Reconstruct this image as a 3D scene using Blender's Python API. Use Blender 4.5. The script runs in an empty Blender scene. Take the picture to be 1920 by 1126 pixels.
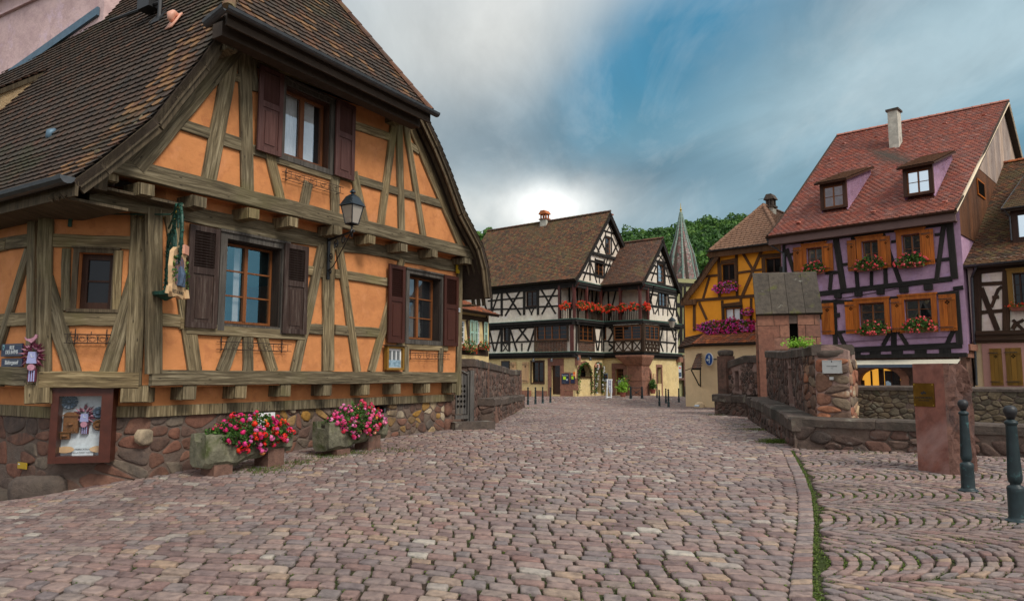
import bpy, math, random
import numpy as np
from mathutils import Vector as V, Matrix
from mathutils.geometry import tessellate_polygon
R = math.radians
rnd = random.Random(7)
SC = bpy.context.scene
COL = SC.collection
# ---------------------------------------------------------------- camera
EYE = 1.5; FPX = 1333.0; PITCH = math.atan(139/1333.0)
CAMP = V((0, 0, EYE))
def ray(px, py):
    xc = (px-960)/FPX; yc = (563-py)/FPX
    return V((xc, math.cos(PITCH)-yc*math.sin(PITCH), math.sin(PITCH)+yc*math.cos(PITCH)))
cd = bpy.data.cameras.new('camera'); cam = bpy.data.objects.new('camera', cd); COL.objects.link(cam)
cam.location = CAMP; cam.rotation_euler = (R(90)+PITCH, 0, 0)
cd.sensor_width = 36; cd.lens = FPX/1920*36; cd.clip_end = 3000; cd.clip_start = .05
SC.camera = cam
def at_depth(px, py, Y):
    d = ray(px, py); return CAMP + d*(Y/d.y)
def at_z(px, py, z):
    d = ray(px, py); return CAMP + d*((z-EYE)/d.z)
# ---------------------------------------------------------------- mesh builder
class MB:
    def __init__(s): s.v = []; s.f = []; s.uv = []; s.t = []; s.m = []; s.mi = 0
    def poly(s, pts, t=.5, uv=None):
        b = len(s.v); s.v += [tuple(p) for p in pts]; s.f.append(tuple(range(b, b+len(pts)))); s.uv.append(uv); s.t.append(t); s.m.append(s.mi)
    def shape(s, pts, faces, t=.5, uvs=None):
        b = len(s.v); s.v += [tuple(p) for p in pts]
        for i, f in enumerate(faces):
            s.f.append(tuple(b+k for k in f)); s.uv.append(uvs[i] if uvs else None); s.t.append(t); s.m.append(s.mi)
    def prism(s, loop, D, t=.5, back=True):
        """loop of 3D points (ccw seen from front) pushed by -D"""
        n = len(loop); lo = [V(p) for p in loop]; D = V(D)
        pts = lo+[p-D for p in lo]
        fs = [tuple(range(n))]+[(i, i+n, (i+1) % n+n, (i+1) % n) for i in range(n)]
        if back: fs.append(tuple(range(2*n-1, n-1, -1)))
        s.shape(pts, fs, t)
    def box(s, c, X, Y, Z, t=.5):
        """centre and three half vectors (right handed)"""
        c = V(c); X = V(X); Y = V(Y); Z = V(Z)
        p = [c+X*a+Y*b+Z*d for d in (-1, 1) for b in (-1, 1) for a in (-1, 1)]
        s.shape(p, [(0, 2, 3, 1), (4, 5, 7, 6), (0, 1, 5, 4), (2, 6, 7, 3), (0, 4, 6, 2), (1, 3, 7, 5)], t)
    def abox(s, x0, y0, z0, x1, y1, z1, t=.5):
        s.box(((x0+x1)/2, (y0+y1)/2, (z0+z1)/2), ((x1-x0)/2, 0, 0), (0, (y1-y0)/2, 0), (0, 0, (z1-z0)/2), t)
    def tube(s, pts, r, n=6, t=.5, cap=True):
        pts = [V(p) for p in pts]; k = len(pts); rs = r if isinstance(r, (list, tuple)) else [r]*k
        b = len(s.v); a = None
        for i, p in enumerate(pts):
            d = (pts[min(i+1, k-1)]-pts[max(i-1, 0)]).normalized()
            if a is None:
                a = d.cross(V((0, 0, 1)) if abs(d.z) < .9 else V((1, 0, 0))).normalized()
            a = (a-d*a.dot(d)).normalized(); c = d.cross(a)
            for j in range(n):
                g = 2*math.pi*j/n; s.v.append(tuple(p+(a*math.cos(g)+c*math.sin(g))*rs[i]))
        for i in range(k-1):
            for j in range(n):
                s.f.append((b+i*n+j, b+i*n+(j+1) % n, b+(i+1)*n+(j+1) % n, b+(i+1)*n+j)); s.uv.append(None); s.t.append(t); s.m.append(s.mi)
        if cap:
            for q in (range(n-1, -1, -1), range((k-1)*n, k*n)):
                s.f.append(tuple(b+j for j in q)); s.uv.append(None); s.t.append(t); s.m.append(s.mi)
    def lathe(s, c, prof, n=16, t=.5, flute=None):
        """prof [(r,z)...] bottom to top"""
        c = V(c); b = len(s.v)
        for (r, z) in prof:
            for j in range(n):
                g = 2*math.pi*j/n; q = r
                if flute and flute[0] < z < flute[1]: q = r*(1-flute[2]*(j % 2))
                s.v.append((c.x+q*math.cos(g), c.y+q*math.sin(g), c.z+z))
        for i in range(len(prof)-1):
            for j in range(n):
                s.f.append((b+i*n+j, b+i*n+(j+1) % n, b+(i+1)*n+(j+1) % n, b+(i+1)*n+j)); s.uv.append(None); s.t.append(t); s.m.append(s.mi)
        k = len(prof)
        for q in (range(n-1, -1, -1), range((k-1)*n, k*n)):
            s.f.append(tuple(b+j for j in q)); s.uv.append(None); s.t.append(t); s.m.append(s.mi)
    def build(s, name, mat, parent=None, smooth=False, loc=None):
        me = bpy.data.meshes.new(name)
        L = V(loc) if loc is not None else (ORG.get(parent.name, V((0, 0, 0))) if parent else V((0, 0, 0)))
        vs = np.array(s.v, dtype=np.float64).reshape(-1, 3)-np.array(L)
        me.from_pydata(vs.tolist(), [], s.f)
        uvl = me.uv_layers.new(name='UVMap')
        nl = len(me.loops); nf = len(me.polygons)
        if nf != len(s.f): raise Exception('faces lost '+name)
        nrm = np.zeros(nf*3, dtype=np.float32); me.polygons.foreach_get('normal', nrm); nrm = nrm.reshape(-1, 3).astype(np.float64)
        lt = np.zeros(nf, dtype=np.int32); me.polygons.foreach_get('loop_total', lt)
        li = np.zeros(nl, dtype=np.int32); me.loops.foreach_get('vertex_index', li)
        U = np.stack([-nrm[:, 1], nrm[:, 0], np.zeros(nf)], 1); l = np.linalg.norm(U, axis=1); fl = l < .05
        U[fl] = (1, 0, 0); l[fl] = 1; U /= l[:, None]; W = np.cross(nrm, U)
        fi = np.repeat(np.arange(nf), lt); co = (vs+np.array(L))[li]
        uv = np.stack([(co*U[fi]).sum(1), (co*W[fi]).sum(1)], 1)
        pos = 0
        if any(u is not None for u in s.uv):
            for i, u in enumerate(s.uv):
                if u is not None: uv[pos:pos+lt[i]] = u
                pos += lt[i]
        uvl.data.foreach_set('uv', uv.astype(np.float32).ravel())
        at = me.attributes.new('tint', 'FLOAT', 'FACE'); at.data.foreach_set('value', np.array(s.t, dtype=np.float32))
        if smooth: me.polygons.foreach_set('use_smooth', np.ones(nf, dtype=bool))
        ms = mat if isinstance(mat, (list, tuple)) else [mat]
        for m_ in ms: me.materials.append(m_)
        if len(ms) > 1: me.polygons.foreach_set('material_index', np.array(s.m, dtype=np.int32))
        o = bpy.data.objects.new(name, me); COL.objects.link(o)
        if parent: o.parent = parent; ORG[o.name] = L
        else: o.location = L; ORG[o.name] = L
        return o
ORG = {}
def tag(o, label, cat, group=None):
    o['label'] = label; o['category'] = cat
    if group: o['group'] = group
    return o
def thing(name, label, cat, loc=(0, 0, 0), group=None, rz=0):
    o = bpy.data.objects.new(name, None); COL.objects.link(o); o.location = loc; o.rotation_euler.z = rz
    o.empty_display_size = .2
    ORG[o.name] = V(loc)
    return tag(o, label, cat, group)
def struct(o): o['kind'] = 'structure'; return o
def copy_tree(o, parent=None):
    c = o.copy(); COL.objects.link(c)
    if parent: c.parent = parent
    for ch in list(o.children): copy_tree(ch, c)
    return c
# ---------------------------------------------------------------- materials
def nodes(name):
    m = bpy.data.materials.new(name); m.use_nodes = True; nt = m.node_tree; nt.nodes.clear()
    out = nt.nodes.new('ShaderNodeOutputMaterial'); b = nt.nodes.new('ShaderNodeBsdfPrincipled')
    nt.links.new(b.outputs[0], out.inputs[0]); return m, nt, b, out
def N(nt, t, **k):
    n = nt.nodes.new('ShaderNode'+t)
    for a, v in k.items():
        if a.startswith('i_'): n.inputs[int(a[2:]) if a[2:].isdigit() else a[2:]].default_value = v
        else: setattr(n, a, v)
    return n
def ramp(nt, fac, stops, interp='LINEAR'):
    r = nt.nodes.new('ShaderNodeValToRGB'); r.color_ramp.interpolation = interp
    e = r.color_ramp.elements
    while len(e) < len(stops): e.new(.5)
    for i, (p, c) in enumerate(stops):
        e[i].position = p; e[i].color = (c[0], c[1], c[2], 1) if isinstance(c, tuple) else (c, c, c, 1)
    nt.links.new(fac, r.inputs[0]); return r.outputs[0]
def mix(nt, f, a, b, mode='MIX'):
    n = nt.nodes.new('ShaderNodeMix'); n.data_type = 'RGBA'; n.blend_type = mode
    for s, i in ((f, 0), (a, 6), (b, 7)):
        if isinstance(s, bpy.types.NodeSocket): nt.links.new(s, n.inputs[i])
        elif i == 0: n.inputs[0].default_value = s
        else: n.inputs[i].default_value = (s[0], s[1], s[2], 1) if isinstance(s, tuple) else (s, s, s, 1)
    return n.outputs[2]
def noise(nt, co, scale, detail=5, rough=.6, dist=0, w=None):
    n = N(nt, 'TexNoise', noise_dimensions='4D' if w is not None else '3D')
    n.inputs['Scale'].default_value = scale; n.inputs['Detail'].default_value = detail; n.inputs['Roughness'].default_value = rough
    n.inputs['Distortion'].default_value = dist
    nt.links.new(co, n.inputs['Vector'])
    if w is not None: nt.links.new(w, n.inputs['W'])
    return n.outputs['Fac']
def coords(nt, kind='Object', stretch=(1, 1, 1)):
    if kind == 'UV': c = N(nt, 'UVMap').outputs[0]
    else: c = N(nt, 'NewGeometry').outputs['Position']
    m = N(nt, 'Mapping'); m.inputs['Scale'].default_value = stretch
    nt.links.new(c, m.inputs[0]); return m.outputs[0]
def tint(nt): return N(nt, 'Attribute', attribute_name='tint').outputs['Fac']
def bump(nt, b, h, strength=.4, dist=.02, prev=None):
    n = N(nt, 'Bump'); n.inputs['Strength'].default_value = strength; n.inputs['Distance'].default_value = dist
    nt.links.new(h, n.inputs['Height'])
    if prev: nt.links.new(prev, n.inputs['Normal'])
    nt.links.new(n.outputs[0], b.inputs['Normal']); return n.outputs[0]
def stuffmat(name, cols, scale=3, rough=.85, kind='Object', stretch=(1, 1, 1), tintcols=None, tintmix=1, blotch=None, bscale=30, bstr=.4, bdist=.01,
             detail=6, spec=.3, metallic=0, tval=0):
    """noise through a colour ramp; tintcols: ramp over the per-piece tint; blotch=(colour, scale, lo, hi) patches of its own"""
    m, nt, b, out = nodes(name)
    co = coords(nt, kind, stretch); t = tint(nt)
    tw = N(nt, 'Math', operation='MULTIPLY', i_1=37.0); nt.links.new(t, tw.inputs[0])
    f = noise(nt, co, scale, detail, .62, .3, tw.outputs[0])
    k = len(cols); c = ramp(nt, f, [(.28+.44*i/max(1, k-1), cols[i]) for i in range(k)])
    if tintcols:
        k = len(tintcols); tc = ramp(nt, t, [(i/max(1, k-1), tintcols[i]) for i in range(k)])
        c = mix(nt, tintmix, c, mix(nt, 1.0, tc, mix(nt, 1.0, c, (2.0, 2.0, 2.0), 'MULTIPLY'), 'MULTIPLY') if tval else tc)
    if blotch:
        for (bc, bs, lo, hi) in (blotch if isinstance(blotch, list) else [blotch]):
            g = ramp(nt, noise(nt, coords(nt, 'Object'), bs, 5, .65, .4), [(lo, 0.0), (hi, 1.0)])
            c = mix(nt, g, c, bc)
    nt.links.new(c, b.inputs['Base Color'])
    b.inputs['Roughness'].default_value = rough; b.inputs['Metallic'].default_value = metallic
    b.inputs['Specular IOR Level'].default_value = spec
    if bstr:
        h = noise(nt, coords(nt, kind, stretch), bscale, 6, .7, .2, tw.outputs[0]); bump(nt, b, h, bstr, bdist)
    return m
def glassmat(name, dark=(.01, .012, .014), refl=.35, clear=False, tintc=(.8, .9, 1)):
    m, nt, b, out = nodes(name)
    b.inputs['Base Color'].default_value = (*dark, 1); b.inputs['Roughness'].default_value = .04
    g = N(nt, 'BsdfGlossy'); g.inputs['Roughness'].default_value = .02; g.inputs['Color'].default_value = (*tintc, 1)
    co = coords(nt, 'Object'); bn = N(nt, 'Bump'); bn.inputs['Strength'].default_value = .05; bn.inputs['Distance'].default_value = .02
    nt.links.new(noise(nt, co, 2.5, 2, .5), bn.inputs['Height']); nt.links.new(bn.outputs[0], g.inputs['Normal'])
    mx = N(nt, 'MixShader', i_0=refl)
    if clear:
        tr = N(nt, 'BsdfTransparent'); nt.links.new(tr.outputs[0], mx.inputs[1])
    else: nt.links.new(b.outputs[0], mx.inputs[1])
    nt.links.new(g.outputs[0], mx.inputs[2]); nt.links.new(mx.outputs[0], out.inputs[0]); return m
def lampmat(name, col, strength):
    m, nt, b, out = nodes(name); b.inputs['Base Color'].default_value = (*col, 1)
    b.inputs['Emission Color'].default_value = (*col, 1); b.inputs['Emission Strength'].default_value = strength; return m
# ---------------------------------------------------------------- facade frame
class F:
    """vertical plane through (X,Y) running to the right in plan azimuth az (degrees from +Y towards +X)"""
    def __init__(s, X, Y, az, off=0):
        a = R(az); s.U = V((math.sin(a), math.cos(a), 0)); s.N = V((s.U.y, -s.U.x, 0)); s.O = V((X, Y, 0))+s.N*off
    def uz(s, px, py, off=0):
        d = ray(px, py); o = s.O+s.N*off
        t = (o-CAMP).dot(s.N)/d.dot(s.N); p = CAMP+d*t; return ((p-s.O).dot(s.U), p.z)
    def u(s, px, py=700, off=0): return s.uz(px, py, off)[0]
    def P(s, u, z, off=0): return s.O+s.U*u+s.N*off+V((0, 0, z))
    def px(s, px, py, off=0): u, z = s.uz(px, py, off); return s.P(u, z, off)
    def shifted(s, off): g = F(0, 0, 0); g.U = s.U; g.N = s.N; g.O = s.O+s.N*off; return g
    def rect(s, xl, xr, yt, yb, off=0):
        """rect from left/right px columns and top/bottom px rows read at the left edge"""
        ym = (yt+yb)/2; ul = s.u(xl, ym, off); ur = s.u(xr, ym, off)
        return (ul, s.uz(xl, yb, off)[1], ur, s.uz(xl, yt, off)[1])
_bi = [0]
def beam(mb, f, a, b, w, th=.05, off=0, back=.03, jit=.012, seg=4, w2=None):
    """timber on facade f from (u,z) a to b"""
    _bi[0] = (_bi[0]+1) % 23; off = off+_bi[0]*.0008
    w *= .94; a = V((a[0], a[1])); b = V((b[0], b[1])); d = b-a; L = d.length
    if L < 1e-4: return
    d /= L; n = V((-d.y, d.x)); t = rnd.random(); g = rnd.random()*50
    w2 = w2 or w; rings = []
    for i in range(seg+1):
        k = i/seg; c = a+d*(L*k); hw = (w*(1-k)+w2*k)/2*(1+rnd.uniform(-jit, jit)*3); o = rnd.uniform(-jit, jit)*.6 if 0 < i < seg else 0
        rings.append((c+n*(hw+o), c-n*(hw-o), k*L))
    bev = min(.012, w*.08)
    for i in range(seg):
        (p0, q0, l0), (p1, q1, l1) = rings[i], rings[i+1]
        nn = V((n.x, n.y))*bev
        A = f.P(q0.x+nn.x, q0.y+nn.y, off+th); B = f.P(q1.x+nn.x, q1.y+nn.y, off+th); C = f.P(p1.x-nn.x, p1.y-nn.y, off+th); D = f.P(p0.x-nn.x, p0.y-nn.y, off+th)
        a1 = f.P(q0.x, q0.y, off+th-bev); b1 = f.P(q1.x, q1.y, off+th-bev); c1 = f.P(p1.x, p1.y, off+th-bev); d1 = f.P(p0.x, p0.y, off+th-bev)
        a0 = f.P(q0.x, q0.y, off-back); b0 = f.P(q1.x, q1.y, off-back); c0 = f.P(p1.x, p1.y, off-back); d0 = f.P(p0.x, p0.y, off-back)
        flip = (B-A).cross(D-A).dot(f.N) < 0
        def q(P4, u4):
            if flip: P4 = P4[::-1]; u4 = u4[::-1]
            mb.poly(P4, t, u4)
        q([A, B, C, D], [(g, l0), (g, l1), (g+w, l1), (g+w, l0)])
        q([a1, b1, B, A], [(g-.02, l0), (g-.02, l1), (g, l1), (g, l0)]); q([D, C, c1, d1], [(g+w, l0), (g+w, l1), (g+w+.02, l1), (g+w+.02, l0)])
        q([a0, b0, b1, a1], [(g-.1, l0), (g-.1, l1), (g-.02, l1), (g-.02, l0)]); q([d1, c1, c0, d0], [(g+w+.02, l0), (g+w+.02, l1), (g+w+.1, l1), (g+w+.1, l0)])
        if i == 0: q([a0, a1, A, D, d1, d0], [(g, 0), (g, .05), (g, .05), (g+w, .05), (g+w, .05), (g+w, 0)])
        if i == seg-1: q([b0, c0, c1, C, B, b1], [(g, 0), (g+w, 0), (g+w, .05), (g+w, .05), (g, .05), (g, .05)])
def pbeam(mb, f, x1, y1, x2, y2, w, th=.05, off=0, **k): beam(mb, f, f.uz(x1, y1, off), f.uz(x2, y2, off), w, th, off, **k)
def poly2(mb, f, loops, off=0, t=.5):
    """flat polygon with holes (u,z loops)"""
    lp = [[V((p[0], p[1], 0)) for p in l] for l in loops]; flat = [p for l in loops for p in l]
    P3 = [f.P(p[0], p[1], off) for p in flat]
    for tri in tessellate_polygon(lp):
        a, b, c = [P3[i] for i in tri]
        if (b-a).cross(c-a).length < 1e-7: continue
        if (b-a).cross(c-a).dot(f.N) < 0: tri = tri[::-1]
        mb.poly([P3[i] for i in tri], t)
def wall(mb, f, outline, holes=(), off=0, depth=.25, thick=None):
    poly2(mb, f, [outline]+list(holes), off)
    for h in holes:
        n = len(h); area = sum(h[i][0]*h[(i+1) % n][1]-h[(i+1) % n][0]*h[i][1] for i in range(n))
        hh = h if area > 0 else h[::-1]
        for i in range(n):
            a, b = hh[i], hh[(i+1) % n]
            mb.poly([f.P(*b, off), f.P(*a, off), f.P(*a, off-depth), f.P(*b, off-depth)])
    if thick:
        n = len(outline)
        area = sum(outline[i][0]*outline[(i+1) % n][1]-outline[(i+1) % n][0]*outline[i][1] for i in range(n))
        o = outline if area > 0 else outline[::-1]
        for i in range(n):
            a, b = o[i], o[(i+1) % n]; mb.poly([f.P(*a, off), f.P(*a, off-thick), f.P(*b, off-thick), f.P(*b, off)])
        mb.poly([f.P(*p, off-thick) for p in o[::-1]])
def rectloop(r): u0, z0, u1, z1 = r; return [(u0, z0), (u1, z0), (u1, z1), (u0, z1)]
def fbox(mb, f, u0, z0, u1, z1, o0, o1, t=.5):
    """box between offsets o0<o1"""
    mb.box(f.P((u0+u1)/2, (z0+z1)/2, (o0+o1)/2), f.U*((u1-u0)/2), -f.N*((o1-o0)/2), V((0, 0, (z1-z0)/2)), t)
def window(par, f, r, off=-.15, frame=None, glass=None, cols=2, bars=2, fw=.06, bw=.025, d=.05, sill=None, casing=None, csw=.09, csoff=0, csd=.03,
           curtain=None, sillmat=None, casmat=None, glow=None, name='window'):
    u0, z0, u1, z1 = r
    mb = MB(); o0, o1 = off-d, off
    W = u1-u0; H = z1-z0
    fbox(mb, f, u0, z0, u0+fw, z1, o0, o1); fbox(mb, f, u1-fw, z0, u1, z1, o0, o1, .45)
    fbox(mb, f, u0+fw, z1-fw, u1-fw, z1, o0, o1-.002, .55); fbox(mb, f, u0+fw, z0, u1-fw, z0+fw*1.3, o0, o1-.002)
    cw = (W-2*fw)/cols
    for i in range(1, cols): fbox(mb, f, u0+fw+cw*i-fw*.6, z0+fw*1.3, u0+fw+cw*i+fw*.6, z1-fw, o0, o1+.008, .4+.2*rnd.random())
    for j in range(1, bars+1):
        z = z0+fw*1.3+(H-fw*2.3)*j/(bars+1)
        for i in range(cols): fbox(mb, f, u0+fw+cw*i+(fw*.6 if i else 0), z-bw/2, u0+fw+cw*(i+1)-(fw*.6 if i < cols-1 else 0), z+bw/2, o0+.02, o1-.01)
    w = mb.build(name, frame, par)
    g = MB(); g.poly([f.P(u0+fw/2, z0+fw/2, o0+.012), f.P(u1-fw/2, z0+fw/2, o0+.012), f.P(u1-fw/2, z1-fw/2, o0+.012), f.P(u0+fw/2, z1-fw/2, o0+.012)])
    g.build('pane', glass, w)
    if casing:
        c = MB(); s = csw
        fbox(c, f, u0-s, z0-s*.9, u0+.002, z1+s, csoff, csoff+csd); fbox(c, f, u1-.002, z0-s*.9, u1+s, z1+s, csoff, csoff+csd)
        fbox(c, f, u0, z1, u1, z1+s, csoff, csoff+csd-.003); fbox(c, f, u0, z0-s*.9, u1, z0, csoff, csoff+csd-.003)
        fbox(c, f, u0-s*1.2, z1+s*.8, u1+s*1.2, z1+s*1.15, csoff+.002, csoff+csd+.03)
        c.build('frame', casing, w)
    if sill:
        c = MB(); fbox(c, f, u0-sill, z0-.05, u1+sill, z0, off, csoff+.07); c.build('sill', sillmat or frame, w)
    if curtain:
        c = MB()
        for (a, b) in curtain:
            n = 14
            for i in range(n):
                k0 = a+(b-a)*i/n; k1 = a+(b-a)*(i+1)/n
                c.poly([f.P(u0+W*k0, z0+.04, o0-.06-.03*(i % 2)), f.P(u0+W*k1, z0+.04, o0-.06-.03*((i+1) % 2)), f.P(u0+W*k1, z1-.04, o0-.06-.03*((i+1) % 2)), f.P(u0+W*k0, z1-.04, o0-.06-.03*(i % 2))])
        c.build('curtain', MAT['curtain'], w)
        c = MB(); fbox(c, f, u0-.05, z0-.05, u1+.05, z1+.05, o0-1.2, o0-1.1); c.build('room_backing', MAT['dark'], w)
    return w
def shutter(par, f, u0, z0, u1, z1, mat, off=.05, style='louvre', th=.04, tiltz=0, name='shutter'):
    mb = MB(); W = u1-u0; H = z1-z0; s = min(.09, W*.17)
    if style == 'louvre':
        fbox(mb, f, u0, z0, u0+s, z1, off, off+th, .5); fbox(mb, f, u1-s, z0, u1, z1, off, off+th, .55)
        zm = z0+H*.56
        for (a, b) in ((z0, z0+s), (z1-s, z1), (zm-s*.6, zm+s*.6)): fbox(mb, f, u0+s, a, u1-s, b, off, off+th-.003, .45)
        fbox(mb, f, u0+s, z0+s, u1-s, zm-s*.6, off, off+th*.45, .6); fbox(mb, f, u0+s*1.7, z0+s*1.7, u1-s*1.7, zm-s*1.3, off, off+th*.75, .65)
        n = max(5, int((z1-s-zm-s*.6)/.045)); zz = zm+s*.6; dz = (z1-s-zz)/n
        for i in range(n):
            z = zz+dz*(i+.5)
            mb.box(f.P((u0+u1)/2, z, off+th*.4), f.U*((u1-u0)/2-s), (-f.N*.4-V((0, 0, 1)))*dz*.28+V((0, 0, dz*.1)), (V((0, 0, 1))-f.N*.9).normalized()*.004+f.N*.004, .5)
            mb.poly([f.P(u0+s, z-dz*.5, off+th*.1), f.P(u1-s, z-dz*.5, off+th*.1), f.P(u1-s, z+dz*.15, off+th*.8), f.P(u0+s, z+dz*.15, off+th*.8)], .4)
        fbox(mb, f, u0+s, zz, u1-s, z1-s, off-.002, off+.001, 0)
    elif style == 'slat':
        fbox(mb, f, u0, z0, u0+s, z1, off, off+th); fbox(mb, f, u1-s, z0, u1, z1, off, off+th)
        for (a, b) in ((z0, z0+s), (z1-s, z1), ((z0+z1)/2-s/2, (z0+z1)/2+s/2)): fbox(mb, f, u0+s, a, u1-s, b, off, off+th-.003)
        n = max(8, int(H/.07))
        for i in range(n):
            z = z0+s+(H-2*s)*(i+.5)/n
            mb.poly([f.P(u0+s, z-.03, off+.002), f.P(u1-s, z-.03, off+.002), f.P(u1-s, z+.012, off+th*.8), f.P(u0+s, z+.012, off+th*.8)], .4)
    else:
        n = max(2, round(W/.16))
        for i in range(n):
            fbox(mb, f, u0+W*i/n+.003, z0, u0+W*(i+1)/n-.003, z1, off, off+th*.7, rnd.random())
        for z in (z0+H*.1, z1-H*.12): fbox(mb, f, u0+.02, z-.045, u1-.02, z+.045, off+th*.7-.001, off+th*1.25, .3)
    sh = mb.build(name, mat, par)
    if style == 'plank':
        c = MB(); cx = (u0+u1)/2; cz = z0+H*.78; k = min(.05, W*.09)
        for (a, b) in ((0, k), (0, -k), (k, 0), (-k, 0)):
            q = [f.P(cx+a+x*k*.8, cz+b+y*k*.8, off+th*.72+.002) for x, y in ((0, -1), (1, 0), (0, 1), (-1, 0))]; c.poly(q)
        c.build('heart_cutout', MAT['dark'], sh)
        for z in (z0+H*.1, z1-H*.12): c = MB(); fbox(c, f, u0-.03, z-.014, u1-.12, z+.014, off+th*1.25, off+th*1.25+.006); c.build('strap_hinge', MAT['iron'], sh)
    return sh
# ---------------------------------------------------------------- roof tiles
def sample(line, n):
    """resample a polyline (list of V) to n+1 points equally spaced in length"""
    d = [0]
    for i in range(len(line)-1): d.append(d[-1]+(line[i+1]-line[i]).length)
    out = []
    for k in range(n+1):
        x = d[-1]*k/n; i = 0
        while i < len(d)-2 and d[i+1] < x: i += 1
        t = (x-d[i])/max(1e-9, d[i+1]-d[i]); out.append(line[i].lerp(line[i+1], min(1, t)))
    return out
def tiles(mb, Lp, Rp, tw=.17, th=.15, lift=.022, skip=None, round_=True, wob=.004, patch=None):
    """beaver-tail tiles on a strip; Lp, Rp: polylines from eave to ridge (left/right as seen from outside)"""
    Lp = [V(p) for p in Lp]; Rp = [V(p) for p in Rp]
    ln = max(sum((Lp[i+1]-Lp[i]).length for i in range(len(Lp)-1)), sum((Rp[i+1]-Rp[i]).length for i in range(len(Rp)-1)))
    rows = max(2, int(ln/th)); A = sample(Lp, rows); B = sample(Rp, rows)
    for j in range(rows):
        a0, b0, a1, b1 = A[j], B[j], A[j+1], B[j+1]
        w0 = (b0-a0).length
        if w0 < tw*.6: continue
        n = max(1, int(round(w0/tw))); ux = (b0-a0)/w0; m0 = (a1+b1)/2-(a0+b0)/2
        nrm = ux.cross(m0).normalized(); up = nrm.cross(ux).normalized()
        hgt = abs((a1-a0).dot(up)) or th
        lo = (a1-a0).dot(ux); hi = (b1-a0).dot(ux)
        sh = .5*(j % 2)
        for i in range(n+(1 if sh else 0)):
            x0 = (i-sh)*w0/n; x1 = x0+w0/n
            cx = (x0+x1)/2
            if cx < min(0, lo)-tw*.2 or cx > max(w0, hi)+tw*.2: continue
            if x0 < 0: x0 = 0
            if x1 > w0: x1 = w0
            if x1-x0 < .02: continue
            dj = rnd.uniform(-wob, wob)*2; li = lift+rnd.uniform(0, wob*1.5); tt = rnd.random()
            c = a0+ux*cx
            if skip and skip(c): continue
            if patch: tt = patch(c, tt)
            g = (x1-x0)*.025; X0 = a0+ux*(x0+g); X1 = a0+ux*(x1-g); wd = (X1-X0)
            top = up*(hgt*1.25)
            if round_:
                r = hgt*.16
                P = [X0+up*(r+dj), X0+wd*.2+up*(r*.3+dj), X0+wd*.5+up*dj, X0+wd*.8+up*(r*.3+dj), X1+up*(r+dj)]
            else: P = [X0+up*dj, X1+up*dj]
            P = [p+nrm*li for p in P]; k = len(P)
            Q = [X1+top+nrm*.002, X0+top+nrm*.002]
            lowp = [p-nrm*(li+.003) for p in P]
            mb.shape(P+Q+lowp, [tuple(range(k+2))]+[(i2, k+2+i2, k+3+i2, i2+1)[::1] for i2 in range(k-1)], tt)
def roofslab(mb, Lp, Rp, th=.12):
    """solid deck under tiles"""
    n = len(Lp)
    for i in range(n-1):
        a, b, c, d = Lp[i], Rp[i], Rp[i+1], Lp[i+1]
        nr = (b-a).cross(d-a)
        if nr.length < 1e-6: nr = (c-b).cross(d-b)
        nr = nr.normalized()*th
        mb.shape([a, b, c, d, a-nr, b-nr, c-nr, d-nr], [(0, 1, 2, 3), (7, 6, 5, 4), (0, 4, 5, 1), (1, 5, 6, 2), (2, 6, 7, 3), (3, 7, 4, 0)])
def ridge(mb, a, b, r=.1, seg=.35, t=None):
    a = V(a); b = V(b); L = (b-a).length; n = max(1, int(L/seg)); d = (b-a)/L
    s = d.cross(V((0, 0, 1))).normalized(); u = s.cross(d)
    for i in range(n):
        p = a+d*(L*i/n); q = a+d*(L*(i+1)/n+.03); tt = rnd.random() if t is None else t
        k = 7; ps = []
        for (c, rr) in ((p, r*1.06), (q, r*.92)):
            for j in range(k):
                g = math.pi*j/(k-1); ps.append(c+s*math.cos(g)*rr+u*(math.sin(g)*rr-.02))
        mb.shape(ps, [(j, j+1, k+j+1, k+j) for j in range(k-1)]+[tuple(range(k-1, -1, -1)), tuple(range(k, 2*k))], tt)
def gutter(par, pts, r=.07, mat=None, name='gutter'):
    mb = MB(); pts = [V(p) for p in pts]; n = 7
    for i in range(len(pts)-1):
        d = (pts[i+1]-pts[i]).normalized(); s = d.cross(V((0, 0, 1))).normalized(); ring = []
        for c in (pts[i], pts[i+1]):
            for rr in (r, r*.9):
                for j in range(n):
                    g = math.pi*j/(n-1); ring.append(c+s*math.cos(g)*rr-V((0, 0, math.sin(g)*rr)))
        fs = []
        for j in range(n-1):
            fs.append((j, j+1, 2*n+j+1, 2*n+j)); fs.append((n+j+1, n+j, 3*n+j, 3*n+j+1))
        fs += [(0, 2*n, 3*n, n), (n-1, 2*n-1, 4*n-1, 3*n-1)]
        if i == 0: fs.append(tuple(range(n-1, -1, -1)))
        if i == len(pts)-2: fs.append(tuple(range(2*n, 3*n)))
        mb.shape(ring, fs)
    return mb.build(name, mat or MAT['zinc'], par, smooth=False)
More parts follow.
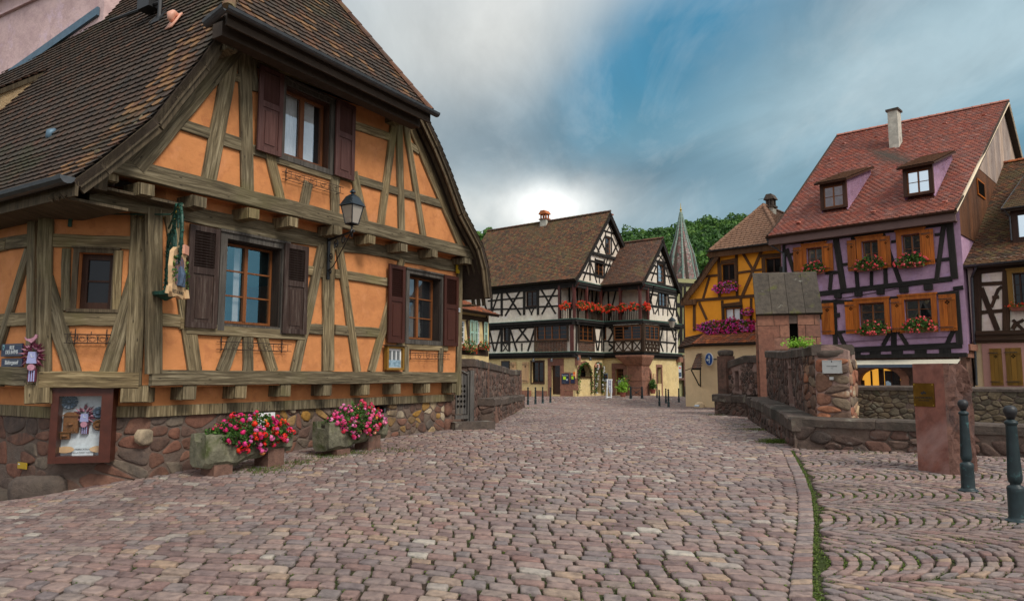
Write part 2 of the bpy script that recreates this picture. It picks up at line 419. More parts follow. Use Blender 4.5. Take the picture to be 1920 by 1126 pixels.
# ---------------------------------------------------------------- stones
def stone(mb, c4, mp, h, t, jit=.08, rim=-.03, r=.2, prof=((.97, .45), (.86, .88), (.6, 1))):
    """cell corners (a,b) x4 ccw -> rounded stone; mp(a,b,h) -> point"""
    P = []
    ca = sum(p[0] for p in c4)/4; cb = sum(p[1] for p in c4)/4
    for i in range(4):
        p, q, o = c4[i], c4[(i+1) % 4], c4[i-1]
        k1 = r*rnd.uniform(.6, 1.3); k2 = r*rnd.uniform(.6, 1.3)
        P.append((p[0]+(o[0]-p[0])*k1, p[1]+(o[1]-p[1])*k1)); P.append((p[0]+(q[0]-p[0])*k2, p[1]+(q[1]-p[1])*k2))
    P = [(x+(ca-x)*rnd.uniform(0, jit), y+(cb-y)*rnd.uniform(0, jit)) for x, y in P]
    ta = rnd.uniform(-.22, .22)*h; tb = rnd.uniform(-.22, .22)*h
    wa = max(1e-3, max(abs(p[0]-ca) for p in P)); wb = max(1e-3, max(abs(p[1]-cb) for p in P))
    rings = []
    for (s, hh) in ((1, rim), (prof[0][0], h*prof[0][1]), (prof[1][0], h*prof[1][1]), (prof[2][0], h*prof[2][1])):
        for (x, y) in P:
            dx, dy = (x-ca)*s, (y-cb)*s
            rings.append(mp(ca+dx, cb+dy, hh+(ta*dx/wa+tb*dy/wb if hh > 0 else 0)))
    fs = []
    for k in range(3):
        for i in range(8): fs.append((k*8+i, k*8+(i+1) % 8, (k+1)*8+(i+1) % 8, (k+1)*8+i))
    fs.append(tuple(range(24, 32)))
    mb.shape(rings, fs, t)
def rubble(mb, mp, a0, b0, a1, b1, rh=.22, sw=.35, h=.03, gap=.012, inside=None, tf=None, big=.15, jx=.35, skipp=.0, jit=.12, r=.24):
    """irregular coursed stonework over the rectangle"""
    b = b0
    nrows = max(1, round((b1-b0)/rh)); ys = [b0+(b1-b0)*k/nrows+(rnd.uniform(-.18, .18)*rh if 0 < k < nrows else 0) for k in range(nrows+1)]
    for k in range(nrows):
        a = a0-rnd.random()*sw*.5
        while a < a1:
            w = sw*rnd.uniform(1-jx, 1+jx)*(1.6 if rnd.random() < big else 1)
            lo, hi = ys[k], ys[k+1]
            parts = [(lo, hi)]
            if rnd.random() < .22: m = lo+(hi-lo)*rnd.uniform(.35, .65); parts = [(lo, m), (m, hi)]
            for (p, q) in parts:
                x0, x1 = max(a, a0)+gap, min(a+w, a1)-gap
                if x1-x0 < .05 or rnd.random() < skipp: continue
                j = min(.35*(q-p), .05)
                c4 = [(x0+rnd.uniform(-j, j)*.4, p+gap+rnd.uniform(0, j)), (x1+rnd.uniform(-j, j)*.4, p+gap+rnd.uniform(0, j)), (x1+rnd.uniform(-j, j)*.4, q-gap-rnd.uniform(0, j)), (x0+rnd.uniform(-j, j)*.4, q-gap-rnd.uniform(0, j))]
                cx = (x0+x1)/2; cy = (p+q)/2
                if inside and not inside(cx, cy, x0, p, x1, q): continue
                tt = tf(cx, cy) if tf else rnd.random()
                stone(mb, c4, mp, h*rnd.uniform(.6, 1.4), tt, jit, -.04, r)
            a += w
def fmap(f, off=0): return lambda a, b, h: f.P(a, b, off+h)
def clip(P, nx, ny, c):
    """keep the part of polygon P with nx*x+ny*y <= c"""
    out = []
    for i in range(len(P)):
        a, b = P[i], P[(i+1) % len(P)]; da = nx*a[0]+ny*a[1]-c; db = nx*b[0]+ny*b[1]-c
        if da <= 0: out.append(a)
        if (da < 0) != (db < 0) and abs(da-db) > 1e-12: k = da/(da-db); out.append((a[0]+(b[0]-a[0])*k, a[1]+(b[1]-a[1])*k))
    return out
def rubble2(mb, mp, a0, b0, a1, b1, cell=.2, asp=1.3, h=.03, gap=.01, inside=None, tf=None, drop=.25, jit=.38, skipp=.03, flat=.6):
    """random rubble: clipped voronoi cells, rounded; asp = width to height of the stones"""
    ca = cell*asp**.5; cb = cell/asp**.5; na = max(1, round((a1-a0)/ca)); nb = max(1, round((b1-b0)/cb)); ca = (a1-a0)/na; cb = (b1-b0)/nb
    pts = {}
    for j in range(nb):
        for i in range(na):
            if rnd.random() < drop: continue
            pts[(i, j)] = (a0+ca*(i+.5+rnd.uniform(-jit, jit)), b0+cb*(j+.5+rnd.uniform(-jit, jit)+.0))
    for (i, j), (x, y) in pts.items():
        if inside and not inside(x, y, x-ca*.5, y-cb*.5, x+ca*.5, y+cb*.5): continue
        if rnd.random() < skipp: continue
        P = [(max(a0, x-ca*2), max(b0, y-cb*2)), (min(a1, x+ca*2), max(b0, y-cb*2)), (min(a1, x+ca*2), min(b1, y+cb*2)), (max(a0, x-ca*2), min(b1, y+cb*2))]
        for dj in range(-3, 4):
            for di in range(-3, 4):
                q = pts.get((i+di, j+dj))
                if q is None or (di == 0 and dj == 0): continue
                nx, ny = (q[0]-x)/ca**2, (q[1]-y)/cb**2; l = math.hypot(nx, ny); mx, my = (q[0]+x)/2, (q[1]+y)/2
                nx /= l; ny /= l; P = clip(P, nx, ny, nx*mx+ny*my-gap)
                if len(P) < 3: break
            if len(P) < 3: break
        if len(P) < 3: continue
        cx = sum(p[0] for p in P)/len(P); cy = sum(p[1] for p in P)/len(P)
        for _ in range(2):
            Q = []
            for k in range(len(P)): a, b = P[k], P[(k+1) % len(P)]; Q += [(a[0]*.78+b[0]*.22, a[1]*.78+b[1]*.22), (a[0]*.22+b[0]*.78, a[1]*.22+b[1]*.78)]
            P = Q
            if len(P) > 9: break
        n = len(P); hh = h*rnd.uniform(.5, 1.5); t = tf(cx, cy) if tf else rnd.random(); ta = rnd.uniform(-.3, .3)*hh; tb = rnd.uniform(-.3, .3)*hh
        rings = []
        for (s, k) in ((1, None), (.97, .55), (.86, .95), (flat-.1, 1)):
            for (px, py) in P:
                dx, dy = (px-cx)*s, (py-cy)*s; rings.append(mp(cx+dx, cy+dy, -.04 if k is None else hh*k+ta*dx/ca*2+tb*dy/cb*2+rnd.uniform(-.2, .2)*hh))
        fs = []
        for k in range(3):
            for q in range(n): fs.append((k*n+q, k*n+(q+1) % n, (k+1)*n+(q+1) % n, (k+1)*n+q))
        fs.append(tuple(range(3*n, 4*n))); mb.shape(rings, fs, t)
MAT = {}
S = stuffmat
def wood(name, cols, sx=20, sy=1.3, rough=.85, bs=60, bstr=.6, blotch=None, knots=True, spec=.25, tintcols=None):
    """grain runs along V of the uv map (metres)"""
    m, nt, b, out = nodes(name); t = tint(nt)
    tw = N(nt, 'Math', operation='MULTIPLY', i_1=37.0); nt.links.new(t, tw.inputs[0])
    co = coords(nt, 'UV', (sx, sy, 1)); f = noise(nt, co, 1.0, 7, .68, .8, tw.outputs[0])
    f2 = noise(nt, coords(nt, 'UV', (3, .8, 1)), 1.0, 4, .6, .3, tw.outputs[0])
    k = len(cols); c = ramp(nt, f, [(.3+.4*i/max(1, k-1), cols[i]) for i in range(k)])
    c = mix(nt, .55, c, ramp(nt, f2, [(.3, 0.62), (.7, 1.25)]), 'MULTIPLY')
    if knots:
        cr = noise(nt, coords(nt, 'UV', (70, .9, 1)), 1.0, 3, .5, .3, tw.outputs[0])
        c = mix(nt, ramp(nt, cr, [(.62, 0.0), (.67, .8)]), c, tuple(x*.25 for x in cols[0]))
        w = N(nt, 'TexVoronoi', i_Scale=1.0); nt.links.new(coords(nt, 'UV', (9, 3.1, 1)), w.inputs['Vector'])
        c = mix(nt, ramp(nt, w.outputs['Distance'], [(.07, .8), (.12, 0.0)]), c, (.02, .014, .009))
    if blotch: c = mix(nt, ramp(nt, noise(nt, coords(nt), blotch[1], 5, .6), [(blotch[2], 0.0), (blotch[3], 1.0)]), c, blotch[0])
    if tintcols: c = mix(nt, .6, c, ramp(nt, t, [(i/max(1, len(tintcols)-1), tintcols[i]) for i in range(len(tintcols))]))
    c = mix(nt, 1.0, c, ramp(nt, t, [(0, (.72, .74, .78)), (.5, (1.0, 1.0, 1.0)), (1, (1.28, 1.22, 1.1))]), 'MULTIPLY')
    nt.links.new(c, b.inputs['Base Color']); b.inputs['Roughness'].default_value = rough; b.inputs['Specular IOR Level'].default_value = spec
    bump(nt, b, noise(nt, coords(nt, 'UV', (bs, 2.2, 1)), 1.0, 6, .7, .5, tw.outputs[0]), bstr, .012)
    MAT[name] = m; return m
wood('timber', [(.042, .032, .019), (.16, .122, .068), (.38, .31, .19)], blotch=((.15, .13, .05), .7, .55, .8))
wood('timber_dark', [(.04, .03, .018), (.095, .07, .042), (.15, .115, .07)])
wood('board_dark', [(.015, .01, .008), (.035, .024, .018), (.06, .042, .03)], knots=False)
wood('timber_black', [(.009, .008, .007), (.02, .017, .015), (.036, .031, .028)], knots=False, bstr=.3)
wood('timber_brown', [(.02, .012, .007), (.045, .026, .015), (.07, .042, .025)], knots=False, bstr=.3)
wood('timber_tan', [(.06, .028, .012), (.11, .052, .024), (.16, .08, .04)], knots=False, bstr=.3)
wood('shutter_old', [(.022, .012, .009), (.045, .026, .02), (.11, .085, .07)], sx=22, knots=False, rough=.6)
wood('shutter_red', [(.055, .022, .018), (.085, .036, .03), (.13, .065, .055)], sx=22, knots=False, rough=.6)
wood('shutter_maroon', [(.04, .013, .009), (.055, .018, .012), (.075, .026, .018)], sx=22, knots=False, rough=.5, bstr=.3)
wood('frame_orange', [(.13, .042, .012), (.20, .068, .02), (.26, .095, .03)], knots=False, rough=.45, bstr=.2)
wood('frame_grey', [(.035, .03, .025), (.075, .065, .055), (.14, .125, .105)], knots=False, rough=.8)
wood('frame_brown', [(.03, .012, .006), (.05, .02, .01), (.075, .032, .016)], knots=False, rough=.5, bstr=.2)
wood('shutter_orange', [(.24, .055, .006), (.38, .10, .011), (.5, .15, .018)], sx=14, knots=False, rough=.5, bstr=.25)
wood('shutter_ochre', [(.17, .085, .012), (.22, .115, .018), (.27, .145, .025)], sx=14, knots=False, rough=.6, bstr=.25)
wood('shutter_peach', [(.5, .3, .15), (.56, .35, .18), (.62, .4, .22)], sx=14, knots=False, rough=.6, bstr=.2)
wood('cladding', [(.24, .17, .13), (.36, .27, .22), (.5, .4, .34)], sx=5, knots=False, rough=.8)
wood('cladding_brown', [(.07, .028, .012), (.11, .045, .02), (.15, .065, .03)], sx=5, knots=False, rough=.7)
wood('gate_wood', [(.05, .045, .04), (.10, .09, .08), (.17, .155, .135)], knots=True)
wood('door_red', [(.10, .035, .014), (.16, .055, .02), (.2, .08, .03)], knots=False, rough=.45)
def plaster(name, c, d=.75, sc=1.2, stain=None, bstr=.35, rough=.9):
    st = [((c[0]*.62, c[1]*.58, c[2]*.6), 1.1, .5, .82), ((c[0]*.8, c[1]*.76, c[2]*.8), 4.5, .5, .7), ((min(1, c[0]*1.12), c[1]*1.2, c[2]*1.5), 2.3, .55, .8)] if stain is None else stain
    MAT[name] = S(name, [tuple(x*d for x in c), c, tuple(min(1, x*1.13) for x in c)], scale=sc, blotch=st, bscale=6, bstr=bstr*1.8, bdist=.03, rough=rough, spec=.15)
plaster('plaster_orange', (.57, .232, .086), .78)
plaster('plaster_bright', (.92, .36, .035), .9, stain=[((.7, .3, .05), .6, .55, .8)])
plaster('plaster_cream', (.68, .55, .38), .88)
plaster('plaster_white', (.72, .63, .51), .9)
plaster('plaster_yellow', (.68, .52, .25), .88)
plaster('plaster_peach', (.76, .56, .33), .9, stain=[((.62, .42, .24), .5, .55, .8)])
plaster('plaster_purple', (.42, .26, .36), .88)
plaster('plaster_pink', (.62, .44, .42), .93)
plaster('plaster_green', (.34, .33, .17), .9)
plaster('mortar', (.135, .095, .075), .75, 6, stain=[((.14, .12, .1), 2, .5, .8)], bstr=.9)
plaster('mortar_pale', (.30, .195, .16), .75, 6, stain=[((.2, .15, .13), 2, .5, .8)], bstr=.9)
def stonemat(name, tc, bl=None, bscale=18, bstr=.8, rough=.9, sc=7, ct=.2):
    MAT[name] = S(name, [(.5-ct,)*3, (.5, .5, .5), (.5+ct*.9, .5+ct*.8, .5+ct*.6)], scale=sc, tintcols=tc, tintmix=1, tval=1, blotch=bl, bscale=bscale, bstr=bstr, bdist=.03, rough=rough, spec=.2, detail=8)
lich = ((.2, .19, .14), 1.6, .6, .72); dirt = ((.045, .038, .032), 1.1, .52, .72); grn = ((.08, .085, .03), 1.3, .6, .74)
stonemat('stone_base', [(.085, .062, .05), (.15, .075, .052), (.13, .1, .075), (.18, .082, .056), (.16, .125, .095), (.12, .065, .05), (.10, .085, .07), (.32, .17, .04), (.38, .31, .22)], bl=[((.06, .05, .045), .9, .56, .75)])
stonemat('stone_parapet', [(.075, .052, .043), (.11, .07, .055), (.15, .08, .06), (.065, .05, .043), (.2, .13, .10)], bl=[dirt, ((.2, .17, .15), 4, .6, .7)])
stonemat('stone_pillar', [(.12, .085, .065), (.36, .15, .08), (.19, .1, .07), (.3, .12, .07), (.12, .09, .07), (.42, .3, .17), (.22, .11, .08)], bl=[((.4, .33, .24), 3, .62, .7)])
stonemat('stone_river', [(.11, .08, .05), (.16, .12, .075), (.08, .065, .045), (.2, .16, .11)], bl=[grn, lich])
stonemat('sandstone', [(.24, .11, .075), (.33, .16, .105), (.19, .085, .06), (.27, .14, .1)], bl=[((.14, .085, .065), 1.4, .56, .75)], bscale=26, bstr=.5)
stonemat('sandstone_dark', [(.15, .085, .062), (.19, .105, .078)], bl=[dirt, lich], bscale=20)
stonemat('coping', [(.085, .066, .054), (.11, .083, .068)], bl=[((.28, .26, .2), 1.2, .58, .72), ((.05, .045, .035), .9, .5, .7)], bscale=16)
stonemat('shrine_roof', [(.06, .05, .04), (.085, .07, .055), (.05, .042, .035)], bl=[((.3, .29, .23), 2.6, .68, .74), ((.1, .1, .03), 1.5, .58, .7)], bscale=16)
stonemat('trough_stone', [(.15, .14, .095), (.2, .19, .13)], bl=[((.07, .08, .03), 3.2, .48, .66), ((.04, .035, .025), 1.7, .52, .68)], bscale=14, bstr=1)
stonemat('monolith', [(.21, .085, .062), (.24, .105, .08)], bl=[((.36, .22, .19), .9, .48, .7)], bscale=50, bstr=.2)
stonemat('monolith_rough', [(.10, .052, .04), (.13, .066, .05)], bl=[((.07, .045, .04), 3.1, .5, .68)], bscale=9, bstr=1)
stonemat('setts', [(.175, .118, .108), (.235, .165, .148), (.285, .205, .178), (.2, .163, .158), (.25, .15, .128), (.30, .225, .195), (.215, .18, .17), (.34, .235, .165), (.32, .27, .235), (.42, .38, .32)],
         bl=[((.12, .085, .08), .35, .5, .8)], bscale=38, bstr=.7, rough=.58, sc=13, ct=.24)
stonemat('tile_old', [(.045, .032, .024), (.07, .048, .034), (.06, .048, .038), (.085, .052, .036), (.042, .036, .03), (.11, .056, .035), (.22, .12, .055)], bl=[((.05, .055, .028), .5, .54, .74), ((.19, .15, .03), 1.9, .7, .78)], bscale=30, bstr=.4, rough=.8)
stonemat('tile_moss', [(.08, .045, .03), (.14, .065, .035), (.1, .075, .045), (.19, .08, .04), (.06, .045, .035), (.17, .12, .05)], bl=[((.115, .088, .04), .45, .52, .74), ((.04, .03, .025), .6, .55, .75)], bscale=30, bstr=.4, rough=.85)
stonemat('tile_brown', [(.085, .045, .033), (.12, .065, .045), (.10, .07, .055), (.16, .075, .045), (.065, .045, .035)], bl=[((.16, .13, .06), .6, .56, .72)], bscale=30, bstr=.4, rough=.85)
stonemat('tile_red', [(.36, .125, .09), (.28, .12, .09), (.42, .15, .10), (.32, .105, .08), (.24, .125, .105), (.40, .19, .15)], bl=[((.25, .13, .11), .7, .52, .8)], bscale=30, bstr=.3, rough=.55)
stonemat('tile_tan', [(.17, .09, .055), (.2, .11, .068), (.185, .10, .06)], bscale=30, bstr=.3, rough=.75)
stonemat('tile_orange', [(.34, .095, .035), (.22, .08, .045), (.42, .13, .045), (.17, .09, .06), (.3, .08, .035)], bl=[((.12, .07, .045), 1.5, .55, .7)], bscale=30, bstr=.3, rough=.8)
stonemat('tile_glazed', [(.05, .10, .075), (.13, .07, .06), (.16, .1, .085), (.24, .2, .17), (.11, .06, .055), (.2, .085, .075), (.06, .11, .085)], bscale=30, bstr=.2, rough=.4)
def plain(name, c, rough=.6, metallic=0, spec=.4, var=.25, bstr=.1, sc=8):
    MAT[name] = S(name, [tuple(x*(1-var) for x in c), c, tuple(x*(1+var) for x in c)], scale=sc, rough=rough, metallic=metallic, spec=spec, bstr=bstr, bscale=30, bdist=.004)
plain('dark', (.008, .007, .006), 1, spec=0)
plain('iron', (.012, .012, .013), .5, spec=.5)
plain('iron_rust', (.03, .02, .015), .8)
plain('zinc', (.085, .09, .095), .45, .6)
plain('zinc_blue', (.09, .15, .2), .5, .4)
plain('copper_green', (.12, .26, .2), .7)
plain('soffit', (.045, .03, .02), .9)
plain('curtain', (.8, .82, .82), .95, var=.1)
plain('white_paint', (.72, .72, .70), .5, var=.06)
plain('paper', (.55, .6, .62), .8, var=.15, sc=20)
plain('navy', (.012, .02, .06), .35, var=.15)
plain('sign_blue', (.015, .07, .26), .35, var=.1)
plain('sign_lime', (.55, .85, .03), .7, var=.05)
plain('sign_orange', (.85, .18, .03), .7, var=.05)
plain('brass', (.24, .16, .035), .28, .9, var=.4, sc=5)
plain('plate_metal', (.42, .42, .4), .4, .5, var=.1)
plain('text_dark', (.02, .02, .02), .7)
plain('text_mid', (.12, .13, .13), .7)
plain('text_white', (.68, .72, .7), .6, var=.05)
plain('gold', (.5, .35, .06), .4, .5, var=.3, sc=30)
plain('shutter_green', (.38, .56, .46), .5, var=.1)
plain('sign_cream', (.58, .38, .2), .7, var=.2)
plain('copper_pink', (.65, .32, .22), .45, var=.1)
plain('pink_paint', (.42, .2, .26), .6, var=.3, sc=30)
plain('magenta_dark', (.11, .018, .04), .6, var=.4, sc=30)
plain('lilac', (.3, .32, .52), .6, var=.15)
plain('slate_blue', (.05, .08, .13), .5, var=.4, sc=20)
plain('yellow_plate', (.42, .27, .01), .5, var=.1)
plain('wood_toy', (.17, .07, .02), .6, var=.4, sc=40)
plain('case_red', (.065, .017, .009), .4, var=.3)
plain('terracotta', (.26, .08, .05), .7)
plain('soil', (.03, .022, .015), 1)
plain('awning', (.5, .46, .36), .8, var=.1)
plain('awning_trim', (.07, .09, .12), .8, var=.1)
plain('car_white', (.55, .62, .68), .25, var=.05, bstr=0)
plain('chimney_render', (.45, .43, .36), .9, var=.35, sc=4, bstr=.4)
plain('red_wood', (.09, .022, .016), .6, var=.3)
plain('mint', (.2, .38, .42), .7, var=.1)
MAT['bollard'] = S('bollard', [(.006, .014, .016), (.011, .022, .024), (.018, .036, .04)], scale=6, rough=.45, spec=.4, blotch=[((.05, .13, .13), 9, .58, .7), ((.1, .14, .12), 3.3, .66, .74)], bscale=25, bstr=.25)
plain('lantern_paint', (.012, .022, .03), .4, spec=.5)
MAT['glass'] = glassmat('glass', (.012, .014, .016), .28)
MAT['glass_sky'] = glassmat('glass_sky', (.06, .1, .13), .75, tintc=(.85, .95, 1))
MAT['glass_clear'] = glassmat('glass_clear', refl=.3, clear=True)
MAT['glass_dull'] = glassmat('glass_dull', (.01, .009, .008), .015)
MAT['glass_dull'].node_tree.nodes['Principled BSDF'].inputs['Specular IOR Level'].default_value = .12
MAT['glass_sky_tint'] = glassmat('glass_sky_tint', refl=.4, clear=True, tintc=(.22, .46, .56))  # blue of a reflected sky is painted into the gloss tint
MAT['glass_warm'] = lampmat('glass_warm', (.9, .42, .05), .55)
MAT['lamp_glass'] = glassmat('lamp_glass', (.42, .36, .3), .25)
def leafmat(name, stops, rough=.6, sss=0):
    m, nt, b, out = nodes(name); c = ramp(nt, tint(nt), [(i/(len(stops)-1), stops[i]) for i in range(len(stops))])
    nt.links.new(c, b.inputs['Base Color']); b.inputs['Roughness'].default_value = rough; b.inputs['Specular IOR Level'].default_value = .3
    tr = N(nt, 'BsdfTranslucent'); nt.links.new(c, tr.inputs[0]); ad = N(nt, 'MixShader', i_0=.3)
    nt.links.new(b.outputs[0], ad.inputs[1]); nt.links.new(tr.outputs[0], ad.inputs[2]); nt.links.new(ad.outputs[0], out.inputs[0]); MAT[name] = m
leafmat('leaf', [(.02, .05, .01), (.045, .11, .018), (.075, .17, .03), (.11, .22, .04)])
leafmat('leaf_lime', [(.13, .28, .02), (.2, .4, .03), (.3, .5, .05)])
leafmat('leaf_forest', [(.018, .05, .013), (.035, .09, .018), (.055, .135, .024), (.09, .185, .03), (.14, .24, .04)])
leafmat('leaf_dry', [(.09, .08, .02), (.16, .12, .03), (.2, .08, .03), (.06, .09, .02)])
leafmat('moss', [(.05, .085, .012), (.09, .13, .018), (.14, .19, .03), (.035, .05, .015)])
leafmat('petal_mixed', [(.75, .02, .012), (.85, .05, .015), (.8, .025, .2), (.85, .07, .34), (.9, .22, .5), (.35, .02, .2), (.85, .4, .03)])
leafmat('petal_pink', [(.7, .02, .06), (.8, .05, .28), (.88, .16, .45), (.65, .02, .04), (.88, .3, .6), (.8, .35, .06)])
leafmat('petal_red', [(.8, .02, .01), (.88, .06, .02), (.85, .12, .04), (.7, .01, .01)])
leafmat('petal_coral', [(.85, .08, .1), (.9, .16, .18), (.8, .05, .07), (.92, .28, .28)])
leafmat('petal_purple', [(.75, .03, .12), (.8, .05, .4), (.6, .16, .62), (.8, .02, .05), (.72, .26, .6)])
# ---------------------------------------------------------------- plants
def leafcloud(mb, pts, size, up=.3, t=None, n=1, cup=.3):
    for p in pts:
        for _ in range(n):
            s = size*rnd.uniform(.6, 1.3); d = V((rnd.gauss(0, 1), rnd.gauss(0, 1), rnd.gauss(0, 1)+up)).normalized()
            a = d.cross(V((rnd.gauss(0, 1), rnd.gauss(0, 1), rnd.gauss(0, 1)))).normalized(); c = d.cross(a)
            q = V(p)+V((rnd.uniform(-1, 1), rnd.uniform(-1, 1), rnd.uniform(-1, 1)))*size*.5
            tt = rnd.random() if t is None else t
            mb.shape([q-a*s*.5, q-c*s*.35-d*s*cup*.1, q+a*s*.5, q+c*s*.35-d*s*cup*.1], [(0, 1, 2, 3)], tt)
def blossom(mb, p, r, t, k=9, dirv=None):
    dirv = dirv or V((0, 0, 1))
    for _ in range(k):
        d = (V((rnd.gauss(0, 1), rnd.gauss(0, 1), rnd.gauss(0, 1))).normalized()+dirv*.5).normalized()
        q = V(p)+d*r*.7; a = d.orthogonal().normalized(); g = rnd.random()*6.3; a = a*math.cos(g)+d.cross(a)*math.sin(g); c = d.cross(a); s = r*.55
        mb.shape([q-a*s, q-c*s, q+a*s, q+c*s, q+d*s*.25], [(0, 1, 4), (1, 2, 4), (2, 3, 4), (3, 0, 4)], t)
def flowers(par, c, X, D, hgt, n_leaf, n_bl, br, lsize, petal, hang=.5, stones=None, seed=0, leaf='leaf'):
    """mound: c centre, X half-length vector, D half-depth vector (outward), height; hang = how far it spills below"""
    st = rnd.getstate(); rnd.seed(seed or 5)
    c = V(c); X = V(X); D = V(D); mb = MB(); mf = MB()
    def pt(s=1):
        while True:
            a, b, e = rnd.uniform(-1, 1), rnd.uniform(-1, 1), rnd.uniform(-hang, 1)
            q = a*a*.8+b*b+(e*e if e > 0 else (e/max(.01, hang))**2*.9)
            if q < 1: break
        if s > 0: k = (max(.3, q)**-.5)*rnd.uniform(.8, 1.04); a *= k; b *= k; e *= k
        lump = 1+.18*math.sin(a*9+seed)+.12*math.sin(a*17+b*5+seed)
        if e < 0: b = max(b, .1); b = b*.6+.5
        return c+X*a+D*b+V((0, 0, hgt*e*lump))
    leafcloud(mb, [pt(1 if rnd.random() < .75 else 0) for _ in range(n_leaf)], lsize, up=.6)
    K = [(rnd.uniform(-1, 1), rnd.random()) for _ in range(9)]
    for _ in range(n_bl):
        p = pt(1); a = (p-c).dot(X)/X.length_squared
        tt = min(K, key=lambda k: abs(k[0]-a))[1] if rnd.random() < .55 else rnd.random()
        o = (p-c).normalized(); blossom(mf, p+o*lsize*.6+D.normalized()*lsize*.2, br*rnd.uniform(.6, 1.25), min(.999, max(0, tt+rnd.uniform(-.06, .06))), 9, (o+D.normalized()*.5).normalized())
    a = mb.build('foliage', MAT[leaf], par); b = mf.build('blossom', MAT[petal], par); rnd.setstate(st); return a, b
def text(par, s, f, u, z, off, size, mat, name='lettering', align='CENTER', bold=0, ext=.002):
    cu = bpy.data.curves.new('lettering', 'FONT'); cu.body = s; cu.size = size; cu.align_x = align; cu.align_y = 'CENTER'; cu.extrude = ext; cu.offset = bold; cu.resolution_u = 3
    o = bpy.data.objects.new('tmp_text', cu); COL.objects.link(o)
    dg = bpy.context.evaluated_depsgraph_get(); me = bpy.data.meshes.new_from_object(o.evaluated_get(dg)); bpy.data.objects.remove(o)
    p = f.P(u, z, off); M4 = Matrix((f.U, V((0, 0, 1)), f.N)).transposed().to_4x4(); M4.translation = p-(ORG[par.name] if par else V((0, 0, 0)))
    me.transform(M4); me.materials.clear(); me.materials.append(mat)
    ob = bpy.data.objects.new(name, me); COL.objects.link(ob)
    if par: ob.parent = par
    ORG[ob.name] = ORG[par.name] if par else V((0, 0, 0))
    return ob
# ================================================================ facades of the near house (shared by the ground heights)
HC = F(-5.56, 11.2, 31.5)                                   # street front
CA = R(31.5)
c45 = V((-5.56, 11.2, 0))-V((math.sin(R(76.5)), math.cos(R(76.5)), 0))*1.666
HB = F(c45.x, c45.y, 76.5)                                  # chamfered corner, u from 0 to 1.666
HA = F(c45.x, c45.y, 121.5)                                 # side front, u negative to the left
HBC = HC.shifted(-.3); HBB = HB.shifted(-.3); HBA = HA.shifted(-.3)
PR = F(7.5, 26.6, 188.2)                                    # right parapet bench, street side (faces left)
PL = F(-.6, 21, 6)
GP = []
for f, L in ((HBC, [(300, 882), (420, 868), (520, 850), (600, 836), (700, 822), (780, 812), (850, 803)]), (HBB, [(110, 925), (180, 912), (240, 896)]), (HBA, [(10, 952), (45, 940)])):
    for (x, y) in L: p = f.px(x, y); GP.append((p.x, p.y, p.z))
for (x, y, Y) in [(922, 797, 21), (982, 766, 30.5), (1337, 777, 26.2), (1482, 841, 14.4), (1400, 800, 20.5), (990, 759, 42), (1032, 755, 46), (1236, 762, 41), (1253, 764, 40), (1078, 743, 50), (1200, 742, 51), (1290, 762, 38), (920, 742, 55),
                  (1705, 853, 12.9), (1890, 866, 11.6), (1816, 921, 9.17), (1908, 978, 7.25), (1130, 770, 32), (1270, 744, 56)]:
    p = at_depth(x, y, Y); GP.append((p.x, p.y, p.z))
GP += [(0, 4, 0), (3, 5, 0), (-3, 5, -.02), (0, 10, 0), (3, 12, 0), (6, 8, 0), (0, 16, .02), (3.5, 20, .03), (0, -6, 0), (9, 0, 0), (-6, 2, -.05), (-9, 8, -.25), (0, 80, 0), (40, 60, 0), (-40, 60, 0), (15, 5, 0)]
GA = np.array(GP)
def g(x, y):
    d2 = (GA[:, 0]-x)**2+(GA[:, 1]-y)**2; w = 1/(d2+.6)**1.6
    return float((w*GA[:, 2]).sum()/w.sum())
_gc = {}
def gq(x, y):
    """bilinear cache of g on a 0.5 m grid"""
    i, j = math.floor(x*2), math.floor(y*2); a, b = x*2-i, y*2-j; r = 0
    for di, dj, w in ((0, 0, (1-a)*(1-b)), (1, 0, a*(1-b)), (0, 1, (1-a)*b), (1, 1, a*b)):
        k = (i+di, j+dj)
        if k not in _gc: _gc[k] = g(k[0]/2, k[1]/2)
        r += w*_gc[k]
    return r
def on_ground(px, py):
    """where a pixel's ray meets the paving"""
    z = 0
    for _ in range(12): p = at_z(px, py, z); z = g(p.x, p.y)
    return at_z(px, py, z)
# ---------------------------------------------------------------- road: bedding sheet plus setts
JM = S('joint_bed', [(.022, .016, .012), (.05, .035, .027), (.08, .06, .045)], scale=9, rough=1, bscale=60, bstr=1, spec=.1,
       blotch=[((.04, .055, .016), .55, .5, .64), ((.06, .09, .02), 5.5, .56, .68)])
xs = [-90, -50, -25, -14]+[-11+i*.75 for i in range(40)]+[22, 32, 50, 90]; ys = [-12, -4, 0]+[2+i*.75 for i in range(84)]+[70, 85, 110]
mb = MB(); nx = len(xs)
mb.v = [(x, y, gq(x, y)-.012) for y in ys for x in xs]
for j in range(len(ys)-1):
    for i in range(nx-1): k = j*nx+i; mb.f.append((k, k+1, k+nx+1, k+nx)); mb.uv.append(None); mb.t.append(.5); mb.m.append(0)
struct(mb.build('ground', JM, smooth=True))
mb = MB(); mb.poly([(-900, -300, -6), (900, -300, -6), (900, 1500, -6), (-900, 1500, -6)])
plain('earth', (.08, .075, .05), 1); struct(mb.build('terrain', MAT['earth']))
def inside_poly(x, y, P):
    c = False; j = len(P)-1
    for i in range(len(P)):
        if (P[i][1] > y) != (P[j][1] > y) and x < (P[j][0]-P[i][0])*(y-P[i][1])/(P[j][1]-P[i][1])+P[i][0]: c = not c
        j = i
    return c
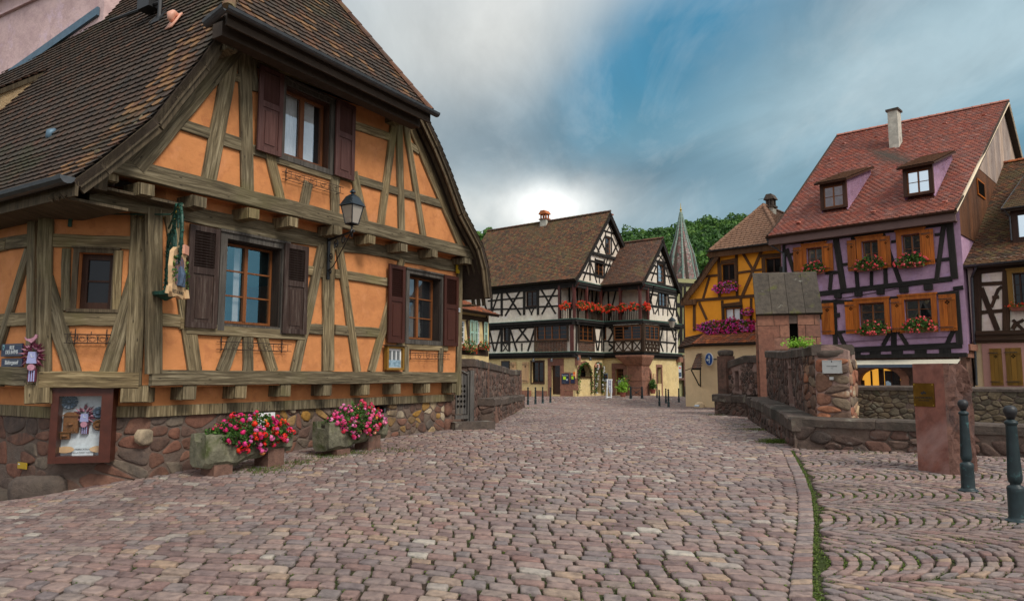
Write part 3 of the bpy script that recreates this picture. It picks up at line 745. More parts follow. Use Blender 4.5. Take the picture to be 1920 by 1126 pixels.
# the border line between road and fan paving, on the ground from the picture
BL = [on_ground(*q) for q in ((1534, 1126), (1532, 1040), (1533, 980), (1527, 930), (1512, 890), (1496, 862), (1484, 843))]
BLx = [(p.y, p.x) for p in BL]
def border(y):
    if y <= BLx[0][0]: return BLx[0][1]+(BLx[0][0]-y)*.28*0
    for (a, b), (c, d) in zip(BLx, BLx[1:]):
        if y <= c: return b+(d-b)*(y-a)/(c-a)
    return 99
def side(f, x, y): return (V((x, y, 0))-f.O).dot(f.N)
pfoot = [F(-5.56, 11.2, 31.5, -.3)]
def in_left_house(x, y): return side(HBC, x, y) < 0 and side(HBB, x, y) < 0 and side(HBA, x, y) < 0
KG = F(4.43, 50, 38)
def free(x, y):
    if y < 19.5 and in_left_house(x, y): return False
    if y > 19.2 and x < -1.75: return False
    if y > 20.8 and y < 31 and x < -.65+(y-21)*.105: return False
    if 14.4 <= y < 26 and x > 5.7+(y-14.4)*.233: return False
    if y < 14.4 and x > 5.75 and (y-14.4) > -(x-5.8)*.7: return False
    if x > 16: return False
    return y < 56
rnd.seed(11)
mb = MB(); gm = lambda a, b, h: (a, b, gq(a, b)+h)
FLAT = ((.985, .55), (.94, .95), (.62, 1))
def visible(x, y): return y > 3.2 and abs(x) < y*.76+2.8
def pale():
    q = rnd.random()
    return rnd.uniform(.0, .7) if q < .86 else (rnd.uniform(.7, .86) if q < .955 else rnd.uniform(.87, 1))
# road rows: rows are wavy lines across the street
def rowy(x, k):
    s = -.3*x if x < 0 else -1.1*(1-math.exp(-x*.33))
    return k+s+.12*math.sin(x*.33+k*.11)+.08*math.sin(x*.9+k*.35+1)+.04*math.sin(x*2.1+k*.8)
kk = 2.6
kk = .5
while kk < 58:
    dk = (.182 if kk < 30 else .24)*rnd.uniform(.84, 1.16)
    x = -15+rnd.random()*.2
    while x < 16:
        w = (.19 if kk < 30 else .26)*rnd.uniform(.66, 1.4); cx = x+w/2; cy = rowy(cx, kk)+dk/2
        if cy < 14.2 and x < border(cy)-.26 < x+w+.05: w = border(cy)-.205-x; cx = x+w/2
        if visible(cx, cy) and free(cx, cy) and (cx+w*.5 < border(cy)-.19 or cy > 14.2):
            gp = .007; gb = .0155 if kk < 14 else .017
            sh = lambda xx: .03*math.sin(xx*7+kk*9)
            c4 = [(x+gp+rnd.uniform(-.008, .008), rowy(x, kk)+gb+rnd.uniform(-.004, .01)), (x+w-gp+rnd.uniform(-.008, .008), rowy(x+w, kk)+gb+rnd.uniform(-.004, .01)), (x+w-gp+rnd.uniform(-.016, .016), rowy(x+w, kk)+dk-gb), (x+gp+rnd.uniform(-.016, .016), rowy(x, kk)+dk-gb)]
            stone(mb, c4, gm, rnd.uniform(.008, .018), pale(), .10, -.02, .12, FLAT)
        x += w
    kk += dk
struct(mb.build('road', MAT['setts'], smooth=True))
# border chain of setts
mb = MB(); y = 3.0
while y < 14:
    L = rnd.uniform(.13, .17)
    for s in (-1, ):
        x0, x1 = border(y)-.2, border(y+L)-.2
        stone(mb, [(x0, y+.01), (x0+.17, y+.01), (x1+.17, y+L-.01), (x1, y+L-.01)], gm, rnd.uniform(.015, .025), pale()*.8, .1, -.02, .12, FLAT)
    y += L
# fan paving right of it: curved columns in bands
BD = 1.5; FC = .128
arcm = []
for band in range(0, 12):
    y0 = 2.4+band*BD
    i = -6
    while i < 135:
        n = 11
        for j in range(n):
            def PT(i2, j2):
                t = j2/n; return (.4+(i2)*FC-.5*(2*t-1)**2+.03*math.sin(i2*.7+band), y0+t*BD+.05*math.sin(i2*.45+band))
            if rnd.random() < .01: continue
            a, b, c, d = PT(i, j), PT(i+1, j), PT(i+1, j+1), PT(i, j+1)
            cx = (a[0]+c[0])/2; cy = (a[1]+c[1])/2
            if not (visible(cx, cy) and free(cx, cy) and cx > border(cy)+.055 and cy < 15): continue
            q = rnd.uniform(-.012, .012)
            if cy < 11 and rnd.random() < .75 and 2 <= j <= n-2 or rnd.random() < .25: arcm.append((a, d))
            def sh(p, o): return (max(border(p[1])+.012, p[0]+(cx-p[0])*.17+rnd.uniform(-.006, .006)), p[1]+(cy-p[1])*.14+rnd.uniform(-.008, .008)+q)
            stone(mb, [sh(a, 0), sh(b, 0), sh(c, 0), sh(d, 0)], gm, rnd.uniform(.010, .024), rnd.uniform(0, .78) if rnd.random() < .97 else .85, .12, -.02, .14, FLAT)
        i += 1
struct(mb.build('pavement', MAT['setts'], smooth=True))
# moss tufts growing in the joints
mb = MB(); rnd.seed(3)
pts = []
for (a, d) in arcm:
    if math.sin(a[0]*1.3+a[1])+math.sin(a[0]*.7-a[1]*1.9) < -1.2: continue
    for _ in range(11): k = rnd.random(); x, y = a[0]+(d[0]-a[0])*k+rnd.gauss(0, .006), a[1]+(d[1]-a[1])*k; pts.append((x, y, gq(x, y)+.005))
for _ in range(42000):
    y = 3.6+abs(rnd.gauss(0, 1))*6; x = rnd.uniform(-y*.74, y*.74)
    if y > 26 or not free(x, y): continue
    dens = .2
    if x > border(y): dens = .5
    elif abs(x-border(y)+.02) < .05: dens = 1
    elif x > .5: dens = .55
    if side(HBC, x, y) < 1.0 and y < 19: dens = .55
    dens *= (.4+1.2*(math.sin(x*1.7+y*.6)*math.sin(y*1.1-x*.4)*.5+.5))
    if rnd.random() < dens: pts.append((x, y, gq(x, y)+.001))
for i in range(1600):
    y = rnd.uniform(3.8, 13.8); x = border(y)-.012+rnd.gauss(0, .01); pts.append((x, y, gq(x, y)+.008))
for p in pts:
    for _ in range(3):
        leafcloud(mb, [(p[0]+rnd.gauss(0, .008), p[1]+rnd.gauss(0, .012), p[2]+rnd.uniform(-.006, .003))], .018, up=2.5)
mg = MB()
for _ in range(3800):
    y = 3.8+abs(rnd.gauss(0, 1))*3.2; x = rnd.uniform(-y*.72, y*.74)
    if not free(x, y): continue
    s = rnd.uniform(.002, .0055); z = gq(x, y)+rnd.uniform(.0, .012)
    q = [V((x+rnd.uniform(-1, 1)*s, y+rnd.uniform(-1, 1)*s, z+rnd.uniform(0, 1)*s*1.5)) for _ in range(4)]; mg.shape(q, [(0, 1, 2), (0, 2, 3), (0, 3, 1), (1, 3, 2)], rnd.random())
o = mg.build('grit', S('grit', [(.2, .17, .14), (.5, .48, .43)], scale=90, bstr=0)); o['kind'] = 'stuff'; o['label'] = 'pale grit scattered over the paving stones'
def tuft(px, py, r, n, h=.06):
    c = on_ground(px, py)
    for _ in range(n):
        x = c.x+rnd.gauss(0, r); y = c.y+rnd.gauss(0, r*.8); z = gq(x, y); a = rnd.uniform(0, 6.3); l = h*rnd.uniform(.5, 1.4); w = .006
        d = V((rnd.gauss(0, .35), rnd.gauss(0, .35), 1)).normalized()*l; s = V((math.cos(a), math.sin(a), 0))*w
        b = V((x, y, z-.01)); mb.shape([b-s, b+s, b+d*.6+s*.6, b+d+V((d.x, d.y, 0))*.3], [(0, 1, 2, 3)], rnd.random())
for a in [(500, 882, .22, 500), (560, 868, .2, 300), (650, 850, .25, 400), (735, 845, .3, 250), (610, 856, .2, 300), (1455, 830, .16, 700, .1), (1420, 806, .3, 700, .06), (1400, 797, .3, 300, .05), (1345, 778, .25, 200), (905, 800, .3, 200), (1000, 765, .5, 300), (960, 775, .6, 300),
          (1905, 985, .1, 120, .03), (1620, 848, .2, 120, .05), (1720, 856, .15, 60)]: tuft(*a)
o = mb.build('moss_and_grass', MAT['moss']); o['kind'] = 'stuff'; o['label'] = 'green moss and grass tufts growing between the paving stones'
# ================================================================ NEAR TIMBERED HOUSE
rnd.seed(21)
B0 = HC.P(0, 0)
house = thing('timber_house', 'large orange half timbered house with weathered oak beams and stone base at the left', 'house', (B0.x, B0.y, g(B0.x, B0.y)))
J = .35                                                       # jetty of the gable
zsill0 = HC.uz(500, 722)[1]                                   # underside of the sill beam
zpl = HC.uz(285, 388)[1]
uR = HC.u(866, 600); uR2 = HC.u(889, 480, J); uL2 = HC.u(178, 320, J)
# openings
W1 = HC.rect(419, 524, 447, 607); W2 = HC.rect(763, 824, 512, 636); W3 = HC.rect(531, 617, 158, 291, J)
WB = HB.rect(146, 211, 473, 579)
W3 = HC.rect(531, 617, 158, 291, J)
zb = zsill0; z2 = HC.uz(600, 404, J)[1]-.1
mb = MB()
wall(mb, HC, [(0, zb), (uR, zb), (uR, z2), (0, z2)], [rectloop(W1), rectloop(W2)], 0, .3)
wall(mb, HB, [(0, zb), (1.666, zb), (1.666, z2), (0, z2)], [rectloop(WB)], 0, .22)
wall(mb, HA, [(-9, zb), (0, zb), (0, z2), (-9, z2)], [], 0, .2)
# jettied gable wall outline from the verge
vp = [(417, 51), (375, 111), (324, 172), (287, 219), (236, 260), (186, 300), (138, 334)]        # left verge, top to eave
vr = [(797, 208), (826, 270), (847, 322), (873, 395), (906, 459), (917, 501), (923, 556)]
VO = J+.38
VL = [HC.uz(x, y, VO) for x, y in vp]; VR = [HC.uz(x, y, VO) for x, y in vr]
zg0 = z2
zt = HC.uz(600, 130, J)[1]
def verge_in(L, s): return [(u+s*.12, z-.28) for u, z in L]
gl = [p for p in verge_in(VL, 1) if p[1] > zg0+.2]; gr = [p for p in verge_in(VR, -1) if p[1] > zg0+.2]
out_ = [(uL2, zg0), (uR2, zg0)]+[(min(p[0], uR2), p[1]) for p in gr[::-1]]+[(max(p[0], uL2), p[1]) for p in gl]
wall(mb, HC, out_, [rectloop(W3)], J, .28)
mb.poly([HC.P(uL2, zg0, J), HC.P(uR2, zg0, J), HC.P(uR2, zg0, -.1), HC.P(uL2, zg0, -.1)][::-1])
mb.build('wall', MAT['plaster_orange'], house)
# recessed band above the stone base and the stone base itself
zst = HBC.uz(600, 748)[1]; zst2 = HBC.uz(600, 764)[1]
mb = MB()
for f, a, b in ((HBC, .124, uR), (HBB, .124, 1.542), (HBA, -9, -.124)): wall(mb, f, [(a, zst), (b, zst), (b, zb+.05), (a, zb+.05)], [], 0, .1)
mb.poly([HC.P(uR, zb-3, -.3), HC.P(uR, zb-3, -9), HC.P(uR, z2+.6, -9), HC.P(uR, z2+.6, 0), HC.P(uR, zb, 0), HC.P(uR, zb, -.3)][::1])
mb.build('plinth_band', MAT['plaster_orange'], house)
mb = MB()
cellar = HBC.rect(692, 729, 749, 776)
wall(mb, HBC, [(.124, zst-3.2), (uR, zst-3.2), (uR, zst), (.124, zst)], [rectloop(cellar)], 0, .3)
wall(mb, HBB, [(.124, zst-3.2), (1.542, zst-3.2), (1.542, zst), (.124, zst)], [], 0, .1)
wall(mb, HBA, [(-9, zst-3.2), (-.124, zst-3.2), (-.124, zst), (-9, zst)], [], 0, .1)
sb = mb.build('stone_base', MAT['mortar'], house)
mb = MB()
fbox(mb, HBC, cellar[0], cellar[1], cellar[2], cellar[3], -.34, -.3); mb.build('cellar_opening', MAT['dark'], sb)
mb = MB()
def notcell(cx, cy, x0, p, x1, q): return not (x1 > cellar[0] and x0 < cellar[2] and q > cellar[1] and p < cellar[3])
bigs = lambda a, b: rnd.choice([.12, .38, .4, .5, .05, .6, .7, .12])
rubble2(mb, fmap(HBC), .124, zst2-2.3, 1.5, zst2, .23, 1.5, .014, .012, tf=bigs)
rubble2(mb, fmap(HBC), 1.5, zst2-2.0, uR-.3, zst2, .175, 1.25, .015, .011, inside=notcell, skipp=.04)
rubble2(mb, fmap(HBB), .124, zst2-2.5, 1.542, zst2, .3, 1.9, .016, .011, tf=bigs)
rubble2(mb, fmap(HBA), -6, zst2-2.6, -.124, zst2, .3, 2.2, .016, .011, tf=bigs)
rubble(mb, fmap(HBC), uR-.35, zst2-1.7, uR+.02, zst2, .42, .5, .06, .006, tf=lambda a, b: .12)
# three ochre stones
for (x, y, s) in ((572, 779, .12), (272, 819, .16), (548, 745+23, .08)):
    u, z = HBC.uz(x, y); stone(mb, [(u-s, z-s*.8), (u+s, z-s), (u+s*.9, z+s*.9), (u-s, z+s*.8)], fmap(HBC), .05, .98 if x != 572 else .875, .2, -.05, .25)
mb.build('rubble_stones', MAT['stone_base'], sb, smooth=True)
mb = MB()
for u0 in np.arange(0, uR-.3, 1.37): fbox(mb, HBC, u0, zst2, min(uR, u0+1.36), zst, .0, .07+.008*rnd.random(), rnd.random())
fbox(mb, HBB, .1, zst2, 1.55, zst, 0, .06); fbox(mb, HBA, -9, zst2, -.1, zst, 0, .05)
mb.build('wall_plate', MAT['timber'], house)
# ---- timbers
mb = MB()
T = lambda x1, y1, x2, y2, w, th=.045, **k: pbeam(mb, HC, x1, y1, x2, y2, w, th, 0, **k)
T(165, 364, 852, 499, .30, seg=14, jit=.03); T(281, 708, 858, 707, .27, seg=12, th=.06)
T(330, 471, 357, 475, .2); T(575, 507, 604, 512, .2); T(626, 513, 731, 530, .2)
T(288, 598, 357, 603, .22); T(575, 616, 604, 617, .22); T(626, 618, 712, 624, .22)
T(288, 392, 287, 700, .26, th=.06, seg=6); T(614, 458, 613, 695, .32, th=.055, seg=7); T(860, 495, 857, 740, .2, th=.06)
T(463, 625, 463, 696, .22); T(320, 402, 364, 698, .27, seg=5); T(441, 627, 414, 697, .25); T(489, 630, 510, 697, .24)
T(603, 460, 551, 697, .24, seg=5); T(634, 464, 668, 697, .22, seg=5); T(752, 486, 694, 697, .22, seg=5); T(760, 648, 759, 697, .17); T(825, 652, 824, 697, .17)
T(335, 606, 357, 608, .2)
u0, z0 = HC.uz(500, 603)
beam(mb, HC, (W1[0]-.7, W1[1]-.12), (W1[2]+.6, W1[1]-.12), .2); beam(mb, HC, (W2[0]-.35, W2[1]-.14), (W2[2]+.3, W2[1]-.14), .2)
# gable
G = lambda x1, y1, x2, y2, w, th=.045, **k: pbeam(mb, HC, x1, y1, x2, y2, w, th, J, **k)
G(178, 299, 889, 477, .30, seg=14, th=.06); G(329, 231, 450, 269, .2); G(412, 262, 540, 302, .2); G(634, 327, 829, 384, .2)
G(405, 135, 450, 149, .15); G(664, 236, 730, 258, .2); G(767, 272, 783, 284, .18); G(443, 99, 765, 214, .24, th=.03, seg=6)
G(457, 99, 462, 366, .28, seg=6); G(436, 91, 388, 345, .3, seg=6); G(470, 112, 477, 172, .17); G(503, 284, 526, 385, .22); G(577, 343, 565, 395, .22); G(625.5, 335, 626, 412, .24)
G(661, 322, 684, 427, .22); G(738, 225, 711, 432, .22, seg=6); G(746, 228, 751, 441, .22, seg=6); G(758, 231, 793, 450, .2, seg=6); G(767, 236, 864, 467, .22, seg=6)
G(437, 89, 250, 312, .36, seg=8, th=.05); G(418, 72, 225, 288, .28, seg=8, th=.03); G(300, 219, 243, 305, .3, th=.035)
G(780, 222, 884, 470, .2, seg=6, th=.03)
beam(mb, HC, (W3[0]-.35, W3[1]-.13), (W3[2]+.3, W3[1]-.13), .16, .04, J)
# chamfer
Bm = lambda x1, y1, x2, y2, w, th=.045, **k: pbeam(mb, HB, x1, y1, x2, y2, w, th, 0, **k)
Bm(96, 451, 253, 456, .22); Bm(126, 466, 124, 582, .13); Bm(224, 470, 219, 582, .13); Bm(112, 598, 236, 599, .22, seg=5); Bm(76, 711, 262, 712, .27, seg=6, th=.06)
Bm(84, 520, 140, 706, .26, seg=5); Bm(261, 500, 201, 706, .25, seg=5)
Bm(88, 376, 84, 722, .22, seg=7, th=.055, jit=.02); Bm(262, 398, 251, 722, .26, seg=7, th=.055, jit=.02)
Am = lambda x1, y1, x2, y2, w, th=.045, **k: pbeam(mb, HA, x1, y1, x2, y2, w, th, 0, **k)
Am(66, 372, 62, 720, .24, seg=6, th=.055); Am(-60, 470, 58, 451, .22); Am(-60, 603, 56, 598, .22); Am(57, 469, 2, 652, .2); Am(-80, 701, 60, 706, .3, th=.06, seg=6)
for u_ in (-2.6, -4.9, -7.2): beam(mb, HA, (u_, zsill0), (u_, z2), .24, .055); beam(mb, HA, (u_-.2, z2-.3), (u_-1.0, zsill0+.3), .2, .045)
za_, zb3 = HA.uz(58, 451)[1], HA.uz(56, 598)[1]; beam(mb, HA, (-8.8, za_), (-1.2, za_), .2, .045, seg=8); beam(mb, HA, (-8.8, zb3), (-1.2, zb3), .2, .045, seg=8); beam(mb, HA, (-8.8, zsill0+.14), (-1, zsill0+.14), .28, .06, seg=8)
mb.build('timber_frame', MAT['timber'], house)
# joist ends
def joist(f, x, y, o0, o1, w, h, t=None):
    mb = MB()
    u, z = f.uz(x, y, o1); a = rnd.uniform(-.04, .04); t = rnd.random() if t is None else t
    for (p, q, ww, hh) in ((o0, o1-.05, w, h), (o1-.05, o1, w*.93, h*.9)):
        c = f.P(u, z, (p+q)/2); mb.box(c, (f.U+V((0, 0, a)))*ww/2, -f.N*((q-p)/2), (V((0, 0, 1))-f.U*a)*hh/2, t)
    mb.build('joist_end', MAT['timber'], house)
for (x, y) in ((277, 355), (376, 378), (477, 400), (551, 416), (634, 432), (698, 449), (758, 464), (816, 475)): joist(HC, x, y, 0, J+.11, .22*rnd.uniform(.9, 1.1), .19)
joist(HC, 878, 489, 0, J+.07, .34, .15)
for (x, y) in ((356, 735), (452, 732), (536, 731), (614, 730), (686, 729), (745, 728), (801, 727), (853, 727)): joist(HC, x, y, -.32, .03, .25, .26*rnd.uniform(.9, 1.1))
joist(HB, 69, 738, -.3, .06, .36, .3); joist(HB, 252, 738, -.3, .05, .42, .27)
joist(HC, 436, 84, J, J+.5, .2, .2, .1); joist(HC, 770, 216, J, J+.62, .24, .2, .1)
joist(HC, 205, 325, 0, J+.0, .3, .22)
# ---- windows
window(house, HC, W1, -.2, MAT['frame_orange'], MAT['glass_sky_tint'], 2, 2, .06, .025, curtain=[(.36, .46)], casing=MAT['frame_grey'], csw=.13, csoff=.01, csd=.06)
window(house, HC, W2, -.2, MAT['frame_orange'], MAT['glass'], 2, 2, .06, .025, casing=MAT['frame_grey'], csw=.11, csoff=.01, csd=.06)
window(house, HC, W3, J-.14, MAT['door_red'], MAT['glass_clear'], 2, 0, .08, .025, curtain=[(.0, .47), (.5, .85)], casing=MAT['frame_grey'], csw=.11, csoff=J+.01, csd=.05)
window(house, HB, WB, -.14, MAT['frame_brown'], MAT['glass_dull'], 1, 1, .09, .03, casing=MAT['timber_dark'], csw=.08, csoff=.0, csd=.03, sill=.12, sillmat=MAT['timber_dark'])
for (W_, off, m1) in ((W1, 0, 'board_dark'), (W2, 0, 'board_dark'), (W3, J, 'frame_brown')):   # timber lined reveals
    mb = MB(); u0, z0, u1, z1 = W_
    for (a, b, c, d) in ((u0-.004, z0, u0+.02, z1), (u1-.02, z0, u1+.004, z1), (u0+.02, z1-.02, u1-.02, z1+.004), (u0+.02, z0-.004, u1-.02, z0+.02)): fbox(mb, HC, a, b, c, d, off-.26, off+.012)
    mb.build('window_reveal', MAT[m1], house)
def sh(x0, x1, yt, yb, off, mat, st='louvre'):
    r = HC.rect(x0, x1, yt, yb, off); return shutter(house, HC, r[0], r[1], r[2], r[3], MAT[mat], off, st)
def shz(W_, x0, x1, off, mat, dz=(.1, .12)):
    ym = 500; u0 = HC.u(x0, 400 if W_ is not W3 else 250, off); u1 = HC.u(x1, 400 if W_ is not W3 else 250, off)
    return shutter(house, HC, u0, W_[1]-dz[0], u1, W_[3]+dz[1], MAT[mat], off)
shz(W1, 356, 413, .08, 'shutter_old'); shz(W1, 535, 579, .08, 'shutter_old'); shz(W2, 730, 760, .09, 'shutter_maroon'); shz(W2, 833, 859, .08, 'shutter_maroon')
shz(W3, 481, 527, J+.1, 'shutter_red'); shz(W3, 628, 664, J+.1, 'shutter_red')
# iron window box racks
def rack(f, x0, x1, y, off, h=.13, dep=.16):
    mb = MB(); u0, z = f.uz(x0, y, off); u1 = f.u(x1, y, off); r = .006
    for (o, zz_) in ((off+.02, z), (off+dep, z), (off+dep, z-h), (off+.02, z-h)): mb.tube([f.P(u0, zz_, o), f.P(u1, zz_, o)], r, 5)
    n = 5
    for i in range(n):
        u = u0+(u1-u0)*(.06+.88*i/(n-1)); mb.tube([f.P(u, z+.05*(i % 2 == 0), off), f.P(u, z, off+.02), f.P(u, z, off+dep), f.P(u, z-h, off+dep), f.P(u, z-h, off)], r, 5)
        if i < n-1:
            cu = u+(u1-u0)*.11
            for s in (-1, 1): mb.tube([f.P(cu+s*(.012+.045*k/10)*math.cos(k*.55), z-h*.5+(.012+.04*k/10)*math.sin(k*.55), off+dep) for k in range(14)], .0035, 4)
    for u in (u0+.1, u1-.1): mb.tube([f.P(u, z+.09, off+.01), f.P(u, z-h-.02, off+.01)], .008, 5)
    mb.build('flower_rack', MAT['iron_rust'], house)
rack(HC, 405, 536, 640, .02); rack(HC, 764, 834, 661, .02); rack(HC, 528, 634, 322, J+.02); rack(HB, 128, 214, 627, .02)
# ---- roof
Lv = 17.0; back = -HC.N
def vp3(L, off): return [HC.P(u, z, off) for u, z in L]
verL = [HC.P(u, z, VO) for u, z in VL][::-1]                  # eave to top
uA, zA = VL[-1]; uB, zB = VL[0]
sl = (VL[0][1]-VL[2][1])/(VL[0][0]-VL[2][0])                 # slope of the straight upper part
uc = (VL[0][0]+VR[0][0])/2; zr = zB+sl*(uc-uB)               # ridge
farL = [p+back*Lv for p in verL]
# main left slope continues to the ridge behind the hip
ridge_set = 2.6
hipL = HC.px(427, 29, J+.95); hipR = HC.px(808, 203, J+.95)
zh = (hipL.z+hipR.z)/2
ridge0 = HC.P(uc, zr, J+.95-ridge_set-.6)
# level the hip eave
hL = V((hipL.x, hipL.y, zh)); hR = V((hipR.x, hipR.y, zh))
mt = MB()
def patchL(c, t):
    s = (c-B0).dot(HC.N)
    if VO-1.15 < s < VO-.15 and rnd.random() < .6: return .86 if rnd.random() < .5 else .99
    return t*.82
topL = HC.P(VL[0][0], VL[0][1], VO)
rl = verL+[ridge0]
tiles(mt, [p+back*(Lv) for p in verL], verL, .2, .17, .03, patch=patchL)
tiles(mt, [topL+back*Lv, ridge0+back*Lv], [topL+back*.05, ridge0], .2, .17, .03, patch=patchL)
# hip
tiles(mt, [hL, ridge0], [hR, ridge0], .2, .17, .03)
# right slope
verR = [HC.P(u, z, VO) for u, z in VR][::-1]
topR = verR[-1]
tiles(mt, verR, [p+back*Lv for p in verR], .2, .17, .03)
tiles(mt, [topR+back*.05, ridge0], [topR+back*Lv, ridge0+back*Lv], .2, .17, .03)
rf = mt.build('roof', MAT['tile_old'], house)
mb = MB()
dn = V((0, 0, -.035))
roofslab(mb, [p+back*Lv+dn for p in verL+[]], [p+dn for p in verL], .1)
roofslab(mb, [topL+back*Lv+dn, ridge0+back*Lv+dn], [topL+back*.1+dn, ridge0+dn], .1)
roofslab(mb, [p+dn for p in verR], [p+back*Lv+dn for p in verR], .1)
roofslab(mb, [topR+back*.1+dn, ridge0+dn], [topR+back*Lv+dn, ridge0+back*Lv+dn], .1)
roofslab(mb, [hL+dn, ridge0+dn], [hR+dn, ridge0+dn*1.01+HC.U*.01], .1)
mb.build('roof_deck', MAT['soffit'], rf)
mb = MB(); ridge(mb, hL+V((0, 0, .03)), ridge0+V((0, 0, .03)), .1); ridge(mb, hR+V((0, 0, .03)), ridge0+V((0, 0, .03)), .1); ridge(mb, ridge0, ridge0+back*Lv, .11); mb.build('hip_tiles', MAT['tile_brown'], rf)
# barge boards and soffits
for L in (verL, verR):
    mb = MB()
    for i in range(len(L)-1):
        a, b = L[i], L[i+1]; d = (b-a).normalized(); nn = d.cross(HC.N); nn = nn if nn.z < 0 else -nn
        for (h0, h1, o) in ((.02, .15, 0), (.12, .24, -.05)):
            A, B_, C, D = [p+nn*h-HC.N*(-o) for p, h in ((a, h0), (b, h0), (b, h1), (a, h1))]
            mb.prism([A, B_, C, D] if (B_-A).cross(D-A).dot(HC.N) > 0 else [D, C, B_, A], HC.N*.04, rnd.random())
    mb.build('barge_board', MAT['timber_dark'], house)
# rafters behind the verge
mb = MB()
for L, s in ((verL, 1), (verR, -1)):
  for k in range(3):
        mb = MB()
        for i in range(len(L)-1):
            a, b = L[i], L[i+1]; o = back*(.25+k*.16); mb.tube([a+o+V((0, 0, -.22)), b+o+V((0, 0, -.22))], .05, 4)
        mb.build('rafter', MAT['timber_dark'], house)
mb = MB()
e = HC.P(VR[-1][0], VR[-1][1], 0)
for k in range(5):
    o = -.2-k*.9
    a = HC.P(VR[-1][0]-.1, VR[-1][1]-.1, o); b = HC.P(uR-.1, VR[-1][1]-.1, o); mb.box((a+b)/2, HC.U*((b-a).length/2), HC.N*.07, V((0, 0, .08)), .5)
    a2 = HC.P(VR[-1][0]-.1, VR[-1][1]-.05, o); b2 = HC.P(uR2-.3, HC.uz(880, 420, J)[1], o); mb.tube([a2, b2], .07, 4)
fbox(mb, HC, uR, VR[-1][1]-.22, VR[-1][0]-.02, VR[-1][1]-.19, -7, VO-.45)
mb.box((HC.P(VL[-1][0]+.5, VL[-1][1]-.2, -3)), HC.U*.45, HC.N*3.4, V((0, 0, .02)))
mb.build('eave_timbers', MAT['timber_dark'], house)
mb = MB(); q = [hL+V((0, 0, -.12)), hR+V((0, 0, -.12)), HC.P(uc+2.6, zh+.15, J-.05), HC.P(uc-2.6, zh+.15, J-.05)]
mb.poly(q[::-1]); mb.poly([p+V((0, 0, .05)) for p in q])
mb.box((hL+hR)/2+V((0, 0, -.14))-HC.N*.03, (hR-hL)/2, HC.N*.02, V((0, 0, .1)))
mb.box((hL+hR)/2+V((0, 0, -.2))-HC.N*.35, (hR-hL)/2*.97, HC.N*.12, V((0, 0, .12)))
mb.build('eave_soffit', MAT['soffit'], house)
o_ = V((0, 0, -.02))
gutter(house, [HC.px(386, 42, J+.7)*1+V((0, 0, 0)), hL+HC.N*.1-HC.U*.12+o_, hR+HC.N*.1+HC.U*.1+o_], .085)
eL = verL[0]; gutter(house, [eL+HC.N*.05-HC.U*.1+V((0, 0, .0)), eL+back*Lv-HC.U*.1], .1)
mb = MB()
mb.box(eL+back*Lv*.5+HC.U*.05+V((0, 0, -.13)), HC.U*.02, back*Lv*.5, V((0, 0, .1)))
mb.build('fascia_board', MAT['timber_dark'], house)
# closed upper corner above the chamfer
mb = MB(); fbox(mb, HC, uL2+.02, z2-.3, .1, z2-.26, -9, J-.02); fbox(mb, HC, uL2+.02, z2-.26, uL2+.12, VL[-1][1]+.25, -9, J-.05)
fbox(mb, HC, uL2-.02, z2-.34, uL2+.16, z2-.02, -9, J+.05); mb.build('overhang_boards', MAT['timber_dark'], house)
# dormer cheek at the left edge and the pink house behind
# things on the roof
def onroof(px, py):
    """point on the straight part of the left slope"""
    a = HC.P(*VL[2], VO); b = HC.P(*VL[0], VO); n = (b-a).cross(back).normalized(); d = ray(px, py); return CAMP+d*((a-CAMP).dot(n)/d.dot(n)), (n if n.z > 0 else -n), (b-a).normalized()
def onroof2(px, py, i):
    a = HC.P(*VL[i+1], VO); b = HC.P(*VL[i], VO); n = (b-a).cross(back).normalized(); d = ray(px, py); return CAMP+d*((a-CAMP).dot(n)/d.dot(n)), (n if n.z > 0 else -n), (b-a).normalized()
for (x, y, c, i) in ((333, 36, 'copper_pink', 0), (108, 258, 'zinc_blue', 3), (4, 288, 'copper_pink', 4)):
    p, n, upv = onroof2(x, y, i); mb = MB(); s = upv.cross(n)
    mb.box(p+n*.03-upv*.1, s*.11, upv*.2, n*.012)
    ring = []
    prof = [(-.10, .02), (-.04, .12), (.06, .15), (.16, .1), (.2, .03)]
    pts = [p+upv*a*-.7+n*(b*.7+.02) for a, b in prof]; mb.tube(pts, [.035, .07, .08, .06, .03], 8)
    mb.build('roof_vent', MAT[c], house, smooth=True)
# aerial mast bracket
p, n, upv = onroof(299, 36); mb = MB(); mb.tube([p, p+V((0, 0, 1.6))], .04, 6); mb.tube([p+V((0, 0, .35)), p+V((0, 0, .35))-HC.U*.1+back*1.6], .035, 6); mb.tube([p+V((0, 0, .3)), p+V((0, 0, .05))+upv*.3, p-upv*.1+n*.05+back*.2], .012, 5)
mb.box(p+V((0, 0, .42))+back*.4, HC.U*.12, back*.2, V((0, 0, .12))); mb.box(p+n*.03, upv.cross(n)*.14, upv*.16, n*.012)
mb.build('aerial_mast', MAT['iron'], house)
A1 = onroof2(116, 124, 1)[0]; C1 = onroof2(-60, 262, 2)[0]; B1 = at_depth(-60, 192, C1.y-.25)
mb = MB(); mb.poly([A1, C1+V((0, 0, -.1)), B1]); mb.poly([A1, B1, C1+V((0, 0, -.1))]); ck = mb.build('dormer', MAT['plaster_peach'], house)
e1 = (B1-A1).normalized(); A2 = A1-e1*.3+V((0, 0, .05)); B2_ = B1+V((0, 0, .05))+HC.N*.1
mb = MB(); tiles(mb, [B2_+back*1.6, A2+back*1.6], [B2_+HC.N*.05, A2+HC.N*.05], .2, .17, .03); mb.build('dormer_roof', MAT['tile_brown'], ck)
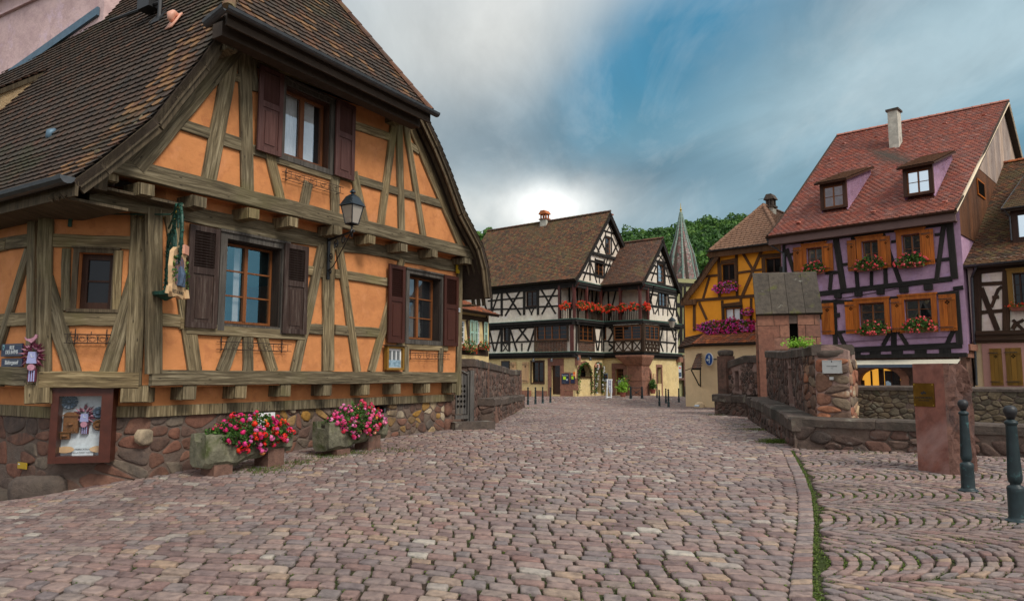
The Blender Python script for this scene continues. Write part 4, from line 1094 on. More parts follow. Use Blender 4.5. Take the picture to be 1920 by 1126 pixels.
mb = MB(); roofslab(mb, [B2_+back*1.6-V((0, 0, .03)), A2+back*1.6-V((0, 0, .03))], [B2_-V((0, 0, .03)), A2-V((0, 0, .03))], .09); mb.build('eave', MAT['timber_dark'], ck)
Q1 = onroof2(187, 30, 0)[0]; Q2 = onroof2(20, 147, 1)[0]; dq = Q1-Q2; PK = F(Q2.x, Q2.y, math.degrees(math.atan2(dq.x, dq.y)))
ph = thing('pink_house', 'plain pink plastered house wall rising behind the big tiled roof at the upper left', 'house', PK.P(0, g(Q2.x, Q2.y)))
uq = V((dq.x, dq.y, 0)).length
mb = MB(); wall(mb, PK, [(-14, -2), (uq+.15, -2), (uq+.15, 22), (-14, 22)], [], 0, .2, thick=.5); mb.build('wall', MAT['plaster_pink'], ph)
mb = MB(); zc0 = PK.uz(0, 28)[1]; ze = PK.uz(60, -6)[1]
a = PK.uz(-40, 52); b = PK.uz(85, -6); dd = V((b[0]-a[0], b[1]-a[1])).normalized()
for (h0, h1, o) in ((0, .06, .08), (.5, .8, .3)):
    n_ = V((-dd.y, dd.x)); q = [(a[0]-dd.x*9+n_.x*h0, a[1]-dd.y*9+n_.y*h0), (b[0]+dd.x*3+n_.x*h0, b[1]+dd.y*3+n_.y*h0), (b[0]+dd.x*3+n_.x*h1, b[1]+dd.y*3+n_.y*h1), (a[0]-dd.x*9+n_.x*h1, a[1]-dd.y*9+n_.y*h1)]
    mb.prism([PK.P(u, z, o) for u, z in q], PK.N*o)
mb.build('cornice', MAT['plaster_pink'], ph)
mb = MB(); s0 = V((0, 0, .03))
mb.box((Q1+Q2)/2+PK.N*.04+V((0, 0, .1)), dq*.5, PK.N*.03, V((0, 0, .1))); mb.build('flashing', MAT['zinc_blue'], ph)
# ---- small things kept in the cellar window
t = thing('candle_jars', 'row of small candle jars standing in the cellar window of the near house', 'jars', HBC.P(cellar[0]+.3, cellar[1], -.12))
for i, (du, c) in enumerate(((.28, 'paper'), (.42, 'petal_red'), (.55, 'dark'), (.68, 'paper'))):
    mb = MB(); mb.lathe(HBC.P(cellar[0]+du, cellar[1], -.12), [(.04, 0), (.042, .09), (.03, .11), (.03, .13), (.02, .135)], 10, .5); mb.build('jar', MAT[c], t, smooth=True)
# ---- display case
DC = HB.shifted(-.02)
r = DC.rect(93, 209, 730, 869); t = thing('display_case', 'dark red wooden display case with dolls and ornaments behind glass on the stone base', 'display case', DC.P(r[0], r[1]))
mb = MB(); u0, z0, u1, z1 = r; s = .1
fbox(mb, DC, u0, z0, u0+s, z1, -.26, 0); fbox(mb, DC, u1-s*1.6, z0, u1, z1, -.26, 0); fbox(mb, DC, u0+s, z1-s, u1-s*1.6, z1, -.26, -.003); fbox(mb, DC, u0+s, z0, u1-s*1.6, z0+s, -.26, -.003)
fbox(mb, DC, u0-.01, z1, u1+.01, z1+.03, -.26, .02)
mb.build('case_frame', MAT['case_red'], t)
a0, b0, a1, b1 = u0+s, z0+s, u1-s*1.6, z1-s
mb = MB(); fbox(mb, DC, a0-.01, b0-.01, a1+.01, b1+.01, -.25, -.2); mb.build('backing', MAT['paper'], t)
mb = MB(); mb.poly([DC.P(a0, b0, -.02), DC.P(a1, b0, -.02), DC.P(a1, b1, -.02), DC.P(a0, b1, -.02)]); mb.build('pane', glassmat('case_glass', refl=.12, clear=True), t)
mb = MB()
def K(x, y): return a0+(a1-a0)*x, b0+(b1-b0)*y
def clock(par, f, u, z, off, w, h, nb=46, sd=1, big=False):
    """carved fantasy wall clock with rosette leaves, pale dial and hanging pendulum"""
    st = rnd.getstate(); rnd.seed(sd); m1 = MB(); m2 = MB(); m3 = MB()
    for i in range(nb):
        an = 2*math.pi*i/nb+rnd.uniform(-.1, .1); rr = rnd.uniform(.55, 1); cu, cz = u+math.cos(an)*w*.3*rr, z+math.sin(an)*h*.26*rr+h*.08
        d = V((math.cos(an), math.sin(an))); l = w*.22*rnd.uniform(.7, 1.2); q = V((-d.y, d.x))*w*.05
        pt = lambda a, b, o: f.P(a, b, off+o)
        (m1 if i % 3 else m2).shape([pt(cu-d.x*l*.4, cz-d.y*l*.4, .03), pt(cu+q.x, cz+q.y, .05), pt(cu+d.x*l, cz+d.y*l, .04), pt(cu-q.x, cz-q.y, .05), pt(cu, cz, .09)], [(0, 3, 4), (3, 2, 4), (2, 1, 4), (1, 0, 4)], rnd.random())
    m3.prism([f.P(u+a*w, z+b*h, off+.1) for a, b in ((-.17, -.1), (.17, -.1), (.12, .14), (-.12, .14))], f.N*.1)
    m2.prism([f.P(u+w*.13*math.cos(k*.63), z-h*.18+w*.13*math.sin(k*.63), off+.1) for k in range(10)], f.N*.05)
    fbox(m1, f, u-w*.14, z-h*.48, u+w*.14, z-h*.2, off, off+.05)
    for k in (-1, 0, 1): fbox(m3, f, u+k*w*.08-w*.02, z-h*.47, u+k*w*.08+w*.02, z-h*.24, off+.05, off+.058)
    if big:
        pts = [(-.28, .44), (-.2, .40), (-.05, .41), (.05, .44), (.1, .5), (.17, .49), (.14, .42), (.05, .36), (-.02, .32), (-.1, .35), (-.22, .38)]
        m2.prism([f.P(u+a*w, z+b*h, off+.12) for a, b in pts][::-1], f.N*.05)
    m1.build('carved_leaves', MAT['magenta_dark'], par); m2.build('carved_figures', MAT['pink_paint'], par); m3.build('clock_case', MAT['lilac'], par)
    mb2 = MB(); zc = z+h*.03
    for aa, ll in ((100, .07), (10, .05)): mb2.tube([f.P(u, zc, off+.105), f.P(u+math.cos(R(aa))*h*ll, zc+math.sin(R(aa))*h*ll, off+.105)], .004, 4)
    mb2.build('clock_hands', MAT['text_white'], par); rnd.setstate(st)
oc = thing('ornament', 'dark blue carved clock hanging in the middle of the display case', 'ornament', DC.P(*K(.56, .6), -.2)); clock(oc, DC, *K(.56, .62), -.2, .36, .5, 30, 3)
def orn(x, y, w, h, mat, lab, kind='ornament', round_=False):
    u, z = K(x, y); t2 = thing(kind, lab, 'ornament', DC.P(u, z, -.2)); mb = MB()
    if round_:
        for k in range(12): mb.tube([DC.P(u, z, -.19), DC.P(u+w*.5*math.cos(k*.52), z+w*.5*math.sin(k*.52), -.15)], [.006, .028], 6, rnd.random())
        mb.lathe(DC.P(u, z-.03, -.15), [(.01, 0), (.04, .02), (.04, .05), (.01, .07)], 8)
    else:
        fbox(mb, DC, u-w/2, z-h/2, u+w/2, z+h/2, -.2, -.12); mb.prism([DC.P(u-w*.62, z+h/2, -.1), DC.P(u+w*.62, z+h/2, -.1), DC.P(u+w*.3, z+h*.72, -.1), DC.P(u-w*.3, z+h*.72, -.1)], DC.N*.1)
        mb.lathe(DC.P(u, z-.02, -.11), [(.01, 0), (.045, .02), (.03, .04)], 8)
    mb.build('body', MAT[mat], t2)
    mb = MB()
    for k in range(4): fbox(mb, DC, u-w*.3+k*w*.2, z-h*.4, u-w*.3+k*w*.2+w*.1, z-h*.25, -.12, -.1)
    if not round_: mb.build('trim', MAT['wood_toy'], t2)
orn(.24, .52, .2, .26, 'wood_toy', 'brown wooden cuckoo clock at the left inside the display case')
orn(.87, .71, .16, .16, 'slate_blue', 'round dark blue rosette ornament at the upper right inside the display case', round_=True)
orn(.88, .5, .15, .15, 'wood_toy', 'small brown star ornament below the blue rosette inside the display case', round_=True)
orn(.12, .33, .12, .1, 'wood_toy', 'little brown wooden house at the lower left edge inside the display case')
orn(.16, .9, .22, .08, 'slate_blue', 'dark garland ornament in the top left corner of the display case', round_=True)
mb = MB(); fbox(mb, DC, *K(.3, .0), *K(.8, .13), -.19, -.15); q = thing('notice_card', 'pale blue card with small dark writing at the bottom of the display case', 'card', DC.P(*K(.55, .05), -.15)); mb.build('card', MAT['paper'], q)
text(q, 'FABRICATION', DC, *K(.55, .1), -.148, .035, MAT['text_mid']); text(q, 'DE LA FORET NOIRE', DC, *K(.55, .045), -.148, .032, MAT['text_mid'])
for k, cx in enumerate((.13, .93)):
    mb = MB(); u, z = K(cx, .1); rr = .09
    mb.prism([DC.P(min(a1-.003, max(a0+.003, u+math.cos(j*.45)*.13)), z+math.sin(j*.45)*.05, -.14) for j in range(14)], DC.N*.03, .6)
    tag(mb.build('wood_slice', MAT['sign_cream'], None, loc=DC.P(u, z, -.15)), ('left' if k == 0 else 'right')+' oval wooden slice leaning at the foot of the display case', 'wood slice')
# ---- street name plates and carved clock on the corner post
NP = HA.shifted(.03)
def plate(name, x0, x1, yt, yb, lab, lines, mat='navy', fs=.1, fr='text_mid', f=None, emb=None):
    f = f or NP; u0, z0, u1, z1 = f.rect(x0, x1, yt, yb); t = thing(name, lab, 'sign', f.P((u0+u1)/2, z0)); mb = MB(); fbox(mb, f, u0, z0, u1, z1, 0, .02); mb.build('plate', MAT[mat], t)
    mb = MB(); k = .02; e = .007
    for (a, b, c, d) in ((u0+k, z0+k, u1-k, z0+k+e), (u0+k, z1-k-e, u1-k, z1-k), (u0+k, z0+k, u0+k+e, z1-k), (u1-k-e, z0+k, u1-k, z1-k)): fbox(mb, f, a, b, c, d, .02, .023)
    mb.build('border', MAT[fr], t)
    for (s, xx, yy, sz) in lines: text(t, s, f, u0+(u1-u0)*xx, z0+(z1-z0)*yy, .0215, sz, MAT['text_white'])
    if emb:
        cu, cz = u0+(u1-u0)*.12, z0+(z1-z0)*.7; mb = MB(); mb.prism([f.P(cu+a*.028, cz+b*.045, .026) for a, b in ((-1, 1), (-1, -.2), (0, -1), (1, -.2), (1, 1))], f.N*.006); mb.build('crest', MAT['mint'], t)
        mb = MB(); mb.prism([f.P(cu+a*.015, cz+b*.03, .029) for a, b in ((-1, .7), (0, -.5), (1, .7), (0, .2))], f.N*.003); mb.build('crest_mark', MAT['dark'], t)
    return t
plate('street_sign', 5, 44, 645, 668, 'dark blue street plate reading RUE DES BAINS beside the carved clock', [('RUE', .52, .68, .085), ('DES BAINS', .52, .32, .085)], emb=True)
plate('street_sign', 5, 44, 672, 687, 'narrow dark blue plate reading Bädergassel under the RUE DES BAINS plate', [('Bädergassel', .5, .5, .09)])
u, z = HA.uz(64, 675, .1); t = thing('wall_clock', 'pink and purple carved clock with a bird on top, hanging on the corner post', 'clock', HB.P(*HB.uz(64, 675, .1), .1))
clock(t, HB, *HB.uz(64, 672, .1), .1, .38, .72, 60, 9, True)
# yellow square and red sign at the edge
mb = MB(); u0, z0, u1, z1 = HBB.rect(34, 51, 865, 877); mb = MB(); FA = HBA.shifted(.05); r = FA.rect(34, 51, 865, 877); fbox(mb, FA, r[0], r[1], r[2], r[3], 0, .01)
t = thing('marker_plate', 'small yellow marker plate low on the stone base near the display case', 'plate', FA.P(r[0], r[1])); mb.build('plate', MAT['yellow_plate'], t)
mb = MB(); fbox(mb, FA, r[0]+.02, r[1]+.06, r[0]+.07, r[3]-.02, .01, .013); mb.build('emblem', MAT['paper'], t)
# framed calendar
CF = HC.shifted(.05); r = CF.rect(720, 752, 648, 693); t = thing('picture_case', 'small light wooden case with a picture calendar under the right shutter', 'picture case', CF.P(r[0], r[1])); u0, z0, u1, z1 = r; s = .05
mb = MB(); fbox(mb, CF, u0, z0, u0+s, z1, 0, .1); fbox(mb, CF, u1-s, z0, u1, z1, 0, .1); fbox(mb, CF, u0+s, z0, u1-s, z0+s, 0, .098); fbox(mb, CF, u0+s, z1-s, u1-s, z1, 0, .098); mb.build('frame', MAT['shutter_ochre'], t)
mb = MB(); mb.prism([CF.P(u0-.05, z1+.02, .14), CF.P(u1+.03, z1+.02, .14), CF.P(u1+.03, z1, .14), CF.P(u0-.05, z1, .14)][::-1], CF.N*.14); mb.build('rain_cover', MAT['board_dark'], t)
mb = MB(); fbox(mb, CF, u0+s, z0+s, u1-s, z1-s, .0, .04); mb.build('calendar_sheet', MAT['white_paint'], t)
mb = MB(); w_ = (u1-u0-2*s)
for i in range(3):
    for j in range(4): fbox(mb, CF, u0+s+w_*(.1+.29*i), z1-s-.05-(z1-z0)*.115*(j+1), u0+s+w_*(.1+.29*i+.22), z1-s-.02-(z1-z0)*.115*j-.03, .04, .042, rnd.random())
mb.build('month_grid', MAT['text_mid'], t)
mb = MB(); fbox(mb, CF, u0+s+.01, z0+s+.01, u1-s-.01, z0+(z1-z0)*.42, .04, .043); mb.build('landscape_photo', S('photo_print', [(.03, .06, .03), (.12, .2, .25), (.3, .42, .5), (.05, .1, .05)], scale=9, rough=.4, bstr=0), t)
# house number
mb = MB(); f = HC.shifted(.1); r = f.rect(857.5, 862.5, 577, 584); mb = MB(); fbox(mb, f, *r, -.02, .01); t = thing('house_number', 'tiny pale blue house number plate on the right corner post', 'number plate', f.P(r[0], r[1])); mb.build('plate', MAT['paper'], t); text(t, '30', f, (r[0]+r[2])/2, (r[1]+r[3])/2, .012, .09, MAT['navy'])
mb = MB(); f = HC.shifted(.08); u, z = f.uz(857, 502); mb.prism([f.P(u+a, z+b, .03) for a, b in ((-.05, -.14), (.06, -.14), (.08, -.08), (0, -.02), (.02, .12), (-.06, .14))], f.N*.03); tag(mb.build('door_hook', MAT['yellow_plate'], None, loc=f.P(u, z)), 'small yellow shape fixed high on the right corner post', 'ornament')
# ---- wall lantern
f = HC.shifted(.06); ub, zt_ = f.uz(616, 445); zb_ = f.uz(616, 524)[1]
Lp = HC.P(HC.u(663, 455, .7)-0, zt_, 0)
lam = thing('wall_lantern', 'black iron lantern with frosted panes on a scrolled bracket', 'lantern', f.P(ub, zb_))
dirL = (HC.px(659, 452, 1.08)); bs = f.P(ub, zt_-.06)
tip = V((dirL.x, dirL.y, dirL.z)); hz = tip-bs; arm = V((hz.x, hz.y, 0)); al = arm.length; ad = arm/al
zarm = bs.z
mb = MB(); mb.box((f.P(ub, zt_, .015)+f.P(ub, zb_, .015))/2, f.U*.035, f.N*.012, V((0, 0, (zt_-zb_)/2)))
mb.box(bs+ad*al*.55+V((0, 0, 0)), ad*al*.55, ad.cross(V((0, 0, 1)))*.014, V((0, 0, .02)))
mb.tube([bs+V((0, 0, -.62)), bs+ad*al*.25+V((0, 0, -.56)), bs+ad*al*.95+V((0, 0, -.03))], .012, 6)
def scroll(c, r0, r1, turns, a0, s=1):
    k = 26; mb.tube([bs+ad*(c[0]+(r0+(r1-r0)*i/k)*math.cos(a0+s*turns*6.283*i/k))+V((0, 0, c[1]+(r0+(r1-r0)*i/k)*math.sin(a0+s*turns*6.283*i/k))) for i in range(k+1)], .012, 5)
scroll((al*.36, -.14), .01, .11, 1.6, 0); scroll((al*.66, -.09), .06, .07, 1, 0); scroll((al*.14, -.36), .01, .1, 1.6, 1); scroll((al*.12, -.66), .01, .07, 1.4, 2); scroll((al, -.07), .01, .05, 1.3, 1)
mb.build('bracket', MAT['iron'], lam)
c = bs+ad*al+V((0, 0, .0)); th_ = R(31.5)
def ringq(r, z, rot=0): return [c+V((math.cos(a)*r, math.sin(a)*r, z)) for a in [rot+math.pi/2*k+R(13) for k in range(4)]]
zb1, zb2 = .15, .5; r1, r2 = .12, .21
mb = MB(); mb.tube([c, c+V((0, 0, zb1))], .018, 6); mb.lathe(c, [(.03, -.03), (.04, 0), (.02, .05)], 8)
A_, B2 = ringq(r1, zb1), ringq(r2, zb2)
for k in range(4):
    mb.tube([A_[k], B2[k]], .012, 5); mb.tube([A_[k], A_[(k+1) % 4]], .014, 5); mb.tube([B2[k], B2[(k+1) % 4]], .016, 5)
    mb.tube([c+V((0, 0, .1)), A_[k]*.5+(c+V((0, 0, .14)))*.5+(A_[k]-c)*.2, A_[k]], .008, 5)
mb.build('lantern_frame', MAT['iron'], lam)
mb = MB()
for (ra, za, rb, zb3) in ((.26, .495, .23, .52), (.23, .52, .14, .65), (.14, .65, .13, .67), (.13, .67, .05, .72)):
    P_, Q_ = ringq(ra, za), ringq(rb, zb3)
    for k in range(4): mb.poly([P_[k], P_[(k+1) % 4], Q_[(k+1) % 4], Q_[k]])
mb.poly(ringq(.26, .495)[::-1]); mb.lathe(c, [(.04, .71), (.025, .74), (.06, .76), (.05, .785), (.025, .81), (.01, .83)], 10)
mb.build('lantern_roof', MAT['lantern_paint'], lam)
mb = MB(); A_, B2 = ringq(r1*.98, zb1), ringq(r2*.98, zb2)
for k in range(4): mb.poly([A_[k], A_[(k+1) % 4], B2[(k+1) % 4], B2[k]])
mb.build('pane', MAT['lamp_glass'], lam)
# ---- hanging sign on the corner
bf = HC; base_ = HC.P(.02, HC.uz(272, 550)[1], .06); Nn = (HC.N+HB.N).normalized()
hs = thing('hanging_sign', 'carved wooden sign hung from a green leafy wrought iron bracket on the house corner', 'sign', base_)
z_t = at_depth(300, 393, 10.7).z; z_b = at_depth(268, 550, 11).z
mb = MB(); mb.tube([base_+Nn*.05, V((base_.x, base_.y, z_t-.4))+Nn*.05], .022, 6)
mb.lathe(V((base_.x, base_.y, z_b-.02))+Nn*.1, [(.02, -.08), (.1, -.03), (.19, 0), (.2, .05), (.08, .06), (.03, .1)], 12)
pole0 = HB.px(132, 401, .12); tipa = V((base_.x, base_.y, z_t))+Nn*.95
mb.tube([pole0, V((base_.x, base_.y, z_t))+Nn*.2, tipa], .012, 6); mb.box(HB.px(132, 412, .07), HB.U*.025, HB.N*.02, V((0, 0, .11)))
for k in range(3):
    q0 = V((base_.x, base_.y, z_t-.2-.3*k)); mb.tube([q0+Nn*.05, q0+Nn*(.35-.06*k)+V((0, 0, .1)), q0+Nn*(.55-.1*k)+V((0, 0, .3)), q0+Nn*(.75-.1*k)+V((0, 0, .12)), q0+Nn*(.8-.1*k)+V((0, 0, -.12))], .016, 6)
def ringarc(cn, rr, a0, a1, r=.02, k=16): mb.tube([cn+Nn*math.cos(a0+(a1-a0)*i/k)*rr*.7+V((0, 0, math.sin(a0+(a1-a0)*i/k)*rr)) for i in range(k+1)], r, 6)
cc = V((base_.x, base_.y, z_t-.45))+Nn*.75
ringarc(cc, .5, -.9, 4.0, .022); ringarc(cc, .38, -.4, 3.6, .016); ringarc(V((base_.x, base_.y, z_t-.6))+Nn*.3, .33, -1, 3, .016)
mb.tube([V((base_.x, base_.y, z_b+.2))+Nn*.05, V((base_.x, base_.y, z_b+.6))+Nn*.2, V((base_.x, base_.y, z_b+1.0))+Nn*.6], .015, 6)
for k in range(5): mb.tube([cc+Nn*.1+V((0, 0, -.42-.04*k)), cc+Nn*.1+V((0, 0, -.45-.04*k))], .018, 5)
mb.build('bracket', S('green_iron', [(.008, .03, .02), (.015, .06, .04), (.03, .1, .07)], scale=9, rough=.5, bstr=.2), hs)
mb = MB(); st = rnd.getstate(); rnd.seed(4); pts = []
for i in range(170):
    an = rnd.uniform(-1, 4.2); rr = rnd.choice((.5, .38)); pts.append(cc+Nn*math.cos(an)*rr*.7+V((0, 0, math.sin(an)*rr)))
    pts.append(V((base_.x, base_.y, rnd.uniform(z_b, z_t-.3)))+Nn*rnd.uniform(.03, .12))
leafcloud(mb, pts, .05); mb.build('iron_leaves', bpy.data.materials['green_iron'], hs)
mb = MB()
for i in range(40): an = rnd.uniform(-1, 4); blossom(mb, cc+Nn*math.cos(an)*.32+V((0, 0, math.sin(an)*.46)), .02, rnd.random(), 5)
leafcloud(mb, [pole0.lerp(V((base_.x, base_.y, z_t)), rnd.uniform(.68, .95))+V((rnd.gauss(0, .02), 0, rnd.gauss(0, .03))) for _ in range(90)], .05)
mb.build('gilt_ornament', MAT['gold'], hs); rnd.setstate(st)
# the board, seen nearly edge on
SF = F(0, 0, 0); sc_ = cc+Nn*.12; yaw = math.degrees(math.atan2(Nn.x, Nn.y))
SF = F(sc_.x, sc_.y, yaw-14 if False else yaw+180-4)
SF = F(sc_.x, sc_.y, -6)
zt2 = at_depth(302, 468, 10.6).z; zb2_ = at_depth(300, 560, 10.6).z; zm = (zt2+zb2_)/2; hh = (zt2-zb2_)/2
prof = [(-.26, -.8), (-.2, -1), (0, -.9), (.2, -1), (.3, -.8), (.24, -.6), (.3, .2), (.26, .75), (.12, .98), (-.12, 1.0), (-.24, .8), (-.28, .2), (-.24, -.5)]
mb = MB(); mb.prism([SF.P(a, zm+b*hh, .03) for a, b in prof], SF.N*.06); mb.tube([SF.P(-.3, zm-hh*.9, -.02), SF.P(-.3, zm-hh*.6, 0)], .03, 8); mb.tube([SF.P(.3, zm-hh*.95, .05), SF.P(.3, zm-hh*.6, .03)], .05, 8)
mb.build('sign_board', MAT['sign_cream'], hs)
mb = MB(); mb.prism([SF.P(a*.62, zm+b*hh*.6+.04, .04) for a, b in prof], SF.N*.006); mb.build('painted_panel', S('sign_paint', [(.35, .3, .2), (.2, .1, .08), (.1, .12, .2), (.5, .4, .25)], scale=14, rough=.6, bstr=0), hs)
mb = MB(); mb.tube([SF.P(-.03, zm-.2, .05), SF.P(0, zm-.02, .06), SF.P(.0, zm+.1, .05)], [.05, .06, .02], 7); mb.tube([SF.P(.08, zm-.2, .05), SF.P(.08, zm, .06), SF.P(.08, zm+.08, .05)], [.05, .04, .02], 7); mb.build('painted_figures', MAT['slate_blue'], hs)
mb = MB(); leafcloud(mb, [SF.P(s*.24+rnd.gauss(0, .02), zm+rnd.uniform(-.22, .22), .06) for s in (-1, 1) for _ in range(40)], .05); mb.build('vine_leaves', MAT['leaf'], hs)
mb = MB(); mb.box(SF.P(.2, zt2+.01, .03), SF.U*.09, SF.N*.03, V((0, 0, .07))); mb.build('scroll_end', MAT['copper_pink'], hs)
text(hs, 'RESTAURANT', SF, 0, zm-hh*.78, .031, .075, MAT['text_dark'])
# ---- big boulder at the foot of the corner
p = HBB.px(55, 918, .2); mb = MB(); t_ = MB()
def boulder(c, X, Y, Z, name, mat, lab, sd=1, cat='boulder', sub=(14, 9), group=None, rough=.18):
    st = rnd.getstate(); rnd.seed(sd); ph = [(rnd.uniform(-1, 1), rnd.uniform(-1, 1), rnd.uniform(-1, 1), rnd.uniform(1.5, 5), rnd.random()*6) for _ in range(9)]; mb = MB(); nu, nv = sub; c = V(c)
    for j in range(nv+1):
        for i in range(nu):
            a = 2*math.pi*i/nu; b = math.pi*(j/nv)-math.pi/2; d = V((math.cos(a)*math.cos(b), math.sin(a)*math.cos(b), math.sin(b)))
            sq = max(abs(d.x), abs(d.y), abs(d.z)); k = (1/sq)**.6*.82
            k *= 1+rough*sum(math.sin(d.x*q[0]*q[3]+d.y*q[1]*q[3]+d.z*q[2]*q[3]+q[4]) for q in ph)/4
            mb.v.append(tuple(c+V(X)*d.x*k+V(Y)*d.y*k+V(Z)*d.z*k))
    for j in range(nv):
        for i in range(nu): mb.f.append((j*nu+i, j*nu+(i+1) % nu, (j+1)*nu+(i+1) % nu, (j+1)*nu+i)); mb.uv.append(None); mb.t.append(.5); mb.m.append(0)
    rnd.setstate(st)
    if name is None: return mb
    o = mb.build(name, mat, None, smooth=True, loc=c)
    return tag(o, lab, cat, group)
boulder(HBB.px(70, 925, .12), HBB.U*.42, HBB.N*.24, V((0, 0, .33)), 'boulder', MAT['coping'], 'large pale grey boulder at the foot of the stone base under the carved clock', 3)
boulder(HBA.px(8, 940, .12), HBA.U*.4, HBA.N*.25, V((0, 0, .25)), 'boulder', MAT['coping'], 'low grey stone at the left picture edge beside the large boulder', 5)
# ---- stone flower troughs
def trough(x0, x1, yt, yb, az, lab, flab, W, seed, petal, fx, legs, frac, Yd):
    a = on_ground(x0, yb+18); st = rnd.getstate(); rnd.seed(seed)
    L = W; f = F(a.x, a.y, az); gz = g(*(f.P(L/2, 0, -.2)[:2])); zt = at_depth(x0+10, yt, a.y).z; zbm = zt-.5
    t = thing('flower_trough', lab, 'trough', f.P(L/2, gz, -.25), 'weathered stone flower troughs')
    mb = MB(); n = 22; D = .5
    ph = [rnd.random()*6 for _ in range(6)]
    def bot(u): return zbm+.10*math.sin(u/L*3.1*2+ph[0])*.5+(.13*(u/L)) + .02*math.sin(u*13+ph[1])
    rows = []
    for i in range(n+1):
        u = L*i/n; e = min(1, min(u, L-u)/.09+.45); w = D/2*(.9+.1*e)+.02*math.sin(u*9+ph[2]); zt_ = zt+.015*math.sin(u*7+ph[3]); b = bot(u)
        loop = []
        for (o, z) in ((-w, zt_), (-w-.01, (zt_+b)/2), (-w*.9, b+.06), (-w*.6, b), (w*.6, b), (w*.92, b+.08), (w+.02*math.sin(u*11+ph[4]), (zt_+b)/2), (w, zt_-.03), (w-.02, zt_), (w-.1, zt_-.005), (w-.13, zt_-.12), (-w+.13, zt_-.12), (-w+.1, zt_)):
            loop.append(f.P(u, z+rnd.gauss(0, .006), o-.25+rnd.gauss(0, .006)))
        rows.append(loop)
    k = len(rows[0]); b0 = len(mb.v)
    for lp in rows: mb.v += [tuple(p) for p in lp]
    for i in range(n):
        for j in range(k): mb.f.append((i*k+j, i*k+(j+1) % k, (i+1)*k+(j+1) % k, (i+1)*k+j)); mb.uv.append(None); mb.t.append(.5); mb.m.append(0)
    for q in (tuple(range(k-1, -1, -1)), tuple(n*k+j for j in range(k))): mb.f.append(q); mb.uv.append(None); mb.t.append(.5); mb.m.append(0)
    mb.build('basin', MAT['trough_stone'], t, smooth=False)
    mb = MB(); fbox(mb, f, .12, zt-.14, L-.12, zt-.06, -.42, -.1); mb.build('soil', MAT['soil'], t)
    for u in legs:
        mb = MB(); fbox(mb, f, u*L-.16, gz-.2, u*L+.16, bot(u*L)+.03, -.42, -.04); mb.build('foot', MAT['sandstone_dark'], t)
    t2 = thing('geraniums', flab, 'flowers', f.P(L*(fx[0]+fx[1])/2, zt, -.2), 'geraniums in the stone troughs')
    c = f.P(L*(fx[0]+fx[1])/2, zt+.02, -.16)
    flowers(t2, c, f.U*(L*(fx[1]-fx[0])/2*.9), f.N*.3, .27, 2600, 170, .047, .055, petal, hang=.95, seed=seed)
    mb = MB(); leafcloud(mb, [f.P(L*rnd.uniform(.08, .5), zt+rnd.uniform(-.02, .06), rnd.uniform(-.4, -.1)) for _ in range(260)], .055, up=1); mb.build('low_leaves', MAT['leaf'], t2)
    rnd.setstate(st)
trough(385, 530, 817, 880, 36, 'mossy grey stone trough on two blocks, the nearer one, left of the other trough', 'red and pink geraniums spilling from the nearer stone trough', 1.62, 12, 'petal_mixed', (.14, .97), (.2, .8), 0, 0)
trough(618, 706, 793, 840, 34, 'mossy grey stone trough on two blocks below the cellar window, farther from the viewer', 'pink and red geraniums in the farther trough below the cellar window', 1.5, 17, 'petal_pink', (.12, .93), (.25, .78), 0, 0)
# white notice board behind the flowers
f = HBC.shifted(.05); r = f.rect(480, 514, 774, 800); mb = MB(); fbox(mb, f, *r, 0, .02); tag(mb.build('notice_plate', MAT['white_paint'], None, loc=f.P(r[0], r[1])), 'blank white plate on the rubble wall behind the nearer geraniums', 'plate')
